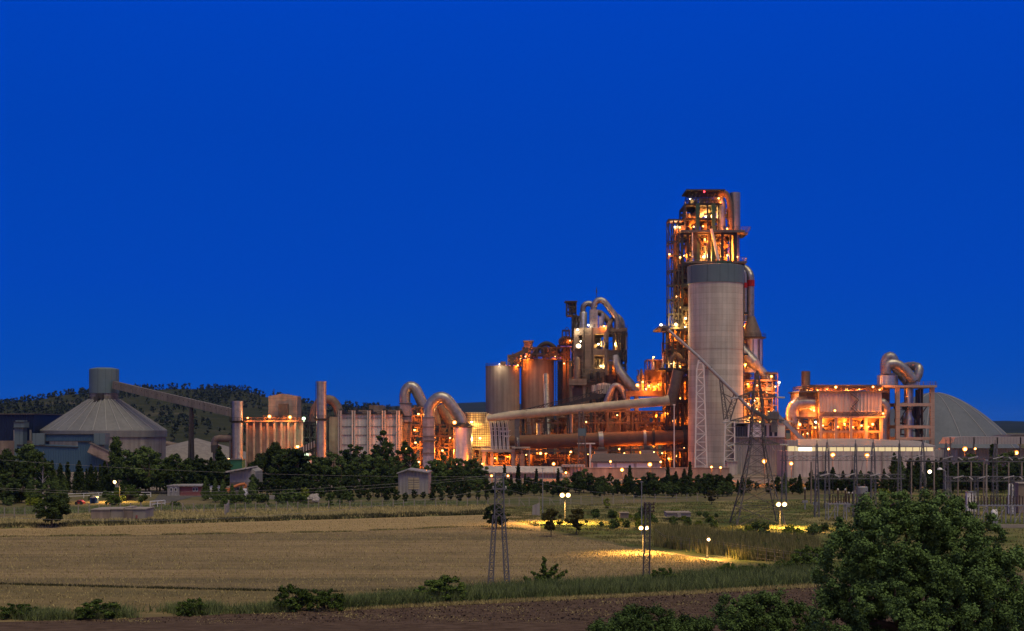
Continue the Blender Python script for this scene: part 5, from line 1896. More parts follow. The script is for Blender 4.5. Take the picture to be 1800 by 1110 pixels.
MB().pbox(d, 1276, 1294, 850, 812, -3, 2).build('annex', 'white', t)
MB().pbox(d, 1275, 1295, 812, 810, -3.4, 2.4).build('annex_roof', 'roof', t)

# ================================================================== cooler filter on the right
d = D(500)
t = thing('cooler_filter', (d.x(1480), 510, 0), 'big ribbed filter box on columns with an orange lit underside and fat side ducts', 'industrial building')
MB().pbox(d, 1440, 1550, 724, 689, 0, 18).build('casing', 'white', t)
mb = MB()
for k in range(19):
    mb.pbox(d, 1441 + k * 6, 1441.8 + k * 6, 723, 689.5, -.2, 0)
mb.each('rib', 'filterclad', t)
MB().pbox(d, 1407, 1440, 733, 690, 3, 18).prism([(d.x(1404), d.z(700)), (d.x(1412), d.z(690)), (d.x(1440), d.z(690)), (d.x(1440), d.z(700))], 504, 512).build('side_casing', 'concrete_mid', t)
mb = MB()
mb.add([(d.x(1440), 500, d.z(724)), (d.x(1550), 500, d.z(724)), (d.x(1550), 518, d.z(724)), (d.x(1440), 518, d.z(724)), (d.x(1442), 501.5, d.z(732)), (d.x(1548), 501.5, d.z(732)), (d.x(1548), 516, d.z(732)), (d.x(1442), 516, d.z(732))], [(0, 1, 5, 4), (1, 2, 6, 5), (2, 3, 7, 6), (3, 0, 4, 7), (4, 5, 6, 7), (0, 3, 2, 1)])
mb.build('lower_skirt', 'filterclad', t)
MB().pbox(d, 1404, 1558, 690, 687.6, -1, 19).build('roof_deck', 'steel_mid', t)
mb = MB()
for k in range(4):
    x0, x1 = d.x(1445.5 + k * 26.3), d.x(1466.5 + k * 26.3)
    mb.add([(x0, 501, d.z(735)), (x1, 501, d.z(735)), (x1, 511, d.z(735)), (x0, 511, d.z(735)), ((x0 + x1) / 2 - .8, 505, d.z(750)), ((x0 + x1) / 2 + .8, 505, d.z(750)), ((x0 + x1) / 2 + .8, 507, d.z(750)), ((x0 + x1) / 2 - .8, 507, d.z(750))],
           [(0, 1, 5, 4), (1, 2, 6, 5), (2, 3, 7, 6), (3, 0, 4, 7), (4, 5, 6, 7)])
mb.each('hopper', 'duct_dark', t)
for k in range(5):
    px = 1440.5 + k * 26.6
    MB().pbox(d, px, px + 5, 800, 735, 0, 1.1).each('column', 'concrete', t)
mb = MB()
for k in range(5):
    px = 1440.5 + k * 26.6
    mb.pbox(d, px, px + 5, 800, 735, 14, 15.1)
mb.pbox(d, 1438, 1555, 735, 732, -.6, 16).pbox(d, 1438, 1555, 761, 757.5, .15, .95)
mb.each('floor_beam', 'concrete_mid', t)
MB().pbox(d, 1440, 1552, 800, 757, 8, 9).build('back_wall', 'concrete_mid', t)
mb = MB()
for k in range(14):
    mb.pbox(d, 1444 + k * 7.8, 1445.5 + k * 7.8, 800, 760, 6, 6.5)
clutter(mb, d.x(1443), d.x(1550), 502, 507, d.z(757), d.z(738), 50, random.Random(4), .4)
clutter(mb, d.x(1395), d.x(1440), 501, 510, d.z(790), d.z(735), 44, random.Random(6), .5)
mb.frame(d.x(1392), d.x(1438), 501, 512, [0, d.z(772), d.z(754), d.z(733)], 3, 1, .45, .3)
mb.build('pipework', 'steel_brown', t)
MB().tube(curve([d.p(1434, 710, 3), d.p(1420, 709, 3), d.p(1405, 711, 3), d.p(1396.5, 720, 3), d.p(1396.5, 736, 3), d.p(1399, 752, 3), d.p(1402, 770, 3), d.p(1403, 792, 3)], 6), [12.4 * d.s] * 18 + [11.5 * d.s] * 12 + [8.5 * d.s] * 13, 22, rings=2.8).build('side_duct', 'duct', t)
MB().tube(curve([d.p(1546, 707, 4), d.p(1557, 709, 4), d.p(1562, 717, 4), d.p(1561, 730, 4), d.p(1557.5, 742, 4), d.p(1557, 765, 4), d.p(1557, 790, 4)], 6), [8.6 * d.s] * 18 + [7 * d.s] * 19, 18, rings=2).build('side_duct', 'duct', t)
mb = MB()
mb.frame(d.x(1411), d.x(1552), 500.5, 517, [d.z(687.6), d.z(682), d.z(678.5)], 20, 1, .22, .9, random.Random(3), .8)
mb.railing([(d.x(1409), 499.6, d.z(687.6)), (d.x(1553), 499.6, d.z(687.6))], post=1.5, h=1.5)
clutter(mb, d.x(1412), d.x(1550), 501.5, 508, d.z(687.6), d.z(681), 60, random.Random(9), .35)
mb.build('roof_gantry', 'steel_brown', t)
MB().pbox(d, 1425, 1546, 678.6, 676.2, 3, 15).build('gantry_roof', 'roof_dark', t)
MB().tube([(d.x(1437), 520, d.z(690)), (d.x(1437), 520, d.z(649))], 8 * d.s, 20).build('stack', 'duct_dark', t)
mb = MB()
for a, b in (((1494, 692), (1508, 703)), ((1508, 704), (1497, 716)), ((1495, 717), (1510, 731))):
    mb.bar(d.p(*a, -.9), d.p(*b, -.9), .9, .2)
    mb.bar(d.p(a[0], a[1] - 5, -1.3), d.p(b[0], b[1] - 5, -1.3), .12)
for px in (1491, 1518, 1543):
    mb.bar(d.p(px, 731, -1), d.p(px + 6, 724, -1), .3)
mb.railing([d.p(1438, 732, -.6), d.p(1555, 732, -.6)], post=1.6)
mb.build('stair_flight', 'steel_mid', t)
for px, py, pw, dy in ((1412, 724, 3000, 4.5), (1436, 742, 1920, 2.5), (1436, 752, 1320, 2.5), (1424, 762, 1200, 4), (1450, 748, 1560, 3), (1476, 750, 1440, 3), (1488, 745, 1440, 3), (1503, 750, 1320, 3), (1518, 748, 1320, 3), (1530, 750, 1320, 3),
                       (1420, 686, 3740, 1.6), (1440, 686, 3740, 1.6), (1455, 684, 2890, 1.6), (1490, 684, 3740, 1.6), (1512, 684, 2890, 1.6), (1548, 685, 3060, 1.6), (1432, 722, 900, 1), (1402, 776, 1200, -1.5), (1418, 764, 1080, 5), (1551, 727, 900, -1), (1458, 786, 1020, 4), (1485, 786, 1020, 4), (1511, 786, 1020, 4), (1540, 786, 1020, 4)):
    glow(t, d, px, py, pw, dy, 'gold' if (px, py) in ((1412, 724), (1436, 742)) else 'orange', r=.25)
d = D(496)
flood(D(499), 1469, 681, 350, 'orange floodlight in the middle of the filter roof railing', size=.6)
flood(D(499), 1534.5, 680.5, 280, 'orange floodlight near the duct tower end of the filter roof railing', size=.5)
flood(d, 1468.5, 722, 350, 'orange floodlight at the foot of the ribbed filter casing, above the columns', size=.5, dy=1, fwd=1.2)
flood(d, 1407.5, 746.5, 3000, 'orange floodlight in the crook of the fat bent filter duct', size=.7, dy=2)
flood(d, 1537.5, 746, 4200, 'orange floodlight in the last bay under the filter, nearest the duct tower', size=.6, dy=3)

# ---- concrete frame tower with the crossed ducts
d = D(504)
t = thing('duct_tower', (d.x(1597), 512, 0), 'open concrete frame tower with knotted silver ducts on its top deck', 'industrial tower')
mb = MB()
for px, dy in ((1575, 0), (1636, 0), (1551, 14), (1575, 14), (1636, 14)):
    mb.pbox(d, px, px + 7, 830, 677, dy, dy + 1.6)
mb.each('column', 'concrete', t)
mb = MB()
for py, hh in ((709, 5.5), (748, 5.5), (769, 5)):
    mb.pbox(d, 1582, 1636, py + hh, py, .1, 1.4).pbox(d, 1551, 1643, py + hh, py, 14.2, 15.4).pbox(d, 1575.4, 1581.6, py + hh, py, 1.6, 14).pbox(d, 1636.4, 1642.6, py + hh, py, 1.6, 14)
mb.each('beam', 'concrete', t)
MB().pbox(d, 1549, 1646, 681.5, 677.5, -.8, 17).build('top_deck', 'concrete', t)
mb = MB()
mb.railing([(d.x(1549), 503.3, d.z(677.5)), (d.x(1646), 503.3, d.z(677.5))], post=1.6)
for px in (1600, 1622, 1634, 1643):
    mb.bar(d.p(px, 677, -.7), d.p(px, 671, -.7), .2)
mb.build('railing', 'steel_mid', t)
MB().pbox(d, 1553, 1576, 830, 682, 9, 12).build('back_wall', 'concrete_dark', t)
cxx = d.x(1607)
mb = MB()
mb.tube([(cxx, 511, d.z(709)), (cxx, 511, d.z(682))], 8.2 * d.s, 20, rings=2.2)
mb.lathe(cxx, 511, [(10 * d.s, d.z(738)), (6.4 * d.s, d.z(730)), (6.2 * d.s, d.z(722)), (9 * d.s, d.z(712))], 20)
mb.tube([(cxx, 511, d.z(748)), (cxx, 511, d.z(738))], 9 * d.s, 20, rings=1.2)
mb.tube([(cxx, 511, d.z(800)), (cxx, 511, d.z(753))], 7.6 * d.s, 18, rings=2.2)
mb.build('inner_stack', 'duct_bright', t)
mb = MB()
clutter(mb, d.x(1582), d.x(1632), 506, 516, d.z(768), d.z(715), 34, random.Random(11), .5)
for px in (1620, 1626):
    mb.pbox(d, px, px + 2, 800, 684, 4, 5)
mb.bar(d.p(1583, 745, 3), d.p(1600, 714, 3), .3).bar(d.p(1612, 745, 3), d.p(1634, 714, 3), .3)
mb.build('pipework', 'steel_dark', t)
MB().tube([d.p(1626, 830, 9), d.p(1626, 684, 9)], .9, 8).build('pipe', 'steel_mid', t)
mb = MB()
mb.lathe(d.x(1568), 510, [(18.5 * d.s, d.z(677)), (18.5 * d.s, d.z(659.5)), (17.5 * d.s, d.z(658.5))], 26)
mb.lathe(d.x(1568), 510, [(13.5 * d.s, d.z(658)), (13.5 * d.s, d.z(655))], 20)
mb.lathe(d.x(1613), 510, [(12.5 * d.s, d.z(677)), (12.5 * d.s, d.z(667)), (11 * d.s, d.z(665))], 22)
mb.each('drum', 'duct_bright', t)
MB().tube(curve([d.p(1560, 657, 2), d.p(1561, 645, 2), d.p(1567, 640, 2), d.p(1577, 640, 2), d.p(1588, 646, 2), d.p(1599, 657, 2), d.p(1609, 670, 2)], 6), 9 * d.s, 20, rings=1.8).build('crossed_duct', 'duct', t)
MB().tube(curve([d.p(1569, 656, 9), d.p(1568, 641, 9), d.p(1570, 630, 9), d.p(1576, 625, 9), d.p(1582, 630, 9), d.p(1585, 642, 9), d.p(1593, 654, 8), d.p(1604, 670, 6)], 6), 9.2 * d.s, 20, rings=1.8).build('crossed_duct', 'duct', t)
MB().tube(curve([d.p(1590, 647, 7), d.p(1602, 644, 7), d.p(1613, 643, 5), d.p(1619, 647, 3), d.p(1617, 657, 2), d.p(1612, 668, 2)], 6), 8 * d.s, 18, rings=1.8).build('crossed_duct', 'duct', t)

# ---- dome and its neighbours
d = D(610)
t = thing('storage_dome', (d.x(1640), 610, 0), 'huge smooth pale dome behind the open concrete frame tower', 'storage building')
Rz = d.z(689)
Rr = 122 * d.s
prf = []
for k in range(33):
    dx = 156 * (1 - k / 32)
    prf.append((max(.05, dx * d.s), max(0, d.z(690 + .02303 * dx ** 1.68))))
MB().lathe(d.x(1640), 610, prf, 72).build('shell', 'dome', t)
mb = MB()
for a0 in (-2.35, -1.95, -1.5, -1.1, -.7, -.3):
    mb.tube([(d.x(1640) + (r + .06) * cos(a0), 610 + (r + .06) * sin(a0), z + .06) for r, z in prf[:-2]], .2, 5)
mb.build('seam_rib', 'rim', t)

d = D(462)
t = thing('long_white_building', (d.x(1515), 462, 0), 'long low building with a glowing cream window strip under its roof', 'industrial building')
MB().prism([(d.x(a), d.z(b)) for a, b in ((1384, 850), (1384, 793.5), (1643, 793.5), (1643, 850))], 462, 480).build('wall', 'white', t)
mb = MB().pbox(d, 1385, 1642, 794, 784, .6, 1)
mb.build('window_strip', 'lit', t)
mb = MB()
for k in range(22):
    px = 1385 + k * 12.2
    mb.pbox(d, px, px + .9, 793.5, 784, .3, .75)
mb.pbox(d, 1384, 1643, 784.6, 783.4, -.1, 1)
mb.build('window_bar', 'steel_pale', t)
mb = MB()
v = [(d.x(1400), 461.4, d.z(783.6)), (d.x(1644), 461.4, d.z(784)), (d.x(1634), 474, d.z(776)), (d.x(1520), 474, d.z(771.5)), (d.x(1412), 474, d.z(772.5))]
mb.add(v + [(a, b, c - .5) for a, b, c in v], [(0, 1, 2, 3, 4), (9, 8, 7, 6, 5), (0, 5, 6, 1), (1, 6, 7, 2), (2, 7, 8, 3), (3, 8, 9, 4), (4, 9, 5, 0)])
mb.pbox(d, 1382, 1402, 784, 774, -.6, 12)
mb.build('roof', 'roof', t)
mb = MB()
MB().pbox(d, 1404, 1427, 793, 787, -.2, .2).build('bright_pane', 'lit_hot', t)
mb = MB()
for k in range(5):
    mb.pbox(d, 1394 + k * 52, 1396 + k * 52, 850, 794, -.4, 0)
mb.each('pilaster', 'concrete', t)
d = D(480)
t = thing('side_shed', (d.x(1740), 480, 0), 'low open grey shed with a sloping roof in front of the pale dome', 'shed')
MB().prism([(d.x(a), d.z(b)) for a, b in ((1672, 781), (1680, 769.5), (1690, 768), (1900, 768), (1900, 781))], 480, 494).build('roof', 'roof', t)
MB().prism([(d.x(a), d.z(b)) for a, b in ((1755, 772), (1790, 765), (1900, 763), (1900, 775))], 484, 500).build('upper_roof', 'roof_dark', t)
mb = MB()
for px in (1670, 1711, 1752, 1793):
    mb.pbox(d, px, px + 2.2, 840, 769, 0, .6)
mb.each('post', 'steel_mid', t)
MB().pbox(d, 1668, 1900, 840, 789, 10, 12).pbox(d, 1640, 1690, 840, 791, 4, 6).build('wall', 'greyclad', t)

# ---- low buildings in front of the kiln
d = D(470)
t = thing('long_dark_roof_shed', (d.x(1100), 470, 0), 'long shed with a dark sloping roof and three pale doors below the kiln', 'shed')
MB().pbox(d, 1043, 1162, 850, 811, 0, 12).build('wall', 'white', t)
mb = MB()
v = [(d.x(1038), 469, d.z(811)), (d.x(1164), 469, d.z(811)), (d.x(1158), 476, d.z(798)), (d.x(1044), 476, d.z(798))]
mb.add(v + [(a, b, c - .4) for a, b, c in v], [(0, 1, 2, 3), (7, 6, 5, 4), (0, 4, 5, 1), (1, 5, 6, 2), (2, 6, 7, 3), (3, 7, 4, 0)])
mb.build('roof', 'roof_dark', t)
for px, w in ((1050, 30), (1084, 30), (1119, 22)):
    MB().pbox(d, px, px + w, 824, 814.5, -.12, .1).each('door', 'whitep', t)
MB().pbox(d, 1043, 1162, 812.5, 811.2, -.2, .1).build('eaves', 'steel_mid', t)
t = thing('pale_roof_shed', (D(455).x(905), 455, 0), 'long pale metal roof behind the cypresses under the concrete platform', 'shed')
d = D(455)
mb = MB()
v = [(d.x(840), 454, d.z(830)), (d.x(990), 454, d.z(830)), (d.x(988), 462, d.z(821.5)), (d.x(838), 462, d.z(820))]
mb.add(v + [(a, b, c - .4) for a, b, c in v], [(0, 1, 2, 3), (7, 6, 5, 4), (0, 4, 5, 1), (1, 5, 6, 2), (2, 6, 7, 3), (3, 7, 4, 0)])
mb.build('roof', 'white', t)
MB().pbox(d, 842, 988, 850, 830, .4, 6).build('wall', 'greyclad', t)
t = thing('flat_roof_porch', (D(458).x(1008), 458, 0), 'small flat roofed porch at the end of the long dark roof shed', 'porch')
d = D(458)
MB().pbox(d, 988, 1028, 821, 817.5, -2, 4).build('roof', 'roof', t)
MB().pbox(d, 1002, 1024, 840, 821, 0, 3).build('wall', 'white', t)
t = thing('boundary_wall', (D(450).x(1130), 450, 0), 'long pale boundary wall behind the dark trees below the kiln', 'wall')
d = D(450)
MB().pbox(d, 1024, 1282, 850, 823, 0, .5).each('wall_panel', 'concrete_mid', t)
MB().pbox(d, 1023, 1283, 823.4, 822.2, -.15, .65).build('coping', 'concrete', t)

# ================================================================== trees
def tree_proto(name, kind, H, seed, leafm, bark='bark', n=3200, leaf=.5):
    """One tree of height H at the origin: a trunk with limbs and a leafy crown."""
    rn, rs = random.Random(seed), np.random.default_rng(seed)
    mb = MB()
    cl = []
    if kind in ('broad', 'pine', 'olive', 'round'):
        R = H * {'broad': .34, 'pine': .3, 'olive': .5, 'round': .46}[kind]
        zc = H * {'broad': .53, 'pine': .56, 'olive': .6, 'round': .56}[kind]
        hz = H * {'broad': .44, 'pine': .4, 'olive': .38, 'round': .37}[kind]
        mb.tube(curve([(0, 0, -.3), (rn.uniform(-.2, .2), rn.uniform(-.2, .2), H * .3), (rn.uniform(-.5, .5), rn.uniform(-.5, .5), H * .7)], 4), [H * .026 * (1 - .085 * i) for i in range(9)], 7)
        for k in range(44 if kind != 'round' else 70):
            a, u = rn.uniform(0, 2 * pi), rn.uniform(-1, 1)
            q = sqrt(max(.02, 1 - u * u)) * rn.uniform(.35, 1.0)
            c = (cos(a) * R * q, sin(a) * R * q, zc + hz * u * rn.uniform(.7, 1))
            cl.append((*c, H * rn.uniform(.06, .115)))
            if k % 5 == 0:
                mb.tube(curve([(0, 0, H * rn.uniform(.22, .5)), (c[0] * .5, c[1] * .5, c[2] - H * .1), c], 3), [H * .011, H * .009, H * .007, H * .006, H * .005, H * .004, H * .003], 5)
        flat = .75
    elif kind in ('cypress', 'poplar', 'conifer'):
        mb.tube([(0, 0, -.3), (0, 0, H * .5), (0, 0, H * .97)], [H * .02, H * .014, .03], 7)
        m = 40
        for k in range(m):
            q = (k + rn.random()) / m
            if kind == 'cypress':
                z, r = H * (.04 + .95 * q), H * .085 * min(1, q * 5 + .3) * (1 - q) ** .55 + .1
            elif kind == 'poplar':
                z, r = H * (.28 + .7 * q), H * .15 * min(1, q * 4 + .4) * (1 - q * .8) ** .6
            else:
                z, r = H * (.1 + .89 * q), H * .25 * (1 - q) ** .85 + .12
            for j in range(3 if kind == 'conifer' else 2):
                a = rn.uniform(0, 2 * pi)
                rr = r * rn.uniform(.25, .8)
                cl.append((cos(a) * rr, sin(a) * rr, z, r * rn.uniform(.4, .6) + .12))
                if k % 4 == 0 and kind != 'cypress':
                    mb.bar((0, 0, z - r * .3), (cos(a) * rr, sin(a) * rr, z), H * .006)
        flat = 1.0 if kind != 'conifer' else .7
    elif kind == 'sparse':
        mb.tube(curve([(0, 0, -.3), (.2, .1, H * .3), (-.15, .1, H * .65), (.1, 0, H * .96)], 4), [H * .018 * (1 - .07 * i) for i in range(13)], 7)
        for k in range(34):
            q = rn.random()
            z = H * (.32 + .66 * q)
            a = rn.uniform(0, 2 * pi)
            r = H * .27 * (1 - q) ** .6 * rn.uniform(.4, 1.1) + .2
            c = (cos(a) * r, sin(a) * r, z)
            cl.append((*c, H * rn.uniform(.035, .075)))
            if k % 2 == 0:
                mb.tube([(0, 0, z - H * .12), (c[0] * .6, c[1] * .6, z - H * .04), c], [H * .006, H * .004, H * .002], 4)
        flat = .8
    else:   # bush
        R = H * rn.uniform(.6, .8)
        for k in range(64):
            a, q = rn.uniform(0, 2 * pi), sqrt(rn.random())
            z = H * (.1 + .85 * rn.random() ** .8 * sqrt(max(0, 1 - q * q * .75)) * rn.uniform(.75, 1.08))
            cl.append((cos(a) * R * q, sin(a) * R * q, z, H * rn.uniform(.07, .15)))
            if k % 4 == 0:
                mb.tube([(0, 0, -.1), (cos(a) * R * q * .6, sin(a) * R * q * .6, z * .6), (cos(a) * R * q, sin(a) * R * q, z)], [.05 * H ** .5, .035 * H ** .5, .015], 5)
        flat = .85
    per = max(10, n // len(cl))
    c, nn = cloud(cl, per, rs, flat=flat, shell=.35)
    c[:, 2] = np.maximum(c[:, 2], .05)
    cm = quads(name + '_crown', c, nn, leaf * rs.uniform(.6, 1.3, len(c)), M[leafm], rs=rs)
    tm = mb.mesh(name + '_trunk', Vector((0, 0, 0)))
    tm.materials.append(M[bark])
    return cm, tm


PROTO = {}


def plant(kind_key, loc, h, label, group=None, rz=0, cat='tree', wide=1.0, names=('trunk', 'crown')):
    name, H, cm, tm = PROTO[kind_key]
    t = thing(name, loc, label, cat, group)
    t.rotation_euler = (0, 0, rz)
    s = h / H
    t.scale = (s * wide, s * wide, s)
    for nm, me in zip(names, (tm, cm)):
        o = bpy.data.objects.new(nm, me)
        COL.objects.link(o)
        o.parent = t
    return t


for key, name, kind, H, sd, lm, bk, n, lf in (
        ('broad1', 'broadleaf_tree', 'broad', 11, 1, 'lf_oak', 'bark', 9000, .32), ('broad2', 'broadleaf_tree', 'broad', 11, 2, 'lf_oak', 'bark', 9000, .32),
        ('pine1', 'pine_tree', 'pine', 11, 3, 'lf_pine', 'bark', 9000, .3), ('pine2', 'pine_tree', 'pine', 11, 4, 'lf_pine', 'bark', 9000, .3), ('pine3', 'pine_tree', 'broad', 10, 14, 'lf_pine', 'bark', 9000, .3),
        ('cyp1', 'cypress_tree', 'cypress', 9, 5, 'lf_pine', 'bark', 5000, .24), ('cyp2', 'cypress_tree', 'cypress', 9, 6, 'lf_pine', 'bark', 5000, .24),
        ('con1', 'conifer_tree', 'conifer', 9, 7, 'lf_pine', 'bark', 7000, .26), ('con2', 'conifer_tree', 'conifer', 9, 17, 'lf_oak', 'bark', 7000, .26),
        ('pop1', 'poplar_tree', 'poplar', 13, 8, 'lf_oak', 'barkpale', 9000, .3),
        ('sparse1', 'slender_tree', 'sparse', 12, 9, 'lf_poplar', 'barkpale', 4200, .3), ('sparse2', 'slender_tree', 'sparse', 12, 10, 'lf_poplar', 'barkpale', 4200, .3),
        ('olive1', 'olive_tree', 'olive', 5, 11, 'lf_olive', 'bark', 3600, .24), ('olive2', 'olive_tree', 'olive', 5, 12, 'lf_olive', 'bark', 3600, .24),
        ('lone1', 'field_tree', 'round', 5, 21, 'lf_pine', 'bark', 9000, .2),
        ('young1', 'young_tree', 'broad', 4, 13, 'lf_yellow', 'bark', 1400, .22),
        ('bush1', 'bush', 'bush', 2, 15, 'lf_bush', 'bark', 9000, .1), ('bush2', 'bush', 'bush', 2, 16, 'lf_bush', 'bark', 9000, .1),
        ('shrub1', 'planted_shrub', 'bush', 1.6, 18, 'lf_oak', 'bark', 700, .24), ('shrub2', 'planted_shrub', 'bush', 1.6, 19, 'lf_yellow', 'bark', 700, .24)):
    PROTO[key] = (name, H, *tree_proto(name, kind, H, sd, lm, bk, n, lf))

rn = random.Random(99)
placed = []


def row(items, Y0, label, group, jitter=9):
    """Trees of one clump: (pixel column, pixel row of the top, kind[, distance])."""
    for it in items:
        px, py, key = it[:3]
        Y = it[3] if len(it) > 3 else Y0 + rn.uniform(-jitter, jitter)
        d = D(Y)
        h = d.z(py) * (rn.uniform(.86, 1.1) if len(it) < 4 else 1)
        lab = it[4] if len(it) > 4 else label
        grp = None if len(it) > 4 else group
        plant(key, (d.x(px), Y, 0), h, lab, grp, rn.uniform(0, 6.28), wide=rn.uniform(.85, 1.2) if key[:3] != 'cyp' else rn.uniform(.9, 1.3))


# left clump, before the blue shed
row([(8, 782, 'pine1'), (30, 776, 'broad1'), (52, 783, 'broad2'), (70, 793, 'broad1'), (2, 800, 'pine2'), (-30, 780, 'broad2'), (-55, 790, 'pine1'), (20, 800, 'pine3')], 345, 'dark broad tree in the clump before the dark blue hall', 'dark trees before the dark blue hall')
row([(12, 832, 'broad2'), (-14, 828, 'broad1'), (38, 838, 'pine3'), (54, 826, 'con2'), (26, 850, 'pine3')], 302, 'low green tree in front of the clump before the dark blue hall', 'low trees before the dark clump')
row([(76, 790, 'sparse1', 318, 'slender tree with a bare white trunk before the end of the blue shed'), (62, 800, 'sparse2', 322, 'slender leaning tree with a greyish trunk beside the white trunked one')], 320, '', '')
row([(92, 812, 'cyp1'), (106, 812, 'con1'), (119, 816, 'cyp2'), (139, 812, 'con1'), (131, 832, 'cyp1'), (113, 832, 'con2')], 352, 'dark pointed conifer against the blue shed wall', 'pointed conifers before the blue shed')
row([(98, 838, 'con2'), (84, 836, 'broad1'), (112, 842, 'con2')], 306, 'light green young tree behind the round field tree', 'young trees behind the round field tree')
row([(152, 822, 'cyp1'), (160, 820, 'con1'), (168, 818, 'cyp2'), (176, 820, 'cyp1'), (184, 812, 'con1'), (192, 824, 'cyp2'), (146, 830, 'cyp1'), (155, 836, 'pine3'), (178, 838, 'pine3'), (196, 836, 'pine3')], 348, 'dark cypress in the dense stand between the round field tree and yellow street lamp', 'dense cypress stand beside the street lamp')
row([(204, 769, 'pop1', 342, 'tall thick poplar standing behind the yellow street lamp')], 0, '', '')
row([(226, 792, 'broad2'), (244, 786, 'broad1'), (262, 790, 'broad2'), (281, 785, 'broad1'), (300, 789, 'broad2'), (316, 794, 'broad1'), (234, 812, 'pine3'), (256, 814, 'pine3'), (276, 810, 'pine2'), (298, 812, 'pine3')], 355, 'dark leafy tree in the grove before the round clinker store', 'grove before the round clinker store')
row([(332, 803, 'pine1'), (346, 800, 'con1'), (358, 801, 'pine2'), (371, 797, 'con1'), (386, 787, 'con1'), (395, 803, 'pine1'), (322, 812, 'pine3'), (366, 816, 'pine3'), (342, 822, 'pine3')], 372, 'dark pine in the stand before the green enclosure and yard', 'pines before the green enclosure')
row([(222, 848, 'bush1', 318, 'round leafy bush touching the yellow street lamp pole'), (200, 868, 'bush2', 298, 'dark clipped bush behind the concrete reservoir'), (308, 880, 'bush1', 292, 'low dark bush beside the road by the fence'), (276, 884, 'bush2', 296, 'low dark bush at the bottom of the road')], 0, '', '')
# middle clump
row([(438, 812, 'broad1'), (452, 796, 'pine1'), (466, 786, 'pine3'), (480, 782, 'pine1'), (496, 788, 'broad2'), (508, 780, 'pine2'), (522, 786, 'pine3'), (540, 800, 'pine1'), (556, 800, 'broad1'), (570, 796, 'pine2'), (586, 792, 'broad2')], 372, 'tall dark pine in the wood before the brown ribbed block', 'pines before the brown ribbed block')
row([(602, 785, 'sparse1'), (616, 778, 'sparse2'), (633, 772, 'sparse1'), (655, 782, 'sparse2'), (674, 763, 'sparse2'), (690, 778, 'sparse1'), (708, 776, 'sparse1'), (722, 788, 'sparse2')], 385, 'slender pale green tree rising before the long grey filter', 'slender trees before the grey filter')
row([(600, 806, 'broad1'), (620, 800, 'broad2'), (642, 798, 'broad1'), (664, 796, 'broad2'), (684, 798, 'broad1'), (704, 806, 'broad2'), (724, 806, 'broad1'), (612, 824, 'pine3'), (650, 822, 'pine3'), (690, 822, 'pine3')], 365, 'leafy green tree in the grove below the long grey filter', 'grove below the grey filter')
row([(744, 816, 'broad1'), (762, 806, 'broad2'), (780, 800, 'broad1'), (798, 796, 'broad2'), (815, 798, 'broad1'), (832, 806, 'broad2'), (846, 816, 'broad1'), (800, 818, 'pine3'), (770, 824, 'pine3')], 375, 'leafy tree before the orange lit duct frame', 'trees before the orange duct frame')
row([(x, rn.uniform(832, 846), rn.choice(['pine3', 'pine1', 'pine2', 'broad1'])) for x in range(446, 700, 15)], 338, 'dark low pine in the belt between the yard wall and the small grey barn', 'pine belt before the grey barn')
row([(x, rn.uniform(836, 848), rn.choice(['pine3', 'pine1', 'broad2'])) for x in range(762, 880, 13)], 340, 'dark low pine in the belt between the small grey barn and small pylon', 'pine belt beyond the grey barn')
row([(x, rn.uniform(858, 866), 'pine3') for x in range(600, 880, 16)], 316, 'low dark hedge tree just behind the fence posts', 'hedge trees behind the fence')
row([(444, 838, 'con2'), (452, 850, 'cyp1'), (392, 846, 'con2'), (378, 842, 'con2'), (362, 838, 'con2'), (408, 852, 'con2'), (424, 850, 'con2'), (470, 858, 'cyp1'), (488, 858, 'con1')], 312, 'green young conifer beside the grey stone yard wall', 'young conifers by the yard wall')
row([(436, 876, 'bush1'), (398, 876, 'bush2'), (536, 880, 'bush1'), (508, 880, 'bush2'), (470, 882, 'bush1'), (580, 880, 'bush2')], 296, 'low dark bush behind the fence before the yard wall', 'bushes before the yard wall')
# right of the small pylon
row([(887, 822, 'cyp1'), (899, 830, 'cyp2'), (911, 820, 'cyp1'), (923, 832, 'cyp2'), (943, 822, 'cyp1'), (981, 818, 'cyp2'), (893, 840, 'pine3'), (935, 842, 'pine3'), (960, 841, 'pine2')], 352, 'dark pointed cypress before the long pale metal roof', 'cypresses before the pale metal roof')
row([(x, rn.uniform(840, 852), rn.choice(['pine3', 'pine1', 'pine2', 'broad2'])) for x in range(884, 1000, 11)], 340, 'dark low tree behind the brightest field floodlight', 'dark trees behind the brightest field floodlight')
row([(1012, 826, 'pine3', 352), (1026, 822, 'broad2', 354), (1038, 830, 'pine3', 350), (1018, 838, 'pine1', 345)], 350, 'rounded tree between the flat roofed porch and the dark roof shed', 'rounded trees by the flat roofed porch')
row([(x, y, k) for x, y, k in ((1054, 832, 'pine3'), (1060, 838, 'pine3'), (1074, 826, 'sparse1'), (1086, 838, 'pine2'), (1100, 834, 'con1'), (1112, 838, 'broad1'), (1107, 821, 'cyp1'), (1130, 836, 'pine3'), (1140, 840, 'pine1'))], 352, 'dark tree between the orange yard lamps and the field', 'trees between the yard lamps and the field')
row([(x, rn.uniform(826, 838), rn.choice(['pine3', 'pine1', 'pine2', 'broad1', 'pine3'])) for x in range(1146, 1290, 9)] + [(1174, 822, 'cyp1'), (1213, 814, 'cyp1'), (1188, 824, 'con1'), (1203, 822, 'con1')], 350, 'black green pine in the dense stand below the tall silo', 'pine stand below the tall silo')
row([(x, rn.uniform(842, 856), rn.choice(['pine3', 'pine1', 'broad1'])) for x in range(1046, 1294, 8)], 336, 'low dark pine at the front edge of the stand below the kiln', 'front pines below the kiln')
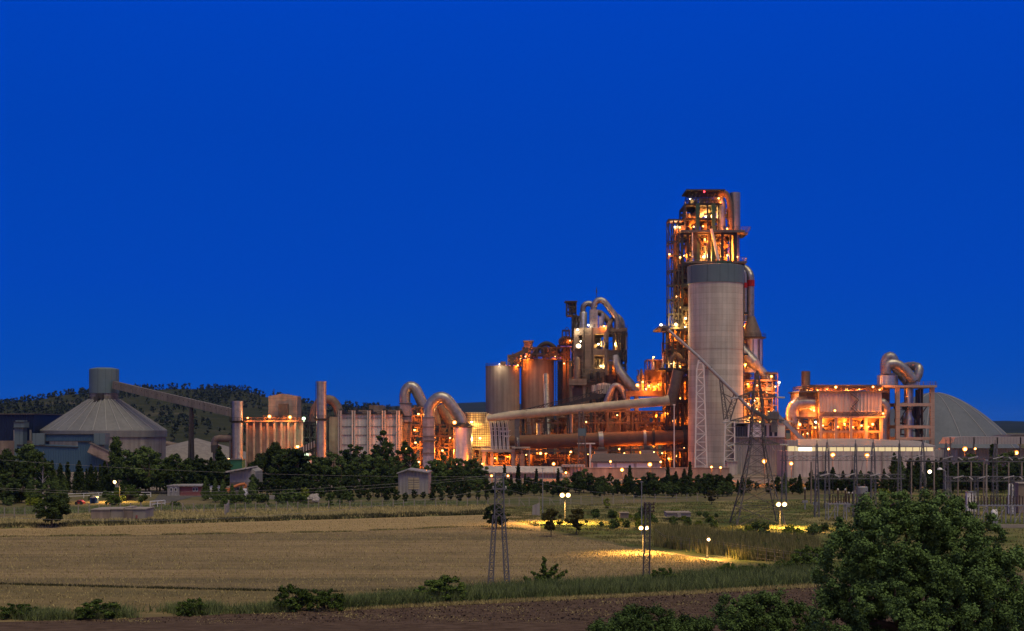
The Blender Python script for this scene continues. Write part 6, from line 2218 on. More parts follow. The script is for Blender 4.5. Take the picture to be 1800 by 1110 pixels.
row([(1305, 832, 'con1'), (1316, 838, 'pine3'), (1297, 842, 'con1'), (1366, 838, 'pine3'), (1380, 832, 'con2'), (1393, 838, 'pine3'), (1406, 836, 'con1'), (1350, 846, 'pine3'), (1330, 848, 'pine1'), (1420, 842, 'pine3'), (1436, 846, 'pine1')], 352, 'dark tree behind the legs of the big pylon', 'trees behind the big pylon')
row([(1426, 818, 'con1'), (1445, 828, 'pine3'), (1464, 822, 'con1'), (1482, 826, 'con1'), (1498, 822, 'con1'), (1513, 826, 'con2'), (1530, 828, 'pine3'), (1554, 820, 'con1'), (1572, 798, 'con1'), (1582, 800, 'con2'), (1600, 802, 'con1'), (1613, 804, 'con1'), (1632, 802, 'con2'), (1645, 800, 'con1'), (1654, 802, 'cyp2')], 372, 'dark conifer behind the substation, before the long white building', 'conifers before the long white building')
row([(x, rn.uniform(828, 842), rn.choice(['pine3', 'pine1', 'pine2'])) for x in range(1450, 1680, 15)], 352, 'dark bushy tree behind the substation gantries', 'bushy trees behind the gantries')
row([(1668, 795, 'con1'), (1690, 806, 'pine3'), (1704, 800, 'broad2'), (1722, 802, 'broad1'), (1744, 781, 'cyp1', 372, 'single black cypress before the low open shed'), (1760, 798, 'broad1'), (1774, 790, 'broad2'), (1792, 800, 'pine3'), (1812, 794, 'broad1')], 372, 'dark rounded tree before the low open shed', 'trees before the open shed')
row([(x, rn.uniform(812, 826), rn.choice(['pine3', 'pine1', 'broad1'])) for x in range(1676, 1830, 14)], 360, 'dark low tree in the row between the open shed and its gantry', 'low trees behind the open shed gantry')

# trees in the fields
d = D(246)
plant('lone1', (D(232).x(93), 232, 0), D(232).z(868), 'single dark round tree standing alone on the edge of the golden field', None, .4, wide=1.15, names=('trunk', 'crown'))
plant('lone1', (D(228).x(873), 228, 0), D(228).z(884), 'dark round tree behind the small lattice pylon at the field edge', None, 2.4, wide=1.1)
plant('olive1', (D(212).x(969), 212, 0), D(212).z(894), 'narrower of two dull olive trees under the brightest field floodlight', None, 1.0, wide=.78)
plant('olive2', (D(216).x(1014), 216, 0), D(216).z(893), 'broader of two dull olive trees under the brightest field floodlight', None, 2.0, wide=.86)
plant('young1', (D(285).x(1067), 285, 0), D(285).z(874), 'yellow green young tree standing alone in the scrub near the fence', None, 2.0)
plant('olive1', (D(300).x(1251), 300, 0), D(300).z(862), 'small flat topped tree against the fence below the tall silo', None, 2.0, cat='tree', wide=1.0)

# bushes along the near field edge
def bush(px, base, top, key, label, rz, wide):
    Y = CAMZ * FPX / (base - HZ)
    d = D(Y)
    plant(key, (d.x(px), Y, 0), d.z(top), label, None, rz, 'bush', wide, ('stems', 'foliage'))


bush(30, 1088, 1058, 'bush1', 'dark bush at the left end of the near field edge', .3, 1.4)
bush(172, 1088, 1054, 'bush2', 'wide low bush, second from the left on the near field edge', 1.3, 1.75)
bush(338, 1082, 1049, 'bush1', 'compact bush, smallest of the row on the near field edge', 2.3, 1.05)
bush(515, 1074, 1026, 'bush2', 'tall bushy shrub forming the left half of the biggest field edge bush', 3.3, 1.1)
bush(572, 1074, 1032, 'bush1', 'shrub forming the right half of the biggest field edge bush', 4.3, 1.0)
bush(776, 1058, 1010, 'bush2', 'dark wide bush beside the small lattice pylon foot', 5.3, 1.35)
bush(1164, 1026, 995, 'bush1', 'small bush at the foot of the thin pylon', 1.3, .95)
for i, (px, b, tp) in enumerate(((1278, 1014, 989), (1310, 1012, 992), (1345, 1010, 990), (1382, 1006, 982), (1412, 1004, 972), (1428, 996, 956))):
    bush(px, b, tp, 'bush1' if i % 2 else 'bush2', ['lowest bush, starting the thicket that leads to the big oak', 'second low bush in the thicket that leads to the big oak', 'dark bush in the middle of the thicket leading to the big oak', 'fourth bush of the thicket, nearing the big oak', 'tall thicket bush close beside the big oak', 'tallest thicket bush, its top touching the big oak'][i], i * 1.1, 1.15)
Y = CAMZ * FPX / (1028 - HZ)
dd = D(Y)
t = thing('juniper', (dd.x(957), Y, 0), 'ragged pointed juniper with several leaning tips in the green grass strip', 'shrub')
rs = np.random.default_rng(5)
cl = []
mb = MB()
for ax, h, n in ((0, 2.7, 14), (1.35, 2.0, 10), (-1.3, 1.2, 8), (2.3, 1.3, 8), (-2.2, .6, 5), (.7, 1.3, 8)):
    mb.tube([(dd.x(957), Y, 0), (dd.x(957) + ax * .6, Y, h * .5), (dd.x(957) + ax, Y, h * .95)], [.09, .06, .02], 5)
    for k in range(n):
        q = (k + .5) / n
        w = .55 * (1 - q) + .1
        cl.append((ax * q ** .7 + rs.normal() * w * .6, rs.normal() * w * .6, h * q + .15, w * .55 + .08))
mb.build('stem', 'bark', t)
c, nn = cloud(cl, 90, rs, flat=1.0, shell=.3)
c[:, 2] = np.maximum(c[:, 2], .05)
o = link('foliage', quads('foliage', c, nn, .15 * rs.uniform(.6, 1.3, len(c)), M['lf_bush'], rs=rs), None, t, WLOC[t.name])

# small shrubs planted over the scrub ground
rn = random.Random(61)
zones = [((130, 268, 874, 884), 10, 'low dark undergrowth shrub near the blue kiosk and cypress stand', 'undergrowth near the blue kiosk'),
         ((402, 620, 872, 888), 26, 'low dark undergrowth shrub around the pale yard wall', 'undergrowth around the yard wall'),
         ((0, 120, 878, 896), 14, 'low dark undergrowth shrub behind the round field tree', 'undergrowth behind the round field tree'),
         ((1035, 1260, 905, 932), 38, 'small round shrub planted in the scrub between the field floodlights', 'shrubs between the field floodlights'),
         ((1300, 1450, 930, 985), 46, 'small round shrub planted in the scrub before the big pylon', 'shrubs before the big pylon'),
         ((1670, 1800, 846, 864), 12, 'round shrub on the slope behind the open shed gantry', 'shrubs behind the open shed gantry'),
         ((1440, 1600, 856, 872), 8, 'round shrub between the substation posts', 'shrubs between the substation posts'),
         ((1730, 1800, 925, 990), 7, 'dark shrub on the dry ground beyond the big oak', 'shrubs beyond the big oak')]
for (x0, x1, y0, y1), n, lab, grp in zones:
    for k in range(n):
        px, py = rn.uniform(x0, x1), rn.uniform(y0, y1)
        p = gp(px, py)
        plant('shrub1' if rn.random() < .8 else 'shrub2', (p.x, p.y, 0), rn.uniform(.8, 1.8) * (1.3 if y1 < 880 else 1) * (1.6 if x0 < 500 else 1), lab, grp, rn.uniform(0, 6), 'shrub', rn.uniform(.6, .95), ('stems', 'foliage'))

# ---- the big oak and two nearer bushes, on the slope below the viewer
def big_crown(name, d, lobes, base, label, cat, n_cl, per, leaf, seed, leafm, trunk=True, names=('trunk', 'crown')):
    rn, rs = random.Random(seed), np.random.default_rng(seed)
    t = thing(name, base, label, cat)
    cl = []
    tot = sum(a * b for _, _, a, b, _ in lobes)
    mb = MB()
    bx, by, bz = base
    for px, py, rx, rz, dy in lobes:
        c = d.p(px, py, dy)
        X, Z = rx * d.s, rz * d.s
        k = int(n_cl * rx * rz / tot)
        for _ in range(k):
            u = rs.normal(size=3)
            u /= np.linalg.norm(u)
            q = rs.uniform(.66, 1.08) if rs.random() < .8 else rs.uniform(.3, .66)
            if u[1] > .75 and rs.random() < .5:
                continue
            p = (c.x + u[0] * X * q, c.y + u[1] * (X + Z) * .5 * q, c.z + u[2] * Z * q)
            if p[2] < ground_z(p[1]) + .2:
                continue
            cl.append((p[0] - bx, p[1] - by, p[2] - bz, rs.uniform(.14, .44)))
        if trunk:
            mb.tube(curve([(bx, by, bz + 1.0), ((bx + c.x) / 2 + rn.uniform(-.3, .3), (by + c.y) / 2, (bz + c.z) / 2 + .6), (c.x, c.y, c.z), (c.x + rn.uniform(-.4, .4), c.y - .8, c.z + Z * .6)], 4), [.26, .24, .22, .2, .18, .16, .14, .12, .1, .08, .07, .05, .03], 8)
    if trunk:
        mb.tube(curve([(bx, by, bz - .4), (bx + .1, by, bz + .8), (bx - .1, by, bz + 2.4)], 4), [.5, .44, .4, .37, .34, .32, .3, .28, .26], 12)
    else:
        for px, py, rx, rz, dy in lobes:
            c = d.p(px, py, dy)
            mb.tube(curve([(bx, by, bz - .2), ((bx + c.x) / 2, by, (bz + c.z) / 2), (c.x, c.y, c.z)], 4), [.12, .11, .1, .09, .08, .07, .06, .05, .03], 7)
    mb.build(names[0], 'bark', t)
    c, nn = cloud(cl, per, rs, up=.3, flat=.85, shell=.4)
    link(names[1], quads(names[1], c, nn, leaf * rs.uniform(.6, 1.25, len(c)), M[leafm], asp=.7, rs=rs), None, t, base)
    return t


d = D(60)
zb = ground_z(60)
big_crown('oak_tree', d, [(1590, 962, 120, 92, 0), (1505, 1000, 68, 88, -.5), (1685, 972, 84, 88, .3), (1745, 1060, 84, 100, -.2), (1560, 1080, 108, 96, -1.3), (1665, 1070, 95, 95, -1.2), (1475, 1085, 58, 80, -.6), (1800, 1120, 60, 80, .4), (1640, 905, 62, 38, .2), (1560, 905, 50, 36, .1)],
          (d.x(1610), 60, zb), 'huge dense green oak filling the near corner of the view', 'tree', 1300, 200, .095, 71, 'lf_big')
d = D(76)
zb = ground_z(76)
big_crown('shrub', d, [(1140, 1094, 66, 26, 0), (1085, 1108, 48, 22, .2), (1205, 1108, 46, 24, .2)], (d.x(1140), 76, zb), 'low rounded green shrub standing apart on the ploughed soil before the big oak', 'shrub', 260, 190, .09, 72, 'lf_big', False, ('stem', 'foliage'))
d = D(70)
zb = ground_z(70)
big_crown('shrub', d, [(1298, 1078, 40, 36, 0), (1350, 1072, 44, 34, .2), (1325, 1108, 68, 34, -.3), (1400, 1104, 40, 40, .3)], (d.x(1325), 70, zb), 'ragged green shrub at the bottom edge, touching the big oak', 'shrub', 280, 190, .09, 73, 'lf_big', False, ('stem', 'foliage'))

# ------------------------------------------------------------------ grasses
rs = np.random.default_rng(3)


def scatter(n, far, near, x0, x1, tuft=0):
    """Points on the plain between two edge lines (pixels), evenly in ground area."""
    out = []
    while len(out) < n:
        px = rs.uniform(x0, x1, n)
        a, b = np.interp(px, *zip(*far)), np.interp(px, *zip(*near))
        Yf, Yn = CAMZ * FPX / (a - HZ), CAMZ * FPX / (b - HZ)
        Y = Yn + (Yf - Yn) * rs.random(n)
        X = (px - 900) * Y / FPX
        P = np.stack([X, Y, np.zeros(n)], 1)
        if tuft:
            keep = (np.sin(X * .9 + 2 * np.sin(Y * .31)) + np.sin(Y * .8 + X * .2) + rs.normal(size=n) * .6) > tuft
            P = P[keep]
        out += list(P)
    return np.array(out[:n])


blades('field_edge_grass', scatter(42000, [(600, 1066), (760, 1048), (900, 1036), (1100, 1028), (1290, 1006), (1440, 1000)], [(600, 1074), (760, 1064), (900, 1057), (1200, 1043), (1440, 1029)], 600, 1440), .95, .05, M['grass_green'], 'tall green grass strip along the near edge of the stubble field', rs)
blades('field_edge_grass', scatter(9000, [(-20, 1087), (300, 1074), (600, 1062)], [(-20, 1096), (300, 1086), (600, 1074)], -20, 600, .3), .8, .045, M['grass_green'], 'patchy green grass between the bushes on the near field edge', rs)
blades('ploughed_edge_grass', scatter(12000, [(560, 1073), (900, 1057), (1200, 1042), (1440, 1028)], [(560, 1077), (900, 1061), (1200, 1047), (1440, 1034)], 560, 1440), .3, .04, M['grass_dry'], 'dry grass fringe on the edge of the ploughed soil', rs)
blades('verge_grass', scatter(36000, [(-20, 912), (160, 904), (400, 896), (640, 891), (860, 888)], [(-20, 931), (300, 922), (560, 914), (860, 904)], -20, 860, -.6), .42, .07, M['grass_dry'], 'pale dry grass bank between the fence and the golden field', rs)
blades('verge_grass', scatter(14000, [(-20, 895), (160, 893), (400, 890), (640, 886), (860, 884)], [(-20, 906), (160, 902), (400, 897), (640, 893), (860, 890)], -20, 860, .2), .6, .07, M['grass_green'], 'green weeds along the fence before the pine belt', rs)
blades('scrub_grass', scatter(70000, [(870, 893), (1100, 886), (1300, 882), (1500, 878), (1800, 862)], [(870, 908), (950, 928), (1010, 940), (1100, 958), (1190, 968), (1300, 984), (1440, 996), (1800, 1006)], 870, 1800, .15), .3, .06, M['grass_mix'], 'dry and green tussock grass over the scrub ground', rs)
blades('reed_grass', scatter(26000, [(1150, 940), (1210, 938), (1300, 950), (1440, 960)], [(1150, 962), (1210, 970), (1300, 985), (1440, 992)], 1150, 1440, -.3), 1.5, .06, M['grass_mix'], 'tall pale reed grass lit by the floodlights at the field corner', rs, .2)
_bank = [(-20, 1027), (300, 1035), (560, 1041), (900, 1035)]
blades('bank_grass', scatter(5000, [(a, b - .8) for a, b in _bank], [(a, b + 1.6) for a, b in _bank], -20, 860, .1), .22, .06, M['grass_dark'], 'thin dark weedy line across the stubble field', rs)
_bank = [(-20, 944), (300, 940), (600, 935), (840, 925), (950, 933)]
blades('bank_grass', scatter(7000, [(a, b - .5) for a, b in _bank], [(a, b + 1.2) for a, b in _bank], -20, 950, .3), .2, .08, M['grass_mix'], 'dark weedy line between the golden strip and the stubble', rs)
_bank = [(-20, 930), (300, 921), (560, 914), (850, 905)]
blades('bank_grass', scatter(9000, [(a, b - 4) for a, b in _bank], [(a, b + .5) for a, b in _bank], -20, 860, -.2), .6, .1, M['grass_dark'], 'dark weedy foot of the dry grass bank', rs)
blades('stubble', scatter(60000, [(-20, 934), (840, 908), (1000, 944), (1150, 970), (1280, 992)], [(-20, 1085), (560, 1062), (900, 1040), (1150, 1024), (1280, 1004)], -20, 1280), .2, .05, M['grass_dry'], 'short cut stubble standing in the field', rs)
blades('soil_weeds', scatter(5000, [(0, 1096), (560, 1076), (900, 1060), (1440, 1034)], [(0, 1112), (1440, 1112)], -20, 1440, .9), .16, .05, M['grass_dry'], 'scattered dry straw on the ploughed soil', rs, 1.0)

# ================================================================== pylons, wires, fences, substation
def pylon_body(mb, d, cx, prof_, n, bw, leg):
    """Tapering four legged tower: prof_ = [(pixel row, half width in pixels)]."""
    for (ya, wa), (yb, wb), k in zip(prof_, prof_[1:], n):
        mb.lattice((d.x(cx), d.Y, d.z(ya)), (d.x(cx), d.Y, d.z(yb)), wa * 2 * d.s, wb * 2 * d.s, k, bw, cross=True, leg=leg)


Y = CAMZ * FPX / (1031 - HZ)
d = D(Y)
t = thing('lattice_pylon', (d.x(877), Y, 0), 'small lattice pylon with spread legs standing in the stubble field', 'pylon')
mb = MB()
for s in (-1, 1):
    mb.lattice((d.x(877 + s * 15), Y - s * .2, 0), (d.x(877 + s * 7.5), Y, d.z(907)), 8.5 * d.s, 6 * d.s, 9, .07, leg=.11)
mb.lattice((d.x(877.5), Y, d.z(912)), (d.x(878), Y, d.z(832)), 17 * d.s, 14 * d.s, 6, .05, cross=True, leg=.1)
mb.build('lattice', 'steel_grid', t)
mb = MB()
for py, w in ((838, 11), (860, 12)):
    mb.bar(d.p(878 - w, py), d.p(878 + w, py), .1)
mb.build('crossarm', 'steel', t)
mb = MB()
for px, py in ((868, 838), (888, 838), (867, 860), (889, 860)):
    mb.lathe(d.x(px), Y, [(.05, d.z(py)), (.09, d.z(py) + .1), (.05, d.z(py) + .16), (.09, d.z(py) + .24), (.03, d.z(py) + .32)], 8)
mb.each('insulator', 'porcelain', t)

Y = CAMZ * FPX / (1015 - HZ)
d = D(Y)
t = thing('lattice_pylon', (d.x(1137), Y, 0), 'thin straight lattice pylon at the reed grass corner of the stubble field', 'pylon')
MB().lattice((d.x(1136), Y, 0), (d.x(1139), Y, d.z(884)), 11 * d.s, 8 * d.s, 15, .045, cross=True, leg=.085).build('lattice', 'steel_mid', t)
mb = MB()
for py in (888, 894, 900):
    mb.bar(d.p(1131, py), d.p(1151, py - 1), .12)
    for px in (1133, 1141, 1149):
        mb.lathe(d.x(px), Y, [(.06, d.z(py - 1)), (.13, d.z(py - 2)), (.06, d.z(py - 3.6)), (.12, d.z(py - 4.4)), (.03, d.z(py - 5))], 8)
mb.each('insulator', 'brownporc', t)

Y = CAMZ * FPX / (922 - HZ)
d = D(Y)
t = thing('big_pylon', (d.x(1331), Y, 0), 'tallest power pylon with three pairs of cross arms before the grey house', 'pylon')
mb = MB()
mb.lattice((d.x(1331), Y, 0), (d.x(1331), Y, d.z(860)), 84 * d.s, 53 * d.s, 2, .1, cross=True, leg=.17)
mb.lattice((d.x(1331), Y, d.z(860)), (d.x(1331), Y, d.z(782)), 53 * d.s, 24 * d.s, 4, .085, cross=True, leg=.15)
mb.lattice((d.x(1331), Y, d.z(782)), (d.x(1331), Y, d.z(690)), 24 * d.s, 14 * d.s, 7, .1, cross=True, leg=.17)
mb.lattice((d.x(1331), Y, d.z(690)), (d.x(1331), Y, d.z(652)), 14 * d.s, 1.5 * d.s, 4, .1, cross=True, leg=.16)
mb.build('lattice', 'steel_mid', t)
for py, w in ((699, 34), (741, 48), (782, 40)):
    mb = MB()
    for s in (-1, 1):
        tip = d.p(1331 + s * w, py - 1)
        for q in (-1, 1):
            mb.bar((d.x(1331 + s * 8), Y + q * .8, d.z(py)), tip, .2)
            mb.bar((d.x(1331 + s * 7), Y + q * .8, d.z(py - 11)), tip, .17)
        for k in range(1, 4):
            a = d.x(1331 + s * (8 + (w - 8) * k / 4))
            mb.bar((a, Y, d.z(py)), (a, Y, d.z(py - 11 * (1 - k / 4))), .09)
            mb.bar((a, Y, d.z(py)), (d.x(1331 + s * (8 + (w - 8) * (k - 1) / 4)), Y, d.z(py - 11 * (1 - (k - 1) / 4))), .08)
    arm = mb.build('crossarm', 'steel_mid', t)
    for s in (-1, 1):
        a = d.p(1331 + s * w, py)
        dx = (-14 if s < 0 else 12) * d.s
        mb = MB()
        b = a + Vector((dx, -1.2, -(1.1 if s < 0 else -.2) * (1 if s > 0 else 0) - .25))
        for k in range(9):
            q = a.lerp(b, (k + .5) / 9)
            u = (b - a).normalized() * .05
            mb.tube([q - u, q + u], .15, 8)
        mb.bar(a, b, .07)
        b2 = a + Vector((-s * 12 * d.s * .7, .8, -1.0))
        mb.bar(a + Vector((-s * 1.5, 0, 0)), b2, .09)
        mb.build('insulator_string', 'porcelain', arm)
PYL = [d.p(1331 + s * w, py) for py, w in ((699, 34), (741, 48), (782, 40)) for s in (-1, 1)]


def wire(a, b, sag, label, r=.025, name='power_line'):
    a, b = Vector(a), Vector(b)
    n = 28
    pts = [a.lerp(b, i / n) - Vector((0, 0, sag * 4 * (i / n) * (1 - i / n))) for i in range(n + 1)]
    mid = pts[0]
    return tag(MB().tube(pts, r, 5).build(name, 'wire', None, loc=mid), label, 'power line')


dp = D(CAMZ * FPX / (1031 - HZ))
wire(D(150).p(-60, 804), dp.p(868, 838), -.0 + .6, 'uppermost thin power line crossing before the blue shed to the small pylon', .011)
wire(D(150).p(-60, 855), dp.p(867, 836), 1.1, 'upper of two close power lines running from the small pylon past the grey barn', .013)
wire(D(150).p(-60, 857), dp.p(868, 839), 1.3, 'lower of two close power lines running from the small pylon past the grey barn', .013)
wire(D(140).p(-60, 906), dp.p(867, 860), 1.6, 'lowest power line, sagging over the concrete reservoir and the fence', .014)
de = D(CAMZ * FPX / (1015 - HZ))
wire(dp.p(889, 860), de.p(1131, 893), .5, 'power line running from the small pylon to the thin pylon', .011)
wire(dp.p(888, 838), D(260).p(1300, 866), 1.5, 'long power line from the small pylon toward the big pylon', .011)

# ---- substation
rn = random.Random(17)


def gantry(d, cols, beam, top, px0, px1, label, post_w=7, spikes=True, hang=True, base=0):
    t = thing('substation_gantry', (d.x((px0 + px1) / 2), d.Y, 0), label, 'gantry')
    for px in cols:
        mb = MB()
        mb.lattice((d.x(px), d.Y, 0), (d.x(px), d.Y, d.z(beam - 4)), (post_w + 2) * d.s, post_w * .8 * d.s, 7, .06, cross=False, leg=.1)
        if spikes:
            mb.lattice((d.x(px), d.Y, d.z(beam - 4)), (d.x(px), d.Y, d.z(top + 6)), post_w * .8 * d.s, post_w * .25 * d.s, 4, .06, leg=.1)
            mb.bar((d.x(px), d.Y, d.z(top + 6)), (d.x(px), d.Y, d.z(top)), .12)
        mb.build('lattice_column', 'steel_grid', t)
    mb = MB()
    n = max(4, int((px1 - px0) / 8))
    mb.lattice((d.x(px0), d.Y, d.z(beam)), (d.x(px1), d.Y, d.z(beam)), 8 * d.s, 8 * d.s, int(n * .7), .065, u=(0, 0, 1), leg=.1)
    mb.build('lattice_beam', 'steel_grid', t)
    if hang:
        xs = [px0 + 12 + k * 22 for k in range(int((px1 - px0 - 12) / 22))]
        for i, px in enumerate(xs):
            if i % 4 == 3:
                continue
            mb = MB()
            a, b = d.p(px, beam - 1, -.6), d.p(px + 12, beam - 6, -2.6)
            if i % 2:
                a, b = d.p(px + 12, beam + 1, -.6), d.p(px, beam - 4, -2.6)
            for k in range(8):
                q = a.lerp(b, (k + .5) / 8)
                u = (b - a).normalized() * .045
                mb.tube([q - u, q + u], .12, 7)
            mb.bar(a, b, .06)
            mb.build('insulator_string', 'porcelain', t)
        mb = MB()
        for px in xs:
            if rn.random() < .5:
                a = d.p(px, beam + 2, -.8)
                x2 = px + rn.choice((-1, 1)) * rn.uniform(8, 20)
                b = Vector((d.x(x2), d.Y - 3, d.z(beam + rn.uniform(40, 58))))
                mb.tube(curve([a, a.lerp(b, .35) + Vector((-.4, 0, -1.0)), a.lerp(b, .75) + Vector((-.2, 0, -.9)), b], 5), .03, 5)
        mb.build('dropper_cable', 'steel_dark', t)
    return t


gantry(D(285), (1378, 1454, 1535, 1622), 806, 772, 1372, 1640, 'tall lattice gantry before the cream window strip of the long building')
gantry(D(290), (1663, 1749, 1830), 808, 774, 1644, 1840, 'tall lattice gantry before the low open shed and the pale dome')
gantry(D(258), (1436, 1504, 1581), 838, 774, 1428, 1590, 'lower front gantry with white insulators beside the oak top', 6)
gantry(D(264), (1668, 1716, 1780, 1840), 842, 830, 1662, 1850, 'low front gantry without spikes, above the long isolator rack', 6, spikes=False)
t = thing('pole_row', (D(300).x(1680), 300, 0), 'line of pale bus posts under a long thin bar behind the gantries', 'bus bar')
d = D(300)
for px in (1426, 1602, 1642, 1684, 1707, 1729, 1773, 1796):
    MB().tube([(d.x(px), 300, 0), (d.x(px), 300, d.z(812))], .17, 8).build('post', 'concrete_mid', t)
MB().bar(d.p(1590, 811), d.p(1830, 812), .3).build('bus_bar', 'steel_dark', t)
t = thing('white_pole', (D(255).x(1734), 255, 0), 'single pale pole standing alone between the gantries of the open shed', 'pole')
MB().tube([(D(255).x(1734), 255, 0), (D(255).x(1734), 255, D(255).z(809))], [.2, .15], 10).build('shaft', 'concrete', t)
MB().box(D(255).x(1734) - .25, D(255).x(1734) + .25, 254.7, 255.3, D(255).z(811), D(255).z(808)).build('cap', 'steel', t)

def breaker(px, base, top, label, grp):
    Y = CAMZ * FPX / (base - HZ)
    d = D(Y)
    x = d.x(px)
    t = thing('circuit_breaker', (x, Y, 0), label, 'breaker', grp)
    zt = d.z(top)
    z0 = zt * .45
    MB().box(x - .12, x + .12, Y - .12, Y + .12, 0, z0).box(x - .5, x + .5, Y - .3, Y + .3, z0 - .5, z0).build('stand', 'steel', t)
    mb = MB()
    n = 9
    prf = []
    for k in range(n):
        a = z0 + (zt - z0) * k / n
        prf += [(.1, a), (.21, a + (zt - z0) / n * .45), (.1, a + (zt - z0) / n * .8)]
    mb.lathe(x, Y, prf, 9)
    mb.each('insulator', 'brownporc', t)
    MB().lathe(x, Y, [(.16, zt), (.2, zt + .15), (.06, zt + .35)], 8).build('terminal', 'porcelain', t)


for i, (px, b, tp) in enumerate(((1415, 896, 860), (1434, 900, 862), (1473, 898, 862), (1486, 900, 862), (1492, 902, 868), (1499, 902, 868), (1506, 902, 868), (1516, 904, 866), (1522, 904, 868))):
    breaker(px, b, tp, 'dark ribbed insulator post on a steel stand beside the oak top', 'insulator posts beside the oak top')
def bus_rack(d, px0, px1, base, rail, top, n, label):
    t = thing('isolator_rack', (d.x((px0 + px1) / 2), d.Y, 0), label, 'switchgear')
    mb = MB()
    for k in range(int((px1 - px0) / 16) + 1):
        px = px0 + k * 16
        mb.bar((d.x(px), d.Y, 0), (d.x(px), d.Y, d.z(rail)), .16).bar((d.x(px), d.Y + 2, 0), (d.x(px), d.Y + 2, d.z(rail)), .16)
        if k % 2:
            mb.bar((d.x(px - 16), d.Y, .2), (d.x(px), d.Y, d.z(rail)), .09)
    mb.box(d.x(px0), d.x(px1), d.Y - .2, d.Y + .1, d.z(rail + 1), d.z(rail - 1)).box(d.x(px0), d.x(px1), d.Y + 1.9, d.Y + 2.1, d.z(rail + 1), d.z(rail - 1))
    mb.build('frame', 'steel', t)
    for k in range(n):
        x = d.x(px0 + 3 + (px1 - px0 - 6) * k / (n - 1))
        z0, z1 = d.z(rail - 1), d.z(top + (k % 3) * 2)
        prf = []
        for j in range(7):
            a = z0 + (z1 - z0) * j / 7
            prf += [(.07, a), (.15, a + (z1 - z0) * .06), (.07, a + (z1 - z0) * .11)]
        MB().lathe(x, d.Y, prf, 8).each('insulator', 'brownporc', t)


bus_rack(D(242), 1688, 1812, 918, 889, 870, 22, 'long steel rack of many upright dark insulators beyond the oak')
bus_rack(D(250), 1456, 1496, 915, 886, 868, 8, 'short steel rack of eight upright insulators near the front gantry')
d = D(262)
t = thing('transformer', (d.x(1515), 262, 0), 'grey drum topped transformer tank beside the front gantry', 'transformer')
MB().lathe(d.x(1515), 262, [(1.1, d.z(868)), (1.1, d.z(857)), (.9, d.z(855.5))], 20).build('tank', 'steel', t)
MB().box(d.x(1508), d.x(1522), 261, 263, 0, d.z(868)).build('stand', 'steel_mid', t)
mb = MB()
for s in (-.5, .5):
    mb.lathe(d.x(1515) + s, 262, [(.1, d.z(855.5)), (.2, d.z(854)), (.08, d.z(851))], 8)
mb.each('bushing', 'brownporc', t)
d = D(275)
t = thing('white_cabinets', (d.x(1709), 275, 0), 'pair of tall pale cabinets behind the isolator rack', 'cabinet')
MB().pbox(d, 1700, 1707, 905, 866, 0, 1).each('cabinet_box', 'whitep', t)
MB().pbox(d, 1709, 1716, 905, 866, 0, 1).each('cabinet_box', 'whitep', t)
MB().pbox(d, 1699.5, 1716.5, 866, 864.6, -.1, 1.1).build('cover', 'steel', t)
d = D(268)
t = thing('white_vent_pipe', (d.x(1777), 268, 0), 'white hooped pipe on a pale block beside the pale pink hut', 'pipe')
MB().tube(curve([d.p(1774, 905), d.p(1774, 860), d.p(1775.5, 852.5), d.p(1778.5, 852.5), d.p(1780, 860), d.p(1780, 905)], 5), .2, 8).build('hoop', 'whitep', t)
MB().pbox(d, 1773, 1781, 905, 872, .3, 1).build('block', 'concrete', t)
d = D(270)
t = thing('pink_hut', (d.x(1798), 270, 0), 'pale pink hut cut off by the edge of the view', 'hut')
MB().pbox(d, 1790, 1830, 905, 851, 0, 4).build('wall', 'concrete_mid', t)
MB().pbox(d, 1789, 1831, 851, 849, -.2, 4.2).build('roof', 'concrete', t)
d = D(236)
t = thing('blue_valve', (d.x(1748), 236, 0), 'white two tank breaker under the long isolator rack', 'breaker')
MB().lathe(d.x(1746), 236, [(.25, d.z(912)), (.4, d.z(907)), (.4, d.z(900)), (.15, d.z(896))], 12).lathe(d.x(1750.5), 236, [(.2, d.z(912)), (.3, d.z(907)), (.3, d.z(900)), (.12, d.z(896))], 12).build('tank', 'whitep', t)
MB().pbox(d, 1743, 1753, 925, 912, -.3, .3).build('stand', 'steel', t)
t = thing('substation_kerb', (D(230).x(1780), 230, 0), 'low pale concrete kerb below the long isolator rack', 'kerb')
MB().pbox(D(230), 1690, 1850, 929, 922, 0, .4).build('kerb_wall', 'concrete', t)

# ---- fence
rn = random.Random(5)
FP = [(-40, 912), (160, 903), (270, 899.5), (388, 903), (460, 899), (560, 896), (660, 894), (760, 892), (850, 890), (930, 889), (1040, 887), (1140, 884), (1240, 881)]
t = thing('field_fence', gp(640, 895), 'long wire fence on pale concrete posts running along the far field edge', 'fence')
px = -30.0
mb = MB()
prev = None
while px < 1240:
    py = np.interp(px, *zip(*FP))
    p = gp(px, py)
    h = 1.75 * rn.uniform(.92, 1.08)
    lean = rn.uniform(-.06, .06)
    b = MB()
    b.bar(p, p + Vector((lean, 0, h)), .15)
    if rn.random() < .12:
        b.bar(p + Vector((1.1, 0, 0)), p + Vector((0, 0, h * .85)), .12)
    b.each('post', 'concrete', t)
    if prev is not None and not 262 < px < 270:
        for k in (.3, .6, .95):
            mb.bar(prev + Vector((0, 0, h * k)), p + Vector((0, 0, h * k)), .025)
    prev = p
    px += 18.4 * rn.uniform(.95, 1.05)
mb.build('fence_wire', 'wire', t)
d = D(CAMZ * FPX / (905 - HZ))
t = thing('gate_panel', (d.x(396), d.Y, 0), 'short grey slatted gate turned across the fence line', 'gate')
mb = MB()
for k in range(14):
    q = k / 13
    p = Vector((d.x(387 + 16 * q), d.Y + 8 - 12 * q, 0))
    mb.bar(p, p + Vector((0, 0, 1.9)), .22, .06)
